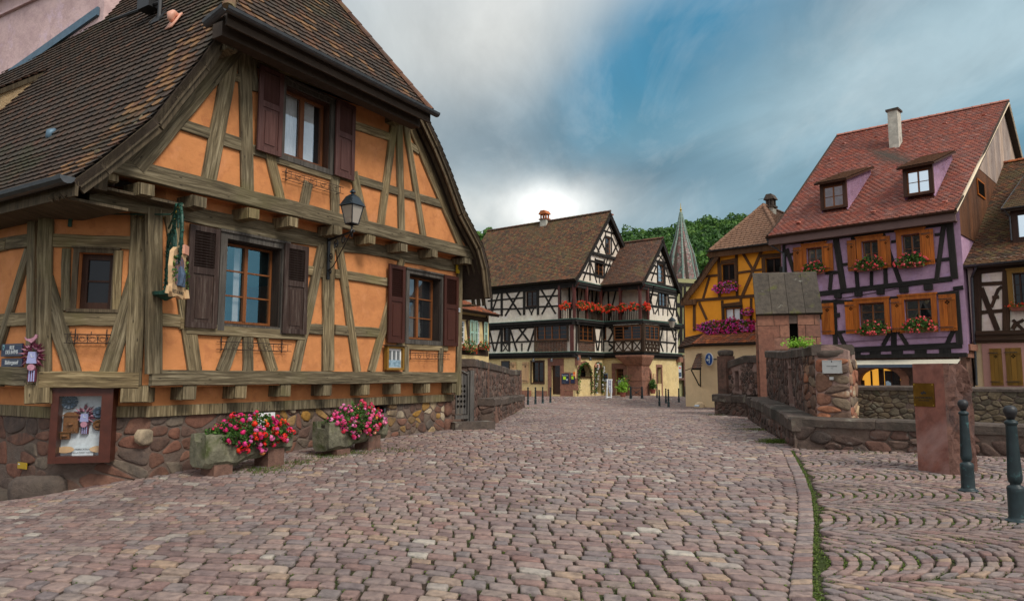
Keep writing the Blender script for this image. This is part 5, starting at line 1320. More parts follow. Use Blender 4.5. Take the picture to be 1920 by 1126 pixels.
# ================================================================ parapets, benches, shrine, monolith, bollards
rnd.seed(31)
def endface(f, u, near=True):
    """facade of the end of a wall on f at u: near=True for a wall whose U runs away from us (end faces us on the left)"""
    if near: o = f.P(u, 0); e = F(0, 0, 0); e.U = f.N.copy(); e.N = -f.U; e.O = o; return e
    o = f.P(u, 0); e = F(0, 0, 0); e.U = -f.N; e.N = f.U.copy(); e.O = o; return e
def topz(tops, u):
    if u <= tops[0][0]: return tops[0][1]
    for (a, b), (c, d) in zip(tops, tops[1:]):
        if u <= c: return b+(d-b)*(u-a)/max(1e-6, c-a)
    return tops[-1][1]
def stonewall(name, lab, f, tops, zb, thick, mat='stone_parapet', mortar='mortar', cope=.14, over=.05, rh=.18, sw=.26, ends=(True, False), holes=(), cat='wall', group=None, gap=.012, h=.021, copemat='coping', copelen=.9, skipp=.1, tf=None, r=.28, rough=.012, par=None):
    u0, u1 = tops[0][0], tops[-1][0]
    t = par or thing(name, lab, cat, f.P((u0+u1)/2, zb+.3, -thick/2), group)
    hd = min(.45, thick*.7); mb = MB(); out = [(u0, zb), (u1, zb)]+[(u, z-cope) for u, z in tops[::-1]]
    wall(mb, f, out, [rectloop(q) for q in holes], 0, hd, thick=thick)
    w = mb.build('masonry', MAT[mortar], t)
    mb = MB()
    def ins(cx, cy, x0, p, x1, q):
        if q > topz(tops, cx)-cope+.02: return False
        return not any(x1 > a-.0 and x0 < c and q > b and p < d for a, b, c, d in holes)
    zt = max(z for _, z in tops)
    rubble2(mb, fmap(f), u0, zb, u1, zt-cope, (rh+sw)/2, sw/rh, h, gap*.7, inside=ins, skipp=skipp*.5, tf=tf)
    for k, (on, near, u) in enumerate(((ends[0], True, u0), (ends[1], False, u1))):
        if on:
            e = endface(f, u, near); a, b = (-thick, 0) if near else (0, thick)
            rubble2(mb, fmap(e), a, zb, b, topz(tops, u)-cope, (rh+sw)/2, sw/rh, h, gap*.7, skipp=skipp*.5, tf=tf)
    mb.build('stones', MAT[mat], w, smooth=True)
    if holes:
        mb = MB()
        for q in holes: fbox(mb, f, q[0]-.01, q[1]-.01, q[2]+.01, q[3]+.01, -hd-.03, -hd+.003)
        mb.build('loophole', MAT['dark'], t)
    if cope:
        mb = MB(); u = u0-over
        while u < u1+over-.05:
            L = min(copelen*rnd.uniform(.7, 1.3), u1+over-u)
            if u1+over-(u+L) < .25: L = u1+over-u
            n = 5; tt = rnd.random(); pts = []
            for i in range(n+1):
                uu = u+L*(i/n)*.995; z = topz(tops, uu); o1 = over+rnd.uniform(-rough, rough); dz = rnd.uniform(-rough, rough); hb = z-cope
                pts.append([f.P(uu, hb, -thick-over), f.P(uu, hb+rnd.uniform(-rough, 0), o1*.9), f.P(uu, z-.035+dz, o1), f.P(uu, z+dz, o1-.04), f.P(uu, z+dz*.5, -thick-over+.04), f.P(uu, z-.04, -thick-over)])
            b = len(mb.v)
            for ring in pts: mb.v += [tuple(p) for p in ring]
            for i in range(n):
                for j in range(6): mb.f.append((b+i*6+j, b+(i+1)*6+j, b+(i+1)*6+(j+1) % 6, b+i*6+(j+1) % 6)); mb.uv.append(None); mb.t.append(tt); mb.m.append(0)
            for q in (tuple(range(6)), tuple(n*6+j for j in range(5, -1, -1))): mb.f.append(tuple(b+j for j in q)); mb.uv.append(None); mb.t.append(tt); mb.m.append(0)
            u += L
        mb.build('coping', MAT[copemat], t)
    return t
# ---- left side: gate, parapet, bench
PLw = PL.shifted(-.5)
uA_, uB_ = PLw.u(889, 700), PLw.u(976, 700); um = PLw.u(953, 700)
tops = [(uA_, PLw.uz(889, 672)[1]), (uA_+.5*(um-uA_), PLw.uz(920, 681)[1]), (um, PLw.uz(953, 690)[1]), (um+.02, PLw.uz(953, 692.5)[1]), (uB_, PLw.uz(976, 693.5)[1])]
lp = stonewall('parapet_wall', 'tall dark rubble parapet wall with red coping behind the long bench on the left of the road', PLw, tops, -.3, .9, cope=.22, rh=.2, sw=.2, mat='stone_parapet', tf=None)
mb = MB(); ua = PLw.u(914, 700); fbox(mb, PLw, ua-.12, .5, ua+.12, topz(tops, ua)-.02, 0, .05, .3); fbox(mb, PLw, uB_-.5, .5, uB_+.02, topz(tops, uB_)-.01, 0, .06, .8); mb.build('buttress', MAT['sandstone_dark'], lp)
ub0, ub1 = PL.u(926, 760), PL.u(983, 750)
stonewall('stone_bench', 'long mossy stone bench along the foot of the left parapet wall', PL, [(ub0, .80), (ub0+2, .74), (ub1-.3, .62), (ub1, .56)], -.3, .62, cope=.2, rh=.14, sw=.16, cat='bench', copelen=1.7, over=.05, rough=.03)
kb = PL.P(PL.u(929, 780), .0, .0); mb = MB(); e_ = PL.U*.22; n_ = PL.N
mb.shape([kb-e_-n_*.15+V((0, 0, -.4)), kb+e_-n_*.15+V((0, 0, -.4)), kb+e_*1.3+n_*.14+V((0, 0, -.4)), kb-e_+n_*.12+V((0, 0, -.4)), kb-e_*.9-n_*.15+V((0, 0, .6)), kb+e_*.5-n_*.15+V((0, 0, .66)), kb+e_*.35+n_*.02+V((0, 0, .6)), kb-e_*.8+n_*.0+V((0, 0, .52))], [(0, 3, 2, 1), (4, 5, 6, 7), (0, 1, 5, 4), (1, 2, 6, 5), (2, 3, 7, 6), (3, 0, 4, 7)])
tag(mb.build('kerb_block', MAT['sandstone_dark'], None, loc=kb), 'upright red sandstone block at the near end of the left bench', 'stone block')
GF = F(HC.P(uR, 0, -.35).x, HC.P(uR, 0, -.35).y, 62)
zg = g(GF.P(.6, 0)[0], GF.P(.6, 0)[1])
gt = thing('wooden_gate', 'grey plank gate pierced with rows of diamonds beside the near house', 'gate', GF.P(.5, zg))
ug0, ug1 = GF.u(854.5, 730), GF.u(875, 730); zg1 = GF.uz(854.5, 693)[1]; zg2 = GF.uz(875, 703)[1]; zgb = GF.uz(862, 776)[1]
mb = MB(); n = 6
for i in range(n):
    a, b = ug0+(ug1-ug0)*i/n, ug0+(ug1-ug0)*(i+1)/n; za = zg1+(zg2-zg1)*i/n; zb2 = zg1+(zg2-zg1)*(i+1)/n
    mb.prism([GF.P(a+.003, zgb, 0), GF.P(b-.003, zgb, 0), GF.P(b-.003, zb2, 0), GF.P(a+.003, za, 0)], GF.N*.04, rnd.random())
mb.build('planks', MAT['gate_wood'], gt)
mb = MB()
for i in range(3):
    for j in range(5):
        cu, cz = ug0+(ug1-ug0)*(.2+.3*i), zgb+(zg2-zgb)*(.2+.13*j); mb.poly([GF.P(cu+a, cz+b, .004) for a, b in ((0, -.055), (.035, 0), (0, .055), (-.035, 0))])
mb.build('diamond_cutout', MAT['dark'], gt)
mb = MB(); fbox(mb, GF, ug0-.02, zgb-.12, ug1+.05, zgb-.02, -.02, .05)
c0 = GF.P(ug0, zg1+.03, .02); c1 = GF.P(ug1+.02, zg2+.03, .02); mb.tube([c0, c1], .03, 4); mb.build('rail', MAT['gate_wood'], gt)
mb = MB(); fbox(mb, GF, GF.u(876, 740), zgb-.3, GF.u(880, 740), zg2+.1, -.2, .02); fbox(mb, GF, GF.u(880, 740), zgb-.3, GF.u(887.5, 740), GF.uz(884, 694)[1], -.1, .06); mb.build('gate_post', MAT['gate_wood'], gt)
mb = MB(); fbox(mb, GF, ug0-.2, zgb-.6, GF.u(914, 795), GF.uz(870, 789)[1], .0, .45); tag(mb.build('door_step', MAT['coping'], None, loc=GF.P(ug0, zgb-.2)), 'worn pale stone step in front of the wooden gate', 'step')
# ---- right side
PRn = F(7.84, 23.8, 193.2); FR = F(5.65, 14.4, 125)
PRw = PRn.shifted(-.5); FRw = F(6.2, 14.6, 125)
Lb = 9.65
zb1 = PRn.uz(1399, 748)[1]; zb2 = PRn.uz(1478, 781)[1]
print('bench z', zb1, zb2)
stonewall('stone_bench', 'long dark stone bench before the tall wall with a slit, right of the road', PRn, [(0, .78), (Lb*.5, .75), (Lb+.04, .64)], -.3, .55, cope=.24, rh=.16, sw=.24, cat='bench', copelen=1.8, over=.06, rough=.035, ends=(True, False))
uw0, uw1 = PRw.u(1438, 700), (V((6.2, 14.6, 0))-PRw.O).dot(PRw.U)
us = PRw.u(1484.5, 720); zs0, zs1 = PRw.uz(1485, 757)[1], PRw.uz(1485, 690)[1]
ztl, ztm, ztr = PRw.uz(1438, 657)[1], PRw.uz(1500, 651)[1], PRw.uz(1524, 647)[1]
print('wall', uw0, uw1, us, zs0, zs1, ztl, ztm, ztr)
rw = stonewall('parapet_wall', 'tall rubble wall with a narrow slit and rounded coping ending in a pier on the right', PRw, [(uw0, ztl), ((uw0+uw1)/2, ztm), (uw1, ztr)], -.3, .7, cope=.2, rh=.17, sw=.14, holes=[(us-.5, zs0, us+.2, zs1)], ends=(False, False), mortar='mortar_pale', r=.34, gap=.01)
# pier front in larger coloured stones
zq = FRw.uz(1590, 655)[1]; ue = FRw.u(1592, 700)
mb = MB(); wall(mb, FRw, [(0, -.3), (ue, -.3), (ue, zq-.02), (ue*.5, ztr+.0), (0, ztr-.03)], [], .0, .1, thick=.75); pm = mb.build('pier', MAT['mortar_pale'], rw)
PE = endface(FRw, ue, False)
mb = MB(); rubble2(mb, fmap(PE), 0, .1, .75, zq-.18, .2, 1.5, .03, .007, drop=.3); mb.build('pier_stones', MAT['stone_pillar'], pm, smooth=True)
pcol = lambda a, b: rnd.choice([.05, .18, .2, .5, .18, .83, .65, .02, .3, .7, .95])
mb = MB(); rubble2(mb, fmap(FRw), 0, .1, ue, zq-.18, .2, 1.6, .03, .007, tf=pcol, drop=.3)
# coloured quoins on the street side of the corner
rubble2(mb, fmap(PRw), uw1-1.3, .6, uw1, ztr-.2, .3, 2.4, .035, .008, tf=pcol, drop=.3)
mb.build('pier_stones', MAT['stone_pillar'], pm, smooth=True)
bm_ = boulder(FRw.P(ue*.5, zq-.07, -.3), FRw.U*(ue*.62), FRw.N*.42, V((0, 0, .13)), None, None, '', 14); bm_.build('cap_stone', MAT['coping'], rw, smooth=True)
# low wall running right
zl0 = FR.uz(1600, 785)[1]; zl1 = FR.uz(1900, 796)[1]; ul1 = 9
st_ = (zl1-zl0)/(FR.u(1900, 790)-FR.u(1600, 785)); ztop = lambda u: zl0+st_*(u-FR.u(1600, 785))
stonewall('low_wall', 'low dark sandstone wall running right behind the monolith and bollards', FR, [(0, ztop(0)), (ul1, ztop(ul1))], -.5, .5, cope=.17, rh=.15, sw=.27, copelen=1.3, ends=(False, False), h=.035)
# opposite river wall
FV = FR.shifted(-3.2); a, b = FV.uz(1592, 722), FV.uz(1920, 727)
stonewall('river_wall', 'mossy rubble river wall with a thin dark coping below the purple house', FV, [(a[0]-.2, a[1]), (b[0]+4, b[1])], -3, .5, mat='stone_river', cope=.09, rh=.1, sw=.15, copelen=1.6, ends=(False, False), r=.34, h=.018, gap=.006)
# tuft on the wall
t = thing('wall_plant', 'bright green seedling plant growing on top of the right pier', 'plant', PRw.P(uw1-.8, ztr, -.3)); mb = MB()
for _ in range(420):
    c = FRw.P(-.35+rnd.gauss(0, .14), ztr+abs(rnd.gauss(0, .08)), -.35+rnd.gauss(0, .12)); leafcloud(mb, [c], .05)
mb.build('leaves', MAT['leaf_lime'], t)
mb = MB()
for k in range(9): mb.tube([FRw.P(-.35+k*.03-.12, ztr-.05, -.35), FRw.P(-.35+rnd.gauss(0, .15), ztr+.16, -.35+rnd.gauss(0, .1))], .004, 4)
mb.build('stem', MAT['leaf'], t)
# plaque
f = FRw.shifted(.09); r = f.rect(1541.6, 1578, 675, 699.5); t = thing('plaque', 'grey metal plaque with small dark writing on the right pier', 'plaque', f.P(r[0], r[1])); mb = MB(); fbox(mb, f, *r, -.06, 0); mb.build('plate', MAT['plate_metal'], t)
cu, cz = (r[0]+r[2])/2, (r[1]+r[3])/2; text(t, 'PONT FORTIFIE', f, cu, cz+.01, .002, .028, MAT['text_dark']); text(t, '1514', f, cu, cz-.03, .002, .018, MAT['text_dark'])
mb = MB(); mb.prism([f.P(cu+a*.012, r[3]-.03+b*.016, .004) for a, b in ((-1, 1), (-1, -.2), (0, -1), (1, -.2), (1, 1))], f.N*.003); fbox(mb, f, r[0]+.02, r[3]-.025, cu-.03, r[3]-.022, 0, .002); fbox(mb, f, cu+.03, r[3]-.025, r[2]-.02, r[3]-.022, 0, .002); mb.build('crest', MAT['text_dark'], t)
mb = MB()
for a in (r[0]+.015, r[2]-.015):
    for b in (r[1]+.015, r[3]-.015): mb.lathe(f.P(a, b, .003), [(.006, -.006), (.007, 0), (.004, .006)], 6)
mb.build('screw', MAT['text_mid'], t)
mb = MB(); f2 = FRw.shifted(.06); r = f2.rect(1555.5, 1563, 706, 711.5); fbox(mb, f2, *r, -.03, .02); tag(mb.build('junction_box', MAT['plate_metal'], None, loc=f2.P(r[0], r[1])), 'tiny pale square box below the grey plaque on the right pier', 'box')
# far bench and wall with pillar, left of the shrine
FB = F(7.45, 26.4, 158); e = FB.u(1399, 765)
stonewall('stone_bench', 'short dark stone bench left of the shrine at the far end of the right parapet', FB, [(0, FB.uz(1337, 738)[1]), (e, FB.uz(1388, 740)[1])], -.2, .5, cope=.25, rh=.14, sw=.18, cat='bench', ends=(False, False), rough=.03)
FW = F(0, 0, 0); FW = FB.shifted(-.5); ua, ub = FW.u(1352, 700), FW.u(1420, 700); us = FW.u(1382, 710)
stonewall('parapet_wall', 'short rubble wall with a narrow slit and sloping top left of the shrine', FW, [(ua, FW.uz(1352, 682)[1]), (FW.u(1396, 670), FW.uz(1396, 666)[1]), (ub, FW.uz(1412, 666)[1])], -.2, .5, cope=.25, rh=.15, sw=.14, holes=[(us-.13, FW.uz(1382, 733)[1], us+.1, FW.uz(1382, 695)[1])], mortar='mortar_pale', r=.32)
t = thing('stone_pillar', 'square stone pillar with a worn cap at the left end of the far parapet', 'pillar', FW.P(FW.u(1357, 740), .6, -.1)); mb = MB(); fbox(mb, FW, FW.u(1350, 700), -.2, FW.u(1366, 700), FW.uz(1357, 667)[1], -.3, .12, .4); mb.build('shaft', MAT['sandstone_dark'], t)
bm_ = boulder(FW.P(FW.u(1357.5, 700), FW.uz(1357, 662)[1], -.1), FW.U*.27, FW.N*.33, V((0, 0, .16)), None, None, '', 6, rough=.08); bm_.build('cap_stone', MAT['coping'], t, smooth=True)
# ---- shrine
CF_ = F(24.3*.3456, 24.3, 109); CG = F(CF_.O.x, CF_.O.y, 109-90)
t = thing('stone_shrine', 'small red sandstone shrine with a grey lichened slab roof on the right parapet', 'shrine', CF_.P(1, .2, -.8))
uR_ = CF_.u(1538.5, 620); ze = CF_.uz(1440, 588)[1]; zs = (CF_.uz(1489, 652)[1], CF_.uz(1489, 606)[1]); us = (CF_.u(1481, 630), CF_.u(1496.5, 630))
dp = 1.7
def ashlar(mb, f, u0, z0, u1, z1, rows, sw, holes=(), off=.02, tf=None):
    for k in range(rows):
        a = u0-(sw*.5 if k % 2 else 0); lo, hi = z0+(z1-z0)*k/rows, z0+(z1-z0)*(k+1)/rows
        while a < u1-.02:
            b = a+sw*rnd.uniform(.8, 1.25); x0, x1 = max(a, u0), min(b, u1)
            if u1-x1 < .12: x1 = u1; b = u1+1
            segs = [(x0, x1)]
            for q in holes:
                if hi > q[1]+.02 and lo < q[3]-.02: segs = [s2 for s in segs for s2 in ((s[0], min(s[1], q[0])), (max(s[0], q[2]), s[1])) if s2[1]-s2[0] > .03]
            for (s0, s1) in segs: fbox(mb, f, s0+.009, lo+.009, s1-.009, hi-.009, -.1, off+rnd.uniform(0, .014), rnd.random() if not tf else tf())
            a = b
hole = (us[0], zs[0], us[1], zs[1])
mb = MB(); wall(mb, CF_, [(0, -.2), (uR_, -.2), (uR_, ze), (0, ze)], [rectloop(hole)], 0, .2, thick=dp); mb.build('core', MAT['mortar'], t)
mb = MB(); ashlar(mb, CF_, 0, .3, uR_, ze, 8, .75, [hole]); mb2 = endface(CF_, 0, True); ashlar(mb, mb2, -dp, .3, 0, ze, 8, .6)
mb.prism([mb2.P(-dp, ze, .02), mb2.P(0, ze, .02), mb2.P(-dp/2, ze+1.3, .02)], mb2.N*.2, .4)
mb.build('ashlar', MAT['sandstone'], t)
mb = MB(); fbox(mb, CF_, hole[0]-.01, hole[1], hole[2]+.01, hole[3], -.22, -.19); mb.build('window_slit', MAT['dark'], t)
mb = MB(); pu0, pu1 = CF_.u(1424, 690), CF_.u(1453.5, 690); fbox(mb, CF_, pu0, .3, pu1, CF_.uz(1440, 627)[1], .03, .13, .6); fbox(mb, mb2, -.5, .3, -.02, ze-.3, .02, .07, .2); mb.build('pilaster', MAT['sandstone'], t)
mb = MB(); fbox(mb, mb2, -1.15, .6, -.55, ze-.45, .015, .05); mb.build('niche', MAT['dark'], t)
zr_ = CF_.uz(1415, 513, -dp/2)[1]; ea = CF_.px(1417, 589, .12); eb = CF_.px(1543, 586, .12); ra = CF_.px(1410.5, 514, -dp/2); rb = CF_.px(1531, 511.5, -dp/2)
mb = MB(); nrows_ = 2
for j in range(nrows_):
    for i in range(4):
        q = [ea.lerp(eb, i/4+.003).lerp(ra.lerp(rb, i/4+.003), j/2+(.0 if j else 0)), ea.lerp(eb, (i+1)/4-.003).lerp(ra.lerp(rb, (i+1)/4-.003), j/2), ea.lerp(eb, (i+1)/4-.003).lerp(ra.lerp(rb, (i+1)/4-.003), (j+1)/2+.01), ea.lerp(eb, i/4+.003).lerp(ra.lerp(rb, i/4+.003), (j+1)/2+.01)]
        nr = (q[1]-q[0]).cross(q[3]-q[0]).normalized(); lift = V((0, 0, .03*(1-j)+rnd.uniform(0, .01)))
        mb.prism([p+nr*(.02 if j == 0 else .0)+lift*0 for p in q], nr*.11, rnd.random())
bk_ = -CF_.N*(dp+.3); mb.prism([rb+V((0, 0, 0)), ra, ea+bk_, eb+bk_][::1], (ra-rb).cross(ea+bk_-rb).normalized()*.1)
mb.build('slab_roof', MAT['shrine_roof'], t)
# ---- monolith
C0 = V((6.34, 10.5, 0)); L0 = V((6.14, 10.95, 0)); R0 = V((6.9, 10.78, 0)); zt = 1.665
t = thing('monolith', 'tall red sandstone monolith with a smooth left face and rough broken right face', 'monument', (6.5, 10.9, g(6.5, 10.9)))
ML = F(L0.x, L0.y, math.degrees(math.atan2((C0-L0).x, (C0-L0).y))); MR = F(C0.x, C0.y, math.degrees(math.atan2((R0-C0).x, (R0-C0).y)))
wl = (C0-L0).length; wr = (R0-C0).length; bkp = L0+(R0-C0)
mb = MB(); zb_ = -.4
mb.poly([ML.P(0, zb_), ML.P(wl, zb_), ML.P(wl, zt), ML.P(0, zt)]); mb.build('smooth_face', MAT['monolith'], t)
mb = MB(); n = 13; m_ = 30; st = rnd.getstate()
def chip(a, z):
    return z-max(0, (a-.72))*1.3*max(0, (z-1.2))/.45
for j in range(m_+1):
    for i in range(n+1):
        a = i/n; z = zb_+(zt-zb_)*j/m_; e = math.sin(math.pi*min(1, a*1.02))**.5 if 0 < a < 1 else 0
        o = (.035*math.sin(a*7+z*5)+.03*math.sin(a*15-z*11)+.025*rnd.uniform(-1, 1))*e
        mb.v.append(tuple(MR.P(a*wr+(.02*math.sin(z*9) if i == n else 0), chip(a, z), o+(.02 if 0 < i else 0))))
for j in range(m_):
    for i in range(n): k = j*(n+1)+i; mb.f.append((k, k+1, k+n+2, k+n+1)); mb.uv.append(None); mb.t.append(.5); mb.m.append(0)
mb.build('rough_face', MAT['monolith_rough'], t)
mb = MB(); z9 = chip(1, zt); mb.poly([ML.P(0, zt), ML.P(wl, zt), MR.P(.72*wr, zt, .0), V((bkp.x, bkp.y, zt))]); mb.poly([MR.P(.72*wr, zt), MR.P(wr, z9), V((bkp.x, bkp.y, zt))])
mb.poly([V((bkp.x, bkp.y, zt)), MR.P(wr, z9), MR.P(wr, zb_), V((bkp.x, bkp.y, zb_))]); mb.poly([ML.P(0, zb_), ML.P(0, zt), V((bkp.x, bkp.y, zt)), V((bkp.x, bkp.y, zb_))]); mb.build('top_and_back', MAT['monolith_rough'], t)
r = ML.rect(1713.6, 1752.6, 717.7, 760.5); t = thing('brass_plaque', 'square polished brass plaque screwed to the smooth face of the monolith', 'plaque', ML.P(r[0], r[1])); mb = MB(); fbox(mb, ML, *r, .002, .012); mb.build('plate', MAT['brass'], t)
cu, cz = (r[0]+r[2])/2, (r[1]+r[3])/2; k = (r[2]-r[0])
mb = MB(); mb.prism([ML.P(cu+a*.05, cz+.03+b*.03, .016) for a, b in ((-1, -.3), (-.6, .5), (-.2, .2), (.1, 1), (.4, .3), (.9, .2), (.7, -.6), (.1, -.3), (-.4, -.9))][::-1], ML.N*.004); mb.build('emblem', MAT['text_dark'], t)
text(t, 'KAYSERSBERG', ML, cu, cz-.045, .013, .044, MAT['text_dark']); text(t, 'CITÉ FORTIFIÉE', ML, cu, cz-.085, .013, .026, MAT['text_dark'])
mb = MB()
for a in (r[0]+.02, r[2]-.02):
    for b in (r[1]+.02, r[3]-.02): mb.box(ML.P(a, b, .014), ML.U*.008, ML.N*.004, V((0, 0, .008)))
mb.build('screw', MAT['gold'], t)
# ---- bollards
PB = [(r_*.86, z_) for r_, z_ in [(.148, 0), (.148, .018), (.13, .03), (.112, .034), (.105, .05), (.102, .06), (.1, .3), (.103, .34), (.09, .36), (.062, .372), (.06, .385), (.075, .40), (.084, .425), (.088, .46), (.084, .5), (.078, .6), (.07, .8), (.064, .96), (.066, .975), (.076, .98), (.078, 1.0), (.07, 1.01), (.05, 1.02), (.036, 1.03), (.036, 1.05), (.05, 1.062), (.063, 1.085), (.068, 1.11), (.064, 1.135), (.048, 1.158), (.02, 1.168)]]
def bollard(px, py, hpx, lab, proto=None, sc=None, name='bollard', gp='dark green cast iron bollards'):
    p = on_ground(px, py); h = sc or hpx*p.y/FPX/1.168
    if proto is None:
        t = thing(name, lab, 'bollard', p, gp); mb = MB(); mb.lathe(p, PB, 32, flute=(.43, .9, .1)); s = mb.build('post', MAT['bollard'], t, smooth=False); s.data.polygons.foreach_set('use_smooth', [len(q.vertices) == 4 for q in s.data.polygons])
        mb = MB(); mb.lathe(p, [(.037, 1.028), (.05, 1.06), (.064, 1.085), (.0695, 1.11), (.065, 1.137), (.049, 1.16), (.02, 1.17)], 24); mb.build('ball_finial', MAT['iron'], t, smooth=True)
    else:
        t = copy_tree(proto); t.location = p; t['label'] = lab; t.name = name
    t.scale = (min(.92, h*.9), min(.92, h*.9), h); return t
b0 = bollard(1816, 921, 0, 'fluted green iron bollard standing right beside the monolith', sc=.985)
bollard(1909, 979, 0, 'fluted green iron bollard at the right picture edge, the nearest of all', b0, sc=.985)
for (x, y, h, l) in ((990, 759, 32.8, 'far bollard nearest the left parapet, first of the four before the left shop windows'), (1004, 757.4, 31.7, 'second from left of the four far bollards before the tan shutters'), (1017.6, 756, 30.9, 'third from left of the four far bollards, left of the brown door'), (1032, 755, 29.3, 'fourth of the left far bollards, standing before the brown door'),
                     (1232, 746, 22.5, 'small far bollard against the wall right of the pointed arch'), (1236.5, 761.2, 30.5, 'far bollard right of the crossed barrier, leftmost of the right front group'), (1248.8, 756.3, 28, 'far bollard partly hidden behind the nearest of the right group'), (1253.7, 763.1, 33.5, 'nearest bollard of the right far group at the alley'), (1273, 753.8, 26, 'far bollard standing alone in the alley before the yellow wall'), (1284.8, 744.5, 21, 'small far bollard next to the corner of the cream annex')):
    bollard(x, y, h, l, b0)
# crossed barrier
p1, p2 = on_ground(1182.7, 747), on_ground(1204, 746.8); t = thing('barrier', 'low iron barrier of two posts and a cross before the stone corner pillar', 'barrier', (p1+p2)/2)
hb = 22.5*p1.y/FPX
for p in (p1, p2): mb = MB(); mb.lathe(p, [(r_*.95, z_*hb/1.168) for r_, z_ in PB], 12); mb.build('post', MAT['bollard'], t)
mb = MB(); up_ = V((0, 0, 1)); mb.tube([p1+up_*hb*.9, p2+up_*hb*.9], .02, 5); mb.tube([p1+up_*hb*.85, p2+up_*hb*.15], .016, 5); mb.tube([p1+up_*hb*.15, p2+up_*hb*.85], .016, 5); mb.lathe((p1+p2)/2, [(.03, hb*.44), (.07, hb*.5), (.03, hb*.56)], 8); mb.build('crossbars', MAT['iron'], t)
# ================================================================ houses across the square
def Z(x0, y0, s): return lambda L: [tuple(x0+v/s if i % 2 == 0 else y0+v/s for i, v in enumerate(q[:4]))+tuple(q[4:]) for q in L]
def beams(mb, f, L, w=.18, th=.05, off=0, jit=.006, seg=2):
    for q in L:
        ww = q[4] if len(q) > 4 else w
        pbeam(mb, f, q[0], q[1], q[2], q[3], ww, th, off, jit=jit, seg=seg)
def X(mb, f, u0, z0, u1, z1, w=.12, th=.045, off=0): beam(mb, f, (u0, z0), (u1, z1), w, th, off, jit=.004, seg=2); beam(mb, f, (u0, z1), (u1, z0), w, th, off, jit=.004, seg=2)
def roofpair(par, Lp, Rp, mat, tw=.2, th=.17, lift=.03, deckmat='soffit', name='roof', thick=.12, **k):
    mb = MB(); tiles(mb, Lp, Rp, tw, th, lift, **k); r_ = mb.build(name, MAT[mat], par)
    mb = MB(); dn = V((0, 0, -.03)); roofslab(mb, [V(p)+dn for p in Lp], [V(p)+dn for p in Rp], thick); mb.build('roof_deck', MAT[deckmat], r_); return r_
def chimney(par, c, w, d, z0, z1, mat='chimney_render', cap='terracotta', f=None, slots=True):
    mb = MB(); U, Nn = (f.U, f.N) if f else (V((1, 0, 0)), V((0, -1, 0)))
    h = z1-z0; mb.box((c[0], c[1], (z0+z1)/2), U*w/2, -Nn*d/2, V((0, 0, h/2))); ch = mb.build('chimney', MAT[mat], par)
    mb = MB(); mb.box((c[0], c[1], z1+.05), U*(w/2+.07), -Nn*(d/2+.07), V((0, 0, .05)), .3)
    if slots:
        for a in (-1, 0, 1):
            for b in (-1, 1): mb.box(V((c[0], c[1], z1+.27))+U*a*w*.38-Nn*b*d*.38, U*.05, -Nn*.05, V((0, 0, .17)))
        mb.prism([V((c[0], c[1], z1+.46))+U*a*(w/2+.1)-Nn*(d/2+.1)+V((0, 0, b)) for a, b in ((-1, 0), (1, 0), (.45, .3), (-.45, .3))][::1], -Nn*(d+.2))
    mb.build('chimney_cap', MAT[cap], ch); return ch
def planter(f, u, z, w, off, lab, petal, seed, gp, box='terracotta', hgt=.22, nl=300, nb=50, hang=.4, bl=.035, ls=.05):
    t = thing('flower_box', lab, 'flower box', f.P(u, z, off), gp); mb = MB(); hw = w/2
    mb.shape([f.P(u-hw*.92, z-.15, off+.03), f.P(u+hw*.92, z-.15, off+.03), f.P(u+hw*.92, z-.15, off+.2), f.P(u-hw*.92, z-.15, off+.2), f.P(u-hw, z, off+.01), f.P(u+hw, z, off+.01), f.P(u+hw, z, off+.24), f.P(u-hw, z, off+.24)], [(0, 1, 2, 3), (4, 7, 6, 5), (3, 2, 6, 7), (0, 4, 5, 1), (1, 5, 6, 2), (0, 3, 7, 4)])
    mb.build('planter', MAT[box], t); flowers(t, f.P(u, z+.04, off+.13), f.U*(hw*1.08), f.N*.2, hgt, nl, nb, bl, ls, petal, hang=hang, seed=seed); return t
# ---------------------------------------------------------------- PURPLE HOUSE
rnd.seed(51)
P = F(16.9, 27, 134.5); PS = F(16.9, 27, 44.5)
gzp = -.6
d1 = Z(1460, 420, 3.753); c7 = Z(1430, 180, 3.519)
tp = thing('purple_house', 'purple half timbered house with orange shutters and a steep red tiled roof at the right', 'house', P.P(-3, gzp))
uL, uRr = P.u(1468, 560), P.u(1791, 480)
ze_ = P.uz(1791, 404)[1]; zeL = P.uz(1468, 452)[1]; zeb = (ze_+zeL)/2
def orect(x0, x1, yt, yb): return P.rect(x0, x1, yt, yb)
ops = [orect(1513.5, 1543, 466, 506), orect(1617, 1648, 453, 500), orect(1692, 1727, 441, 494), orect(1612, 1660, 569, 618), orect(1697, 1748, 562, 616)]
mb = MB(); ztp = zeb+.25; wall(mb, P, [(uL, 2.3), (.35, 2.3), (.35, ztp), (uL, ztp)], [rectloop(o) for o in ops], 0, .2)
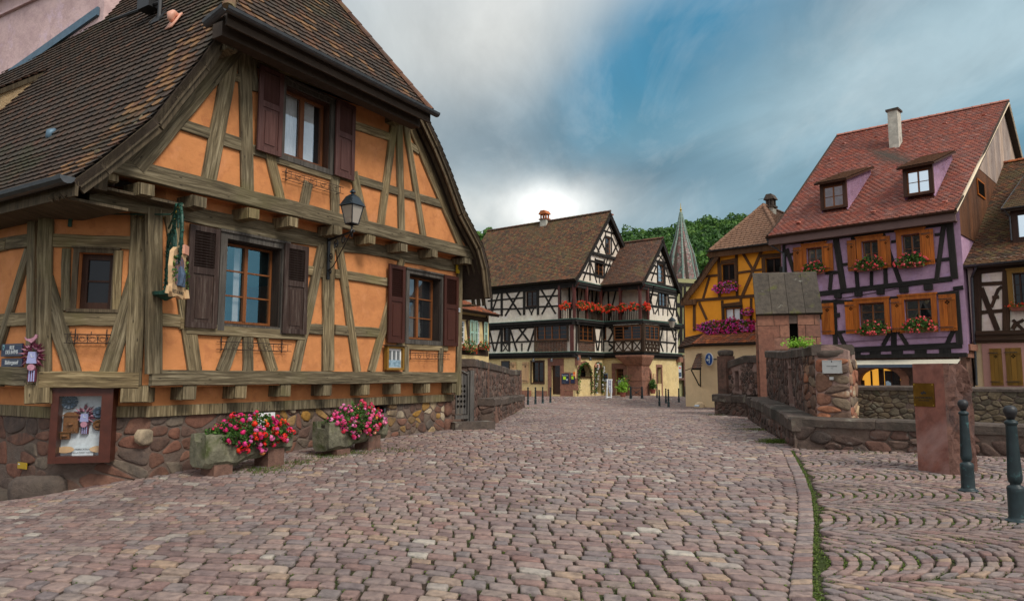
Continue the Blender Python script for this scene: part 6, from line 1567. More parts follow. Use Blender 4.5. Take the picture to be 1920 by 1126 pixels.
# side wall and gable
apx = P.uz(1898, 189, -3.2)
mb.poly([PS.P(-0.0, gzp, .35*0), PS.P(7, gzp, 0), PS.P(7, ztp, 0), PS.P(0, ztp, 0)]); mb.build('wall', MAT['plaster_purple'], tp)
ar = orect(1609, 1686, 690, 760); ua, ub = ar[0], ar[2]; cu = (ua+ub)/2; rw_ = (ub-ua)/2; za = P.uz(1649, 690)[1]-rw_*.62
arch = [(ua, gzp+.05), (ub, gzp+.05), (ub, za)]+[(cu+rw_*math.cos(k*math.pi/10), za+rw_*.62*math.sin(k*math.pi/10)) for k in range(1, 10)]+[(ua, za)]
mb = MB(); wall(mb, P, [(uL, gzp), (.2, gzp), (.2, 2.32), (uL, 2.32)], [arch], -.25, .3); mb.poly([PS.P(.0, gzp, .01), PS.P(7, gzp, .01), PS.P(7, 2.2, .01), PS.P(0, 2.2, .01)]); gf = mb.build('ground_floor', MAT['sandstone_dark'], tp)
mb = MB()
for k in range(0, 11):
    a0_, a1_ = k*math.pi/11, (k+1)*math.pi/11; q = [(cu+r_*math.cos(a), za+r_*.62*math.sin(a)+0) for r_, a in ((rw_+.02, a0_), (rw_+.32, a0_), (rw_+.32, a1_), (rw_+.02, a1_))]; mb.prism([P.P(u, z, -.2) for u, z in q], P.N*.1, rnd.random())
for s in (ua-.3, ub): fbox(mb, P, s, gzp, s+.3, za, -.3, -.2, .4)
mb.build('arch_surround', MAT['sandstone'], gf)
mb = MB(); fbox(mb, P, ua, gzp, ub, za+rw_*.6, -.6, -.55)
mb2_ = MB(); fbox(mb2_, P, ua, gzp, ua+.1, za, -.5, -.42); fbox(mb2_, P, ub-.1, gzp, ub, za, -.5, -.42); fbox(mb2_, P, cu-.09, gzp, cu+.09, za+rw_*.6, -.5, -.4)
for s in (-1, 1): fbox(mb2_, P, cu+s*rw_*.5-.03, gzp, cu+s*rw_*.5+.03, za+rw_*.5, -.5, -.43)
mb.build('shop_light', MAT['glass_warm'], gf); mb2_.build('shop_door_frame', MAT['frame_brown'], gf)
mb = MB(); fbox(mb, P, cu+.1, gzp, ub-.1, za+rw_*.5, -.545, -.53); mb.build('pane', MAT['glass'], gf)
# timbers
mb = MB(); b = lambda L, **k: beams(mb, P, d1(L), **k)
b([(30, 132, 1200, -12, .26), (60, 590, 1222, 385, .01), (290, 490, 1222, 384, .22), (305, 547, 540, 547, .18), (1120, 497, 1235, 484, .2), (783, 520, 858, 515, .12), (500, 885, 1292, 850, .24)])
b([(522, 78, 558, 450, .16), (402, 92, 458, 460, .26), (58, 175, 112, 345), (38, 150, 50, 345, .14), (733, 68, 862, 425, .17), (752, 300, 756, 432, .16), (655, 335, 655, 432, .13), (372, 345, 362, 462, .16), (318, 105, 320, 150, .12), (168, 125, 168, 170, .12),
   (1162, 10, 1113, 392, .17), (1203, -10, 1240, 385, .26), (835, 30, 838, 130, .12), (1012, 0, 1012, 50, .1), (455, 285, 520, 277, .13), (50, 218, 110, 210, .12), (330, 345, 430, 338, .14), (795, 125, 838, 118, .12), (1100, 75, 1150, 70, .12), (1030, 265, 1205, 245, .14), (560, 322, 845, 285, .12)])
b([(392, 560, 402, 865, .2), (425, 768, 472, 868), (787, 760, 735, 855, .16), (812, 745, 812, 855, .22), (845, 755, 905, 848, .16), (1235, 740, 1187, 840, .16), (1247, 470, 1275, 845, .24), (410, 760, 470, 755, .12), (300, 600, 310, 640, .1), (1230, 455, 1300, 445, .16), (420, 830, 1200, 790, .004)])
beams(mb, P, [(1466, 600, 1575, 590, .2), (1466, 500, 1470, 640, .2)])
mb.build('timber_frame', MAT['timber_black'], tp)
for (x, y, w_) in [(415, 500, .28), (560, 488, .28), (715, 475, .28), (880, 462, .32), (1052, 443, .3)]+[(540, 918, .42), (680, 913, .42), (835, 905, .42), (1000, 898, .42), (1172, 893, .4)]:
    px_, py_ = 1460+x/3.753, 420+y/3.753; up_r = y < 600; u, z = P.uz(px_, py_, .1 if up_r else .0); mb = MB(); mb.box(P.P(u, z, .02 if up_r else -.08), P.U*w_*.5, -P.N*(.12), V((0, 0, .11 if up_r else .14))); mb.build('joist_end', MAT['timber_black'], tp)
mb = MB(); u0, z0 = P.uz(1560, 668); u1, z1 = P.uz(1805, 664, 0); fbox(mb, P, u0, z1-.1, .3, z1+.06, -.1, .12); mb.build('moulding', MAT['timber_black'], tp)
t = thing('awning', 'cream rolled awning with a dark trim under the purple house front', 'awning', P.P(-3, 2.1, .3)); ra_, rb_ = P.px(1560, 680, .15), P.px(1803, 671, .15); zr2 = (ra_.z+rb_.z)/2; mb = MB()
ua_, ub_ = P.u(1560, 680, .15), P.u(1800, 671, .15); za0, za1 = P.uz(1700, 674, .15)[1], P.uz(1700, 683.5, .6)[1]
mb.prism([P.P(ua_, za0, .1), P.P(ua_, za1, .7), P.P(ub_, za1, .7), P.P(ub_, za0, .1)], V((0, 0, .02))); mb.build('fabric', MAT['awning'], t)
mb = MB(); fbox(mb, P, ua_, za1-.1, ub_, za1+.02, .66, .72); mb.build('trim', MAT['awning_trim'], t)
# windows, shutters, boxes
frs = [(1504.8, 1549), (1607, 1654.5), (1683, 1734), (1604, 1668), (1688.6, 1758)]
for o, fr_ in zip(ops, frs): window(tp, P, o, -.12, MAT['frame_orange'], MAT['glass_sky'] if o is ops[0] else MAT['glass'], 2, 2 if o in ops[3:] else 1, .05, .022, casing=MAT['shutter_orange'], csw=.19, csoff=.045, csd=.045)
def psh(x0, x1, o): return shutter(tp, P, P.u(x0, 480), o[1]-.15, P.u(x1, 480), o[3]+.1, MAT['shutter_orange'], .095, 'plank')
for x0, x1, o in ((1489, 1506, ops[0]), (1547.5, 1564, ops[0]), (1590.6, 1607.5, ops[1]), (1655, 1672, ops[1]), (1732, 1754, ops[2]), (1581, 1604, ops[3]), (1667, 1689, ops[3]), (1756, 1788, ops[4]), (1537, 1560, ops[3])): psh(x0, x1, o)
for i, (x, y, w_, l) in enumerate(((1527, 508, .8, 'coral geraniums in the upper left window of the purple house'), (1630.5, 501, 1.0, 'coral geraniums in the upper middle window of the purple house'), (1708, 495, .95, 'coral geraniums in the upper right window of the purple house'), (1638, 622, 1.0, 'coral geraniums in the lower left window of the purple house'), (1725, 616, 1.05, 'coral geraniums in the lower right window of the purple house'))):
    u, z = P.uz(x, y, .2); planter(P, u, z, w_, .13, l, 'petal_coral', 40+i, 'geranium boxes on the purple house', nl=620, nb=50, hgt=.36, bl=.05, ls=.09)
# roof
VOp = -.25
eR = P.px(1792, 395, .45); eL = P.px(1438.5, 441, .45); zee = (eR.z+eL.z)/2; eR.z = eL.z = zee
tR = V(P.px(1898, 189, -3.4)); tL = V(P.px(1569, 256, -3.4)); zrr = (tR.z+tL.z)/2
# keep a true rectangle: verges straight back
urr = (eR-P.O).dot(P.U); ull = (eL-P.O).dot(P.U); dset = -3.4
def solve_set(px, py, u):
    """offset at which facade column u shows at pixel column px -> (offset, z)"""
    best = None
    for k in range(0, 1200):
        o = -k*.01; uu, z = P.uz(px, py, o)
        if best is None or abs(uu-u) < best[0]: best = (abs(uu-u), o, z)
    return best[1], best[2]
oR, zR = solve_set(1898, 189, urr); oL, zL = solve_set(1569, 256, ull)
om = (oR+oL)/2; zm_ = (zR+zL)/2
tR = P.P(urr, zR, oR); tL = P.P(ull, zL, oL)
kick = lambda e, t_, k, d: e.lerp(t_, k)-V((0, 0, d))
mkp = lambda e, t_: [e, kick(e, t_, .12, .1), kick(e, t_, .25, .12), t_]
LpP, RpP = mkp(eL, tL), mkp(eR, tR)
dormers = []
rfp = roofpair(tp, LpP, RpP, 'tile_red', .22, .19, .04, thick=.14, name='roof')
bkR = tR-P.N*0+(tR-eR).cross(V((0, 0, 1)))*0
Bo = 2*om-.45
bR = P.P(urr, zee, Bo); bL = P.P(ull, zee, Bo)
roofpair(rfp, [bR, tR], [bL, tL], 'tile_red', .35, .3, name='rear_roof')
mb = MB(); ridge(mb, tL+V((0, 0, .05)), tR+V((0, 0, .05)), .11, .4, .3); mb.build('ridge_tiles', MAT['tile_red'], rfp)
mb = MB()
for e_, t_ in ((eL, tL), (eR, tR)):
    pts = mkp(e_, t_)
    for a, c in zip(pts, pts[1:]): mb.tube([a+V((0, 0, .02)), c+V((0, 0, .02))], .05, 6)
mb.build('verge_strip', MAT['timber_brown'], rfp)
gutter(tp, [eL+P.N*.06-P.U*.05+V((0, 0, -.03)), eR+P.N*.06+P.U*.05+V((0, 0, -.03))], .075, MAT['frame_brown'])
mb = MB(); mb.box((eL+eR)/2+V((0, 0, -.24))-P.N*.08, P.U*((eR-eL).length/2-.03), -P.N*.05, V((0, 0, .17))); mb.box((eL+eR)/2+V((0, 0, -.38))-P.N*.28, P.U*((eR-eL).length/2-.05), -P.N*.24, V((0, 0, .02))); mb.build('fascia', S('fascia_brown', [(.13, .075, .065), (.17, .10, .085)], rough=.6), tp)
# clad gable on the right end
gO = P.P(urr-.3, 0, 0); GS = F(gO.x, gO.y, 44.5)
dz = -.2; yb_ = -Bo
prof = [(-(.1), ztp-.2), (-Bo-.1, ztp-.2), (-om, zR-.25)]
cl_in = [(.0, zee-.05), (-Bo-.2, zee-.05), (-oR, zR-.18)]
zsplit = GS.uz(1850, 330)[1]; kk_ = (zR-.18-zee)/( -oR)
mb = MB(); n = 46; W_ = -Bo-.2
for i in range(n):
    a, c = W_*i/n, W_*(i+1)/n
    hz_ = lambda q: zee-.05+(zR-.13-zee)*(1-abs(q+oR)/max(.01, -oR))
    h0, h1 = max(zee-.3, hz_(a)), max(zee-.3, hz_(c))
    mb.prism([GS.P(a+.004, zee-.62, .02), GS.P(c-.004, zee-.62, .02), GS.P(c-.004, h1, .02), GS.P(a+.004, h0, .02)], GS.N*.03, rnd.random())
mb.build('gable_cladding', MAT['cladding_brown'], tp)
mb = MB()
for i in range(n):
    a, c = W_*i/n, W_*(i+1)/n; h0, h1 = hz_(a), hz_(c)
    if max(h0, h1) > zsplit: mb.prism([GS.P(a+.004, zsplit, .035), GS.P(c-.004, zsplit, .035), GS.P(c-.004, max(zsplit, h1-.02), .035), GS.P(a+.004, max(zsplit, h0-.02), .035)], GS.N*.02, rnd.random())
mb.build('gable_cladding', MAT['cladding'], tp)
gw = GS.rect(1833, 1845, 336, 362, .05); mb = MB(); fbox(mb, GS, gw[0]-.04, gw[1]-.04, gw[2]+.04, gw[3]+.04, .03, .07); o_ = mb.build('window', MAT['shutter_orange'], tp); mb = MB(); fbox(mb, GS, gw[0]+.03, gw[1]+.03, gw[2]-.03, gw[3]-.03, .07, .075); mb.build('pane', MAT['dark'], o_)
mb = MB(); mb.tube([eR+V((0, 0, -.08)), tR+V((0, 0, -.08)), bR+V((0, 0, -.08))], .06, 5); mb.build('barge_board', MAT['plaster_cream'], tp)
def rp(px, py):
    n_ = (eR-eL).cross(tL-eL).normalized(); d = ray(px, py); return CAMP+d*((eL-CAMP).dot(n_)/d.dot(n_)), n_
def dormer(par, face, eave, top, wmat, rmat, fmat='frame_brown', glass='glass_sky', cols=2):
    """face: (xl,xr,yt,yb) px of front; built in its own vertical plane parallel to the facade"""
    pb = rp(face[0], face[3])[0]; off = (pb-P.O).dot(P.N)+.12; f = P.shifted(off); r = f.rect(*face)
    dm = MB(); s = .14
    fbox(dm, f, r[0], r[1], r[0]+s, r[3], -.15, 0); fbox(dm, f, r[2]-s, r[1], r[2], r[3], -.15, 0); fbox(dm, f, r[0]+s, r[3]-s*1.4, r[2]-s, r[3], -.15, -.003); fbox(dm, f, r[0]+s, r[1], r[2]-s, r[1]+s*.6, -.15, -.003)
    d = dm.build('dormer', MAT['frame_brown'], par)
    window(d, f, (r[0]+s, r[1]+s*.6, r[2]-s, r[3]-s*1.4), -.08, MAT['frame_orange'], MAT[glass], cols, 1, .045, .02)
    # roof slope from eave line (in front) back to the main roof
    nrm = rp(0, 0)[1]; sl = .33; zt = r[3]+.06
    def hit(u):
        o = .25; z = zt
        for _ in range(900):
            p = f.P(u, z, o)
            if (p-eL).dot(nrm) < 0 and o < -.2: break
            o -= .01; z += .01*sl
        return f.P(u, z, o)
    e0, e1 = f.P(r[0]-.14, zt-.08, .3), f.P(r[2]+.14, zt-.08, .3); h0, h1 = hit(r[0]-.14), hit(r[2]+.14)
    mb = MB(); tiles(mb, [e0, h0], [e1, h1], .19, .16, .02); mb.build('dormer_roof', MAT[rmat], d); mb = MB(); dn = V((0, 0, -.03)); roofslab(mb, [e0+dn, h0+dn], [e1+dn, h1+dn], .08); mb.build('eave', MAT['frame_brown'], d)
    mb = MB()
    for u in (r[0]+.02, r[2]-.02):
        hh = hit(u); bl = f.P(u, r[1], -.02); q = [f.P(u, r[1]-.1, -.05), f.P(u, zt-.05, -.05), hh-V((0, 0, .05)), hh-V((0, 0, .4)), f.P(u, r[1]-.1, -.3)]
        mb.poly(q); mb.poly(q[::-1])
    mb.build('cheek', MAT[wmat], d)
    return d
dormer(tp, (1537.5, 1587, 344, 395), 0, 0, 'plaster_purple', 'tile_tan'); dormer(tp, (1693, 1750, 315, 370), 0, 0, 'plaster_purple', 'tile_tan')
pc = rp(1678, 256)[0]; off = (pc-P.O).dot(P.N)-.1; f = P.shifted(off); u0, u1 = f.u(1667.5, 240), f.u(1686, 240); z1 = f.uz(1677, 209)[1]
chimney(tp, f.P((u0+u1)/2, 0, -.1), u1-u0, .6, pc.z-.8, z1, f=P, slots=False, cap='coping')
for (x, y) in ((1582, 271), (1643, 259), (1702, 248), (1771, 233), (1845, 218), (1497, 419), (1637, 399), (1771, 380), (1555, 300)):
    p_, n_ = rp(x, y); mb = MB(); up2 = (tL-eL).normalized(); mb.shape([p_+n_*.02-P.U*.1, p_+n_*.02+P.U*.1, p_+n_*.1-up2*.05+P.U*.06, p_+n_*.1-up2*.05-P.U*.06, p_+up2*.18+n_*.02-P.U*.09, p_+up2*.18+n_*.02+P.U*.09], [(0, 1, 2, 3), (3, 2, 5, 4), (1, 5, 2), (0, 3, 4)]); mb.build('vent_tile', MAT['tile_red'], rfp)
# downpipe between orange and purple
mb = MB(); a = P.px(1452, 445, .3); mb.tube([eL+P.N*.05+V((0, 0, -.1)), eL+V((0, 0, -.35))-P.N*.2, P.px(1469, 475, .1), P.px(1469, 720, .1)], .05, 7); mb.build('downpipe', MAT['zinc'], tp)
# ---------------------------------------------------------------- RIGHT HOUSE
rnd.seed(61)
H = F(18.35, 28.45, 134.5); d2 = Z(1780, 460, 4.021)
th_ = thing('brown_timbered_house', 'cream and dark brown timbered house with ochre shutters and mossy tiles at the right edge', 'house', H.P(1, gzp))
ul = H.u(1822, 620); r0 = H.uz(1920, 560); ur = r0[0]+3
zb_ = H.uz(1830, 640)[1]; ztop_ = H.uz(1830, 500)[1]+.3
hw = H.rect(1900, 1926, 512, 574)
mb = MB(); wall(mb, H, [(ul, zb_), (ur, zb_), (ur, ztop_), (ul, ztop_)], [rectloop(hw)], 0, .2); mb.poly([H.P(ul, gzp), H.P(ul, ztop_), H.P(ul, ztop_, -5), H.P(ul, gzp, -5)]); mb.build('wall', MAT['plaster_white'], th_)
mb = MB(); wall(mb, H, [(ul, gzp), (ur, gzp), (ur, zb_), (ul, zb_)], [], -.02, .2); mb.build('ground_floor', MAT['plaster_peach'], th_)
mb = MB(); b = lambda L, **k: beams(mb, H, d2(L), **k)
b([(180, 190, 600, 145, .34), (214, 190, 214, 650, .3), (430, 180, 430, 650, .27), (235, 292, 415, 282, .16), (235, 505, 415, 490, .15), (240, 320, 365, 640, .2), (318, 465, 350, 385, .12), (345, 390, 370, 330, .12), (365, 335, 400, 310, .12), (325, 392, 375, 388, .14), (478, 630, 500, 590, .16), (500, 590, 563, 560, .12), (460, 470, 563, 470, .12), (480, 560, 563, 640, .12)])
b([(205, 690, 640, 680, .5)], th=.12)
b([(205, 672, 640, 660, .08), (205, 712, 640, 702, .08)], th=.17)
zl_ = H.uz(1840, 600)[1]
for u_ in (r0[0]+.7, r0[0]+2.2): beam(mb, H, (u_, zb_), (u_, ztop_), .28, .06)
beam(mb, H, (r0[0]+.7, zl_), (ur, zl_), .18, .05); beam(mb, H, (r0[0]+.9, zb_), (r0[0]+2, zl_), .18, .05)
u0, z0 = H.uz(1844, 529); u1 = H.uz(1878, 529)[0]
mb.build('timber_frame', MAT['timber_brown'], th_)
window(th_, H, hw, -.12, MAT['frame_brown'], MAT['glass_dull'], 2, 2, .05, .02, casing=MAT['shutter_ochre'], csw=.16, csoff=.05, csd=.05)
planter(H, hw[0]+.55, hw[1]-.05, 1.3, .1, 'bright red geraniums in a box under the ochre framed window at the right edge', 'petal_red', 71, None, nl=260, nb=60, hgt=.16, hang=.4)
s1, s2 = H.rect(1857, 1880, 653, 722, .05), H.rect(1886.5, 1917, 652, 722, .05)
mb = MB(); fbox(mb, H, s1[0]-.25, s1[1]-.1, s2[2]+.25, s2[3]+.2, -.01, .04); mb.build('stone_surround', S('pink_surround', [(.42, .22, .18), (.5, .27, .22)], rough=.8), th_)
for s in (s1, s2): shutter(th_, H, *s, MAT['shutter_ochre'], .05, 'plank')
e0 = H.px(1795, 499, .45); e1 = H.px(1922, 484, .45); zz0 = e0.z; e1 = H.P(H.u(1922, 484, .45)+3, zz0, .45); e0 = H.P(H.u(1797, 499, .45), zz0, .45)
o1_, z1_ = 0, 0
t0 = H.P((e0-H.O).dot(H.U), 0, 0); uE = (e0-H.O).dot(H.U)
def solve2(fr, px, py, u):
    best = None
    for k in range(0, 1500):
        o = -k*.01; uu, z = fr.uz(px, py, o)
        if best is None or abs(uu-u) < best[0]: best = (abs(uu-u), o, z)
    return best[1], best[2]
oT, zT = solve2(H, 1873, 309, uE)
t0 = H.P(uE, zT, oT); t1 = H.P((e1-H.O).dot(H.U), zT, oT); k1 = lambda a, c: [a, a.lerp(c, .2)-V((0, 0, .18)), c]
rr_ = roofpair(th_, k1(e0, t0), k1(e1, t1), 'tile_moss', .2, .17, .03)
mb = MB(); ridge(mb, t0+V((0, 0, .05)), t1+V((0, 0, .05)), .12, .4); mb.build('ridge_tiles', MAT['tile_orange'], rr_)
gutter(th_, [e0+H.N*.06, e1+H.N*.06], .075); mb = MB(); pts = k1(e0, t0)
for a, c in zip(pts, pts[1:]): mb.tube([a, c], .04, 5)
mb.build('verge_strip', MAT['zinc'], rr_)
mb = MB(); mb.tube([e0+H.U*.6+V((0, 0, -.1)), H.px(1822, 520, .08), H.px(1831, 722, .08)], .05, 7); mb.build('downpipe', MAT['zinc'], th_)
n2 = (e1-e0).cross(t0-e0).normalized()
def rp2(px, py): d = ray(px, py); return CAMP+d*((e0-CAMP).dot(n2)/d.dot(n2))
pb = rp2(1898, 446); off = (pb-H.O).dot(H.N)+.1; f = H.shifted(off); r = f.rect(1896, 1950, 393, 446); mb = MB(); fbox(mb, f, r[0], r[1]-.2, r[0]+.22, r[3], -.15, 0); fbox(mb, f, r[0]+.22, r[3]-.25, r[2]+1, r[3], -.15, -.003); fbox(mb, f, r[0]+.22, r[1]-.2, r[2]+1, r[1], -.15, -.003); dmr = mb.build('dormer', MAT['frame_brown'], th_)
mb = MB(); fbox(mb, f, r[0]+.22, r[1], r[2]+1, r[3]-.25, -.1, -.08); mb.build('pane', MAT['glass_sky'], dmr)
a0, a1 = f.P(r[0]-.25, r[3]+.02, .35), f.P(r[2]+1.5, r[3]+.02, .35); q0 = rp2(1898, 345); hz1 = (q0-H.O).dot(H.N)-off; b0_, b1_ = f.P(r[0]-.25, q0.z+.25, hz1), f.P(r[2]+1.5, q0.z+.25, hz1); roofpair(dmr, [a0, b0_], [a1, b1_], 'tile_moss', .2, .17, .025, name='dormer_roof')
gutter(dmr, [a0+f.N*.05, a1+f.N*.05], .06); mb = MB(); mb.tube([a0, b0_], .03, 5); mb.tube([a0+V((0, 0, -.05))+f.U*.1, f.P(r[0]-.02, r[3]-.3, .1), f.P(r[0]-.02, r[1]-.1, .08)], .035, 6); mb.build('downpipe', MAT['zinc'], dmr)
# corbel and lower stone edge of the purple side
mb = MB(); mb.box(PS.P(1.2, 2.55, .1), PS.U*.6, -PS.N*.2, V((0, 0, .12))); mb.box(PS.P(1.2, 2.3, .05), PS.U*.5, -PS.N*.12, V((0, 0, .14))); mb.build('corbel', MAT['sandstone'], tp)
# ---------------------------------------------------------------- ORANGE HOUSE WITH ANNEX
rnd.seed(71)
O = F(9.56, 39.2, 132); c5 = Z(1250, 370, 4.503); c6 = Z(1250, 560, 4.69); gzo = -.45
to = thing('orange_house', 'bright orange half timbered house with a swept half hipped roof behind the shrine', 'house', O.P(2.5, gzo))
W_o = [O.rect(1354, 1378, 496, 527), O.rect(1436, 1465, 485, 513), O.rect(1359.5, 1390, 578, 604)]
vl = c5([(120, 868, 0, 0), (165, 800, 0, 0), (235, 715, 0, 0), (300, 625, 0, 0), (350, 545, 0, 0), (400, 478, 0, 0)]); vlz = [O.uz(q[0], q[1], .35) for q in vl]
urO = O.u(1471, 560); zeO = O.uz(1400, 478)[1]
zbO = O.uz(1290, 640)[1]-1.2
out = [(0, zbO), (urO, zbO), (urO, zeO+.2)]+[(min(max(u, 0), urO), z-.12) for u, z in vlz[::-1]]+[(0, vlz[0][1]-.1)]
out = [out[0], out[1], (urO, zeO+.15), (vlz[-1][0]+.05, zeO+.15)]+[(max(0, u), z-.1) for u, z in vlz[-2::-1] if u > 0]+[(0, O.uz(1286, 563)[1])]
mb = MB(); wall(mb, O, out, [rectloop(q) for q in W_o], 0, .18, thick=.3); mb.build('wall', MAT['plaster_bright'], to)
mb = MB(); b = lambda L, **k: beams(mb, O, c5(L), **k)
b([(235, 860, 235, 1126, .16), (235, 870, 980, 810, .17), (440, 500, 447, 860, .14), (590, 480, 597, 845, .14), (430, 495, 970, 430, .05), (318, 668, 440, 655, .14), (362, 675, 308, 858, .13), (460, 548, 585, 525, .18), (645, 472, 725, 605, .14), (800, 455, 640, 830, .17), (600, 637, 810, 608, .13), (450, 715, 590, 700, .1),
   (790, 495, 975, 478, .16), (812, 510, 818, 640, .14), (275, 885, 340, 1030, .14), (470, 870, 478, 1040, .14), (628, 850, 632, 1030, .14), (480, 915, 628, 895, .24), (255, 1080, 370, 1078, .13), (715, 850, 715, 1100, .12), (975, 440, 978, 640, .16)])
mb.build('timber_frame', MAT['timber_tan'], to)
window(to, O, W_o[0], -.08, MAT['frame_brown'], MAT['glass_dull'], 2, 0, .06, .02, casing=MAT['timber_tan'], csw=.09, csoff=.05, csd=.02)
window(to, O, W_o[1], -.08, MAT['frame_brown'], MAT['glass_dull'], 2, 0, .06, .02, casing=MAT['timber_tan'], csw=.09, csoff=.05, csd=.02)
w3 = window(to, O, W_o[2], -.08, MAT['frame_orange'], MAT['curtain'], 2, 0, .05, .02, casing=MAT['timber_brown'], csw=.1, csoff=.05, csd=.02)
def pb_(x, y, w, l, s, gp, **k): u, z = O.uz(x, y, .2); return planter(O, u, z, w, .06, l, 'petal_purple', s, gp, **k)
pb_(1361, 540, 1.25, 'magenta flowers under the upper left window of the orange house', 81, 'flower boxes on the orange house', nl=600, nb=120, hgt=.26, hang=1.0, bl=.055, ls=.08)
pb_(1363, 612, 3.0, 'long mass of magenta and purple flowers above the annex roof', 82, 'flower boxes on the orange house', nl=1500, nb=380, hgt=.34, hang=1.1, bl=.06, ls=.09)
pb_(1402, 586, .5, 'small red flower basket on the orange wall above the long magenta box', 83, 'flower boxes on the orange house', nl=160, nb=60, hgt=.18, hang=1, bl=.05, ls=.07)
# roof: swept left verge, front hip plane
vw = [O.P(u, z, .35) for u, z in vlz]; bko = -O.N
zg_ = zeO+.42
gl, gr_ = O.px(1331, 470, .45), O.px(1468, 452, .45); zgg = (gl.z+gr_.z)/2; gl.z = gr_.z = zgg
apu = O.uz(1431, 384, -2.6); ap = O.P(apu[0], apu[1], -2.6)
rO = roofpair(to, [gl, ap], [gr_, ap+O.U*.02], 'tile_tan', .26, .24, .03)
roofpair(rO, [vw[0]+bko*7]+[q+bko*7 for q in vw[1:]]+[ap+bko*4.4], vw+[ap], 'tile_tan', .26, .24, .03, name='side_roof')
r_b = gr_+O.U*1.6; roofpair(rO, [gr_, ap], [gr_+bko*5+O.U*.3, ap+bko*4.4], 'tile_tan', .26, .24, .03, name='side_roof')
mb = MB(); ridge(mb, gl, ap, .12, .4, .5); ridge(mb, gr_, ap, .12, .4, .5); ridge(mb, ap, ap+bko*4.4, .12, .4, .5); mb.build('hip_tiles', MAT['tile_tan'], rO)
gutter(to, [gl+O.N*.06-O.U*.2, gr_+O.N*.06], .07, MAT['zinc'])
mb = MB()
for a, c in zip(vw, vw[1:]+[gl]):
    d = (c-a).normalized(); nn = d.cross(O.N); nn = nn if nn.z < 0 else -nn; q = [a+nn*.02, c+nn*.02, c+nn*.34, a+nn*.34]
    if (q[1]-q[0]).cross(q[3]-q[0]).dot(O.N) < 0: q = q[::-1]
    mb.prism(q, O.N*.05)
mb.box((gl+gr_)/2+V((0, 0, -.2))-O.N*.1, O.U*((gr_-gl).length/2), -O.N*.04, V((0, 0, .17))); pz = O.uz(1286, 566, .3); fbox(mb, O, O.u(1277, 566, .3), pz[1]-.16, O.u(1302, 566, .3), pz[1]+.12, .0, .34)
mb.build('barge_board', MAT['timber_tan'], to)
f = O.shifted(-3.2); c0 = f.px(1446, 400); chimney(to, c0, .42, .4, c0.z-1.2, f.uz(1446, 390)[1], f=O, cap='coping'); mb = MB(); mb.tube([c0+V((0, 0, .6)), c0+V((0, 0, .95)), c0+V((0, 0, .9))-O.U*.7], .012, 4); mb.build('aerial', MAT['iron'], to)
# annex
AX = O.shifted(.9); uc0 = AX.u(1314, 700); ztA = AX.uz(1350, 646)[1]; ur_ = AX.u(1440, 700)
ta = thing('cream_annex', 'low cream rendered annex with an orange tiled lean-to roof at the bend of the road', 'annex', AX.P(1.5, gzo))
lc = AX.P(uc0, 0); le = at_depth(1286, 755, 38.9); LF = F(0, 0, 0); dl = V((lc.x-le.x, lc.y-le.y, 0)); LF = F(le.x, le.y, math.degrees(math.atan2(dl.x, dl.y))); ll = dl.length
mb = MB(); wall(mb, AX, [(uc0, gzo-.5), (ur_, gzo-.5), (ur_, ztA), (uc0, ztA)], [], 0, .1); wall(mb, LF, [(0, gzo-.5), (ll, gzo-.5), (ll, ztA), (0, ztA)], [], 0, .1)
mb.poly([LF.P(0, gzo-.5), LF.P(0, ztA), O.P(.1, ztA, -1), O.P(.1, gzo-.5, -1)]); mb.build('wall', MAT['plaster_peach'], ta)
ea_, eb_ = AX.px(1300, 645, .25), AX.px(1440, 640, .25); zz = (ea_.z+eb_.z)/2; ea_.z = eb_.z = zz; ta_, tb_ = O.px(1328, 622, .03), O.px(1440, 617, .03)
ra2 = roofpair(ta, [ea_, ta_], [eb_, tb_], 'tile_orange', .22, .2, .035)
le2 = LF.P(-.35, zz-.12, .2); roofpair(ra2, [le2, O.px(1286, 631, .03)], [ea_, ta_], 'tile_brown', .22, .2, .03, name='side_roof')
mb = MB(); ridge(mb, ea_, ta_, .1, .35, .1); mb.build('hip_tiles', MAT['tile_orange'], ra2)
gutter(ta, [ea_+AX.N*.05, eb_+AX.N*.05], .06, MAT['iron'])
# little pent roof on the left face
pa, pb2, pc2 = LF.px(1296, 690, .75), LF.px(1313, 690, .75), LF.px(1313, 663, .03); pd = LF.px(1306, 663, .03)
tpn = thing('porch_roof', 'tiny tiled pent roof on dark brackets fixed to the left face of the cream annex', 'canopy', pd); mb = MB(); tiles(mb, [pa, pd], [pb2, pc2], .2, .2, .02); mb.build('tiles', MAT['tile_brown'], tpn)
mb = MB(); roofslab(mb, [pa-V((0, 0, .03)), pd-V((0, 0, .03))], [pb2-V((0, 0, .03)), pc2-V((0, 0, .03))], .08); mb.tube([pa+V((0, 0, -.08)), LF.px(1311, 722, .03)], .035, 5); mb.tube([pa, LF.px(1285, 694, .8)], .02, 4); mb.tube([pb2+V((0, 0, -.08)), LF.px(1313, 724, .04)], .035, 5); mb.build('bracket', MAT['timber_black'], tpn)
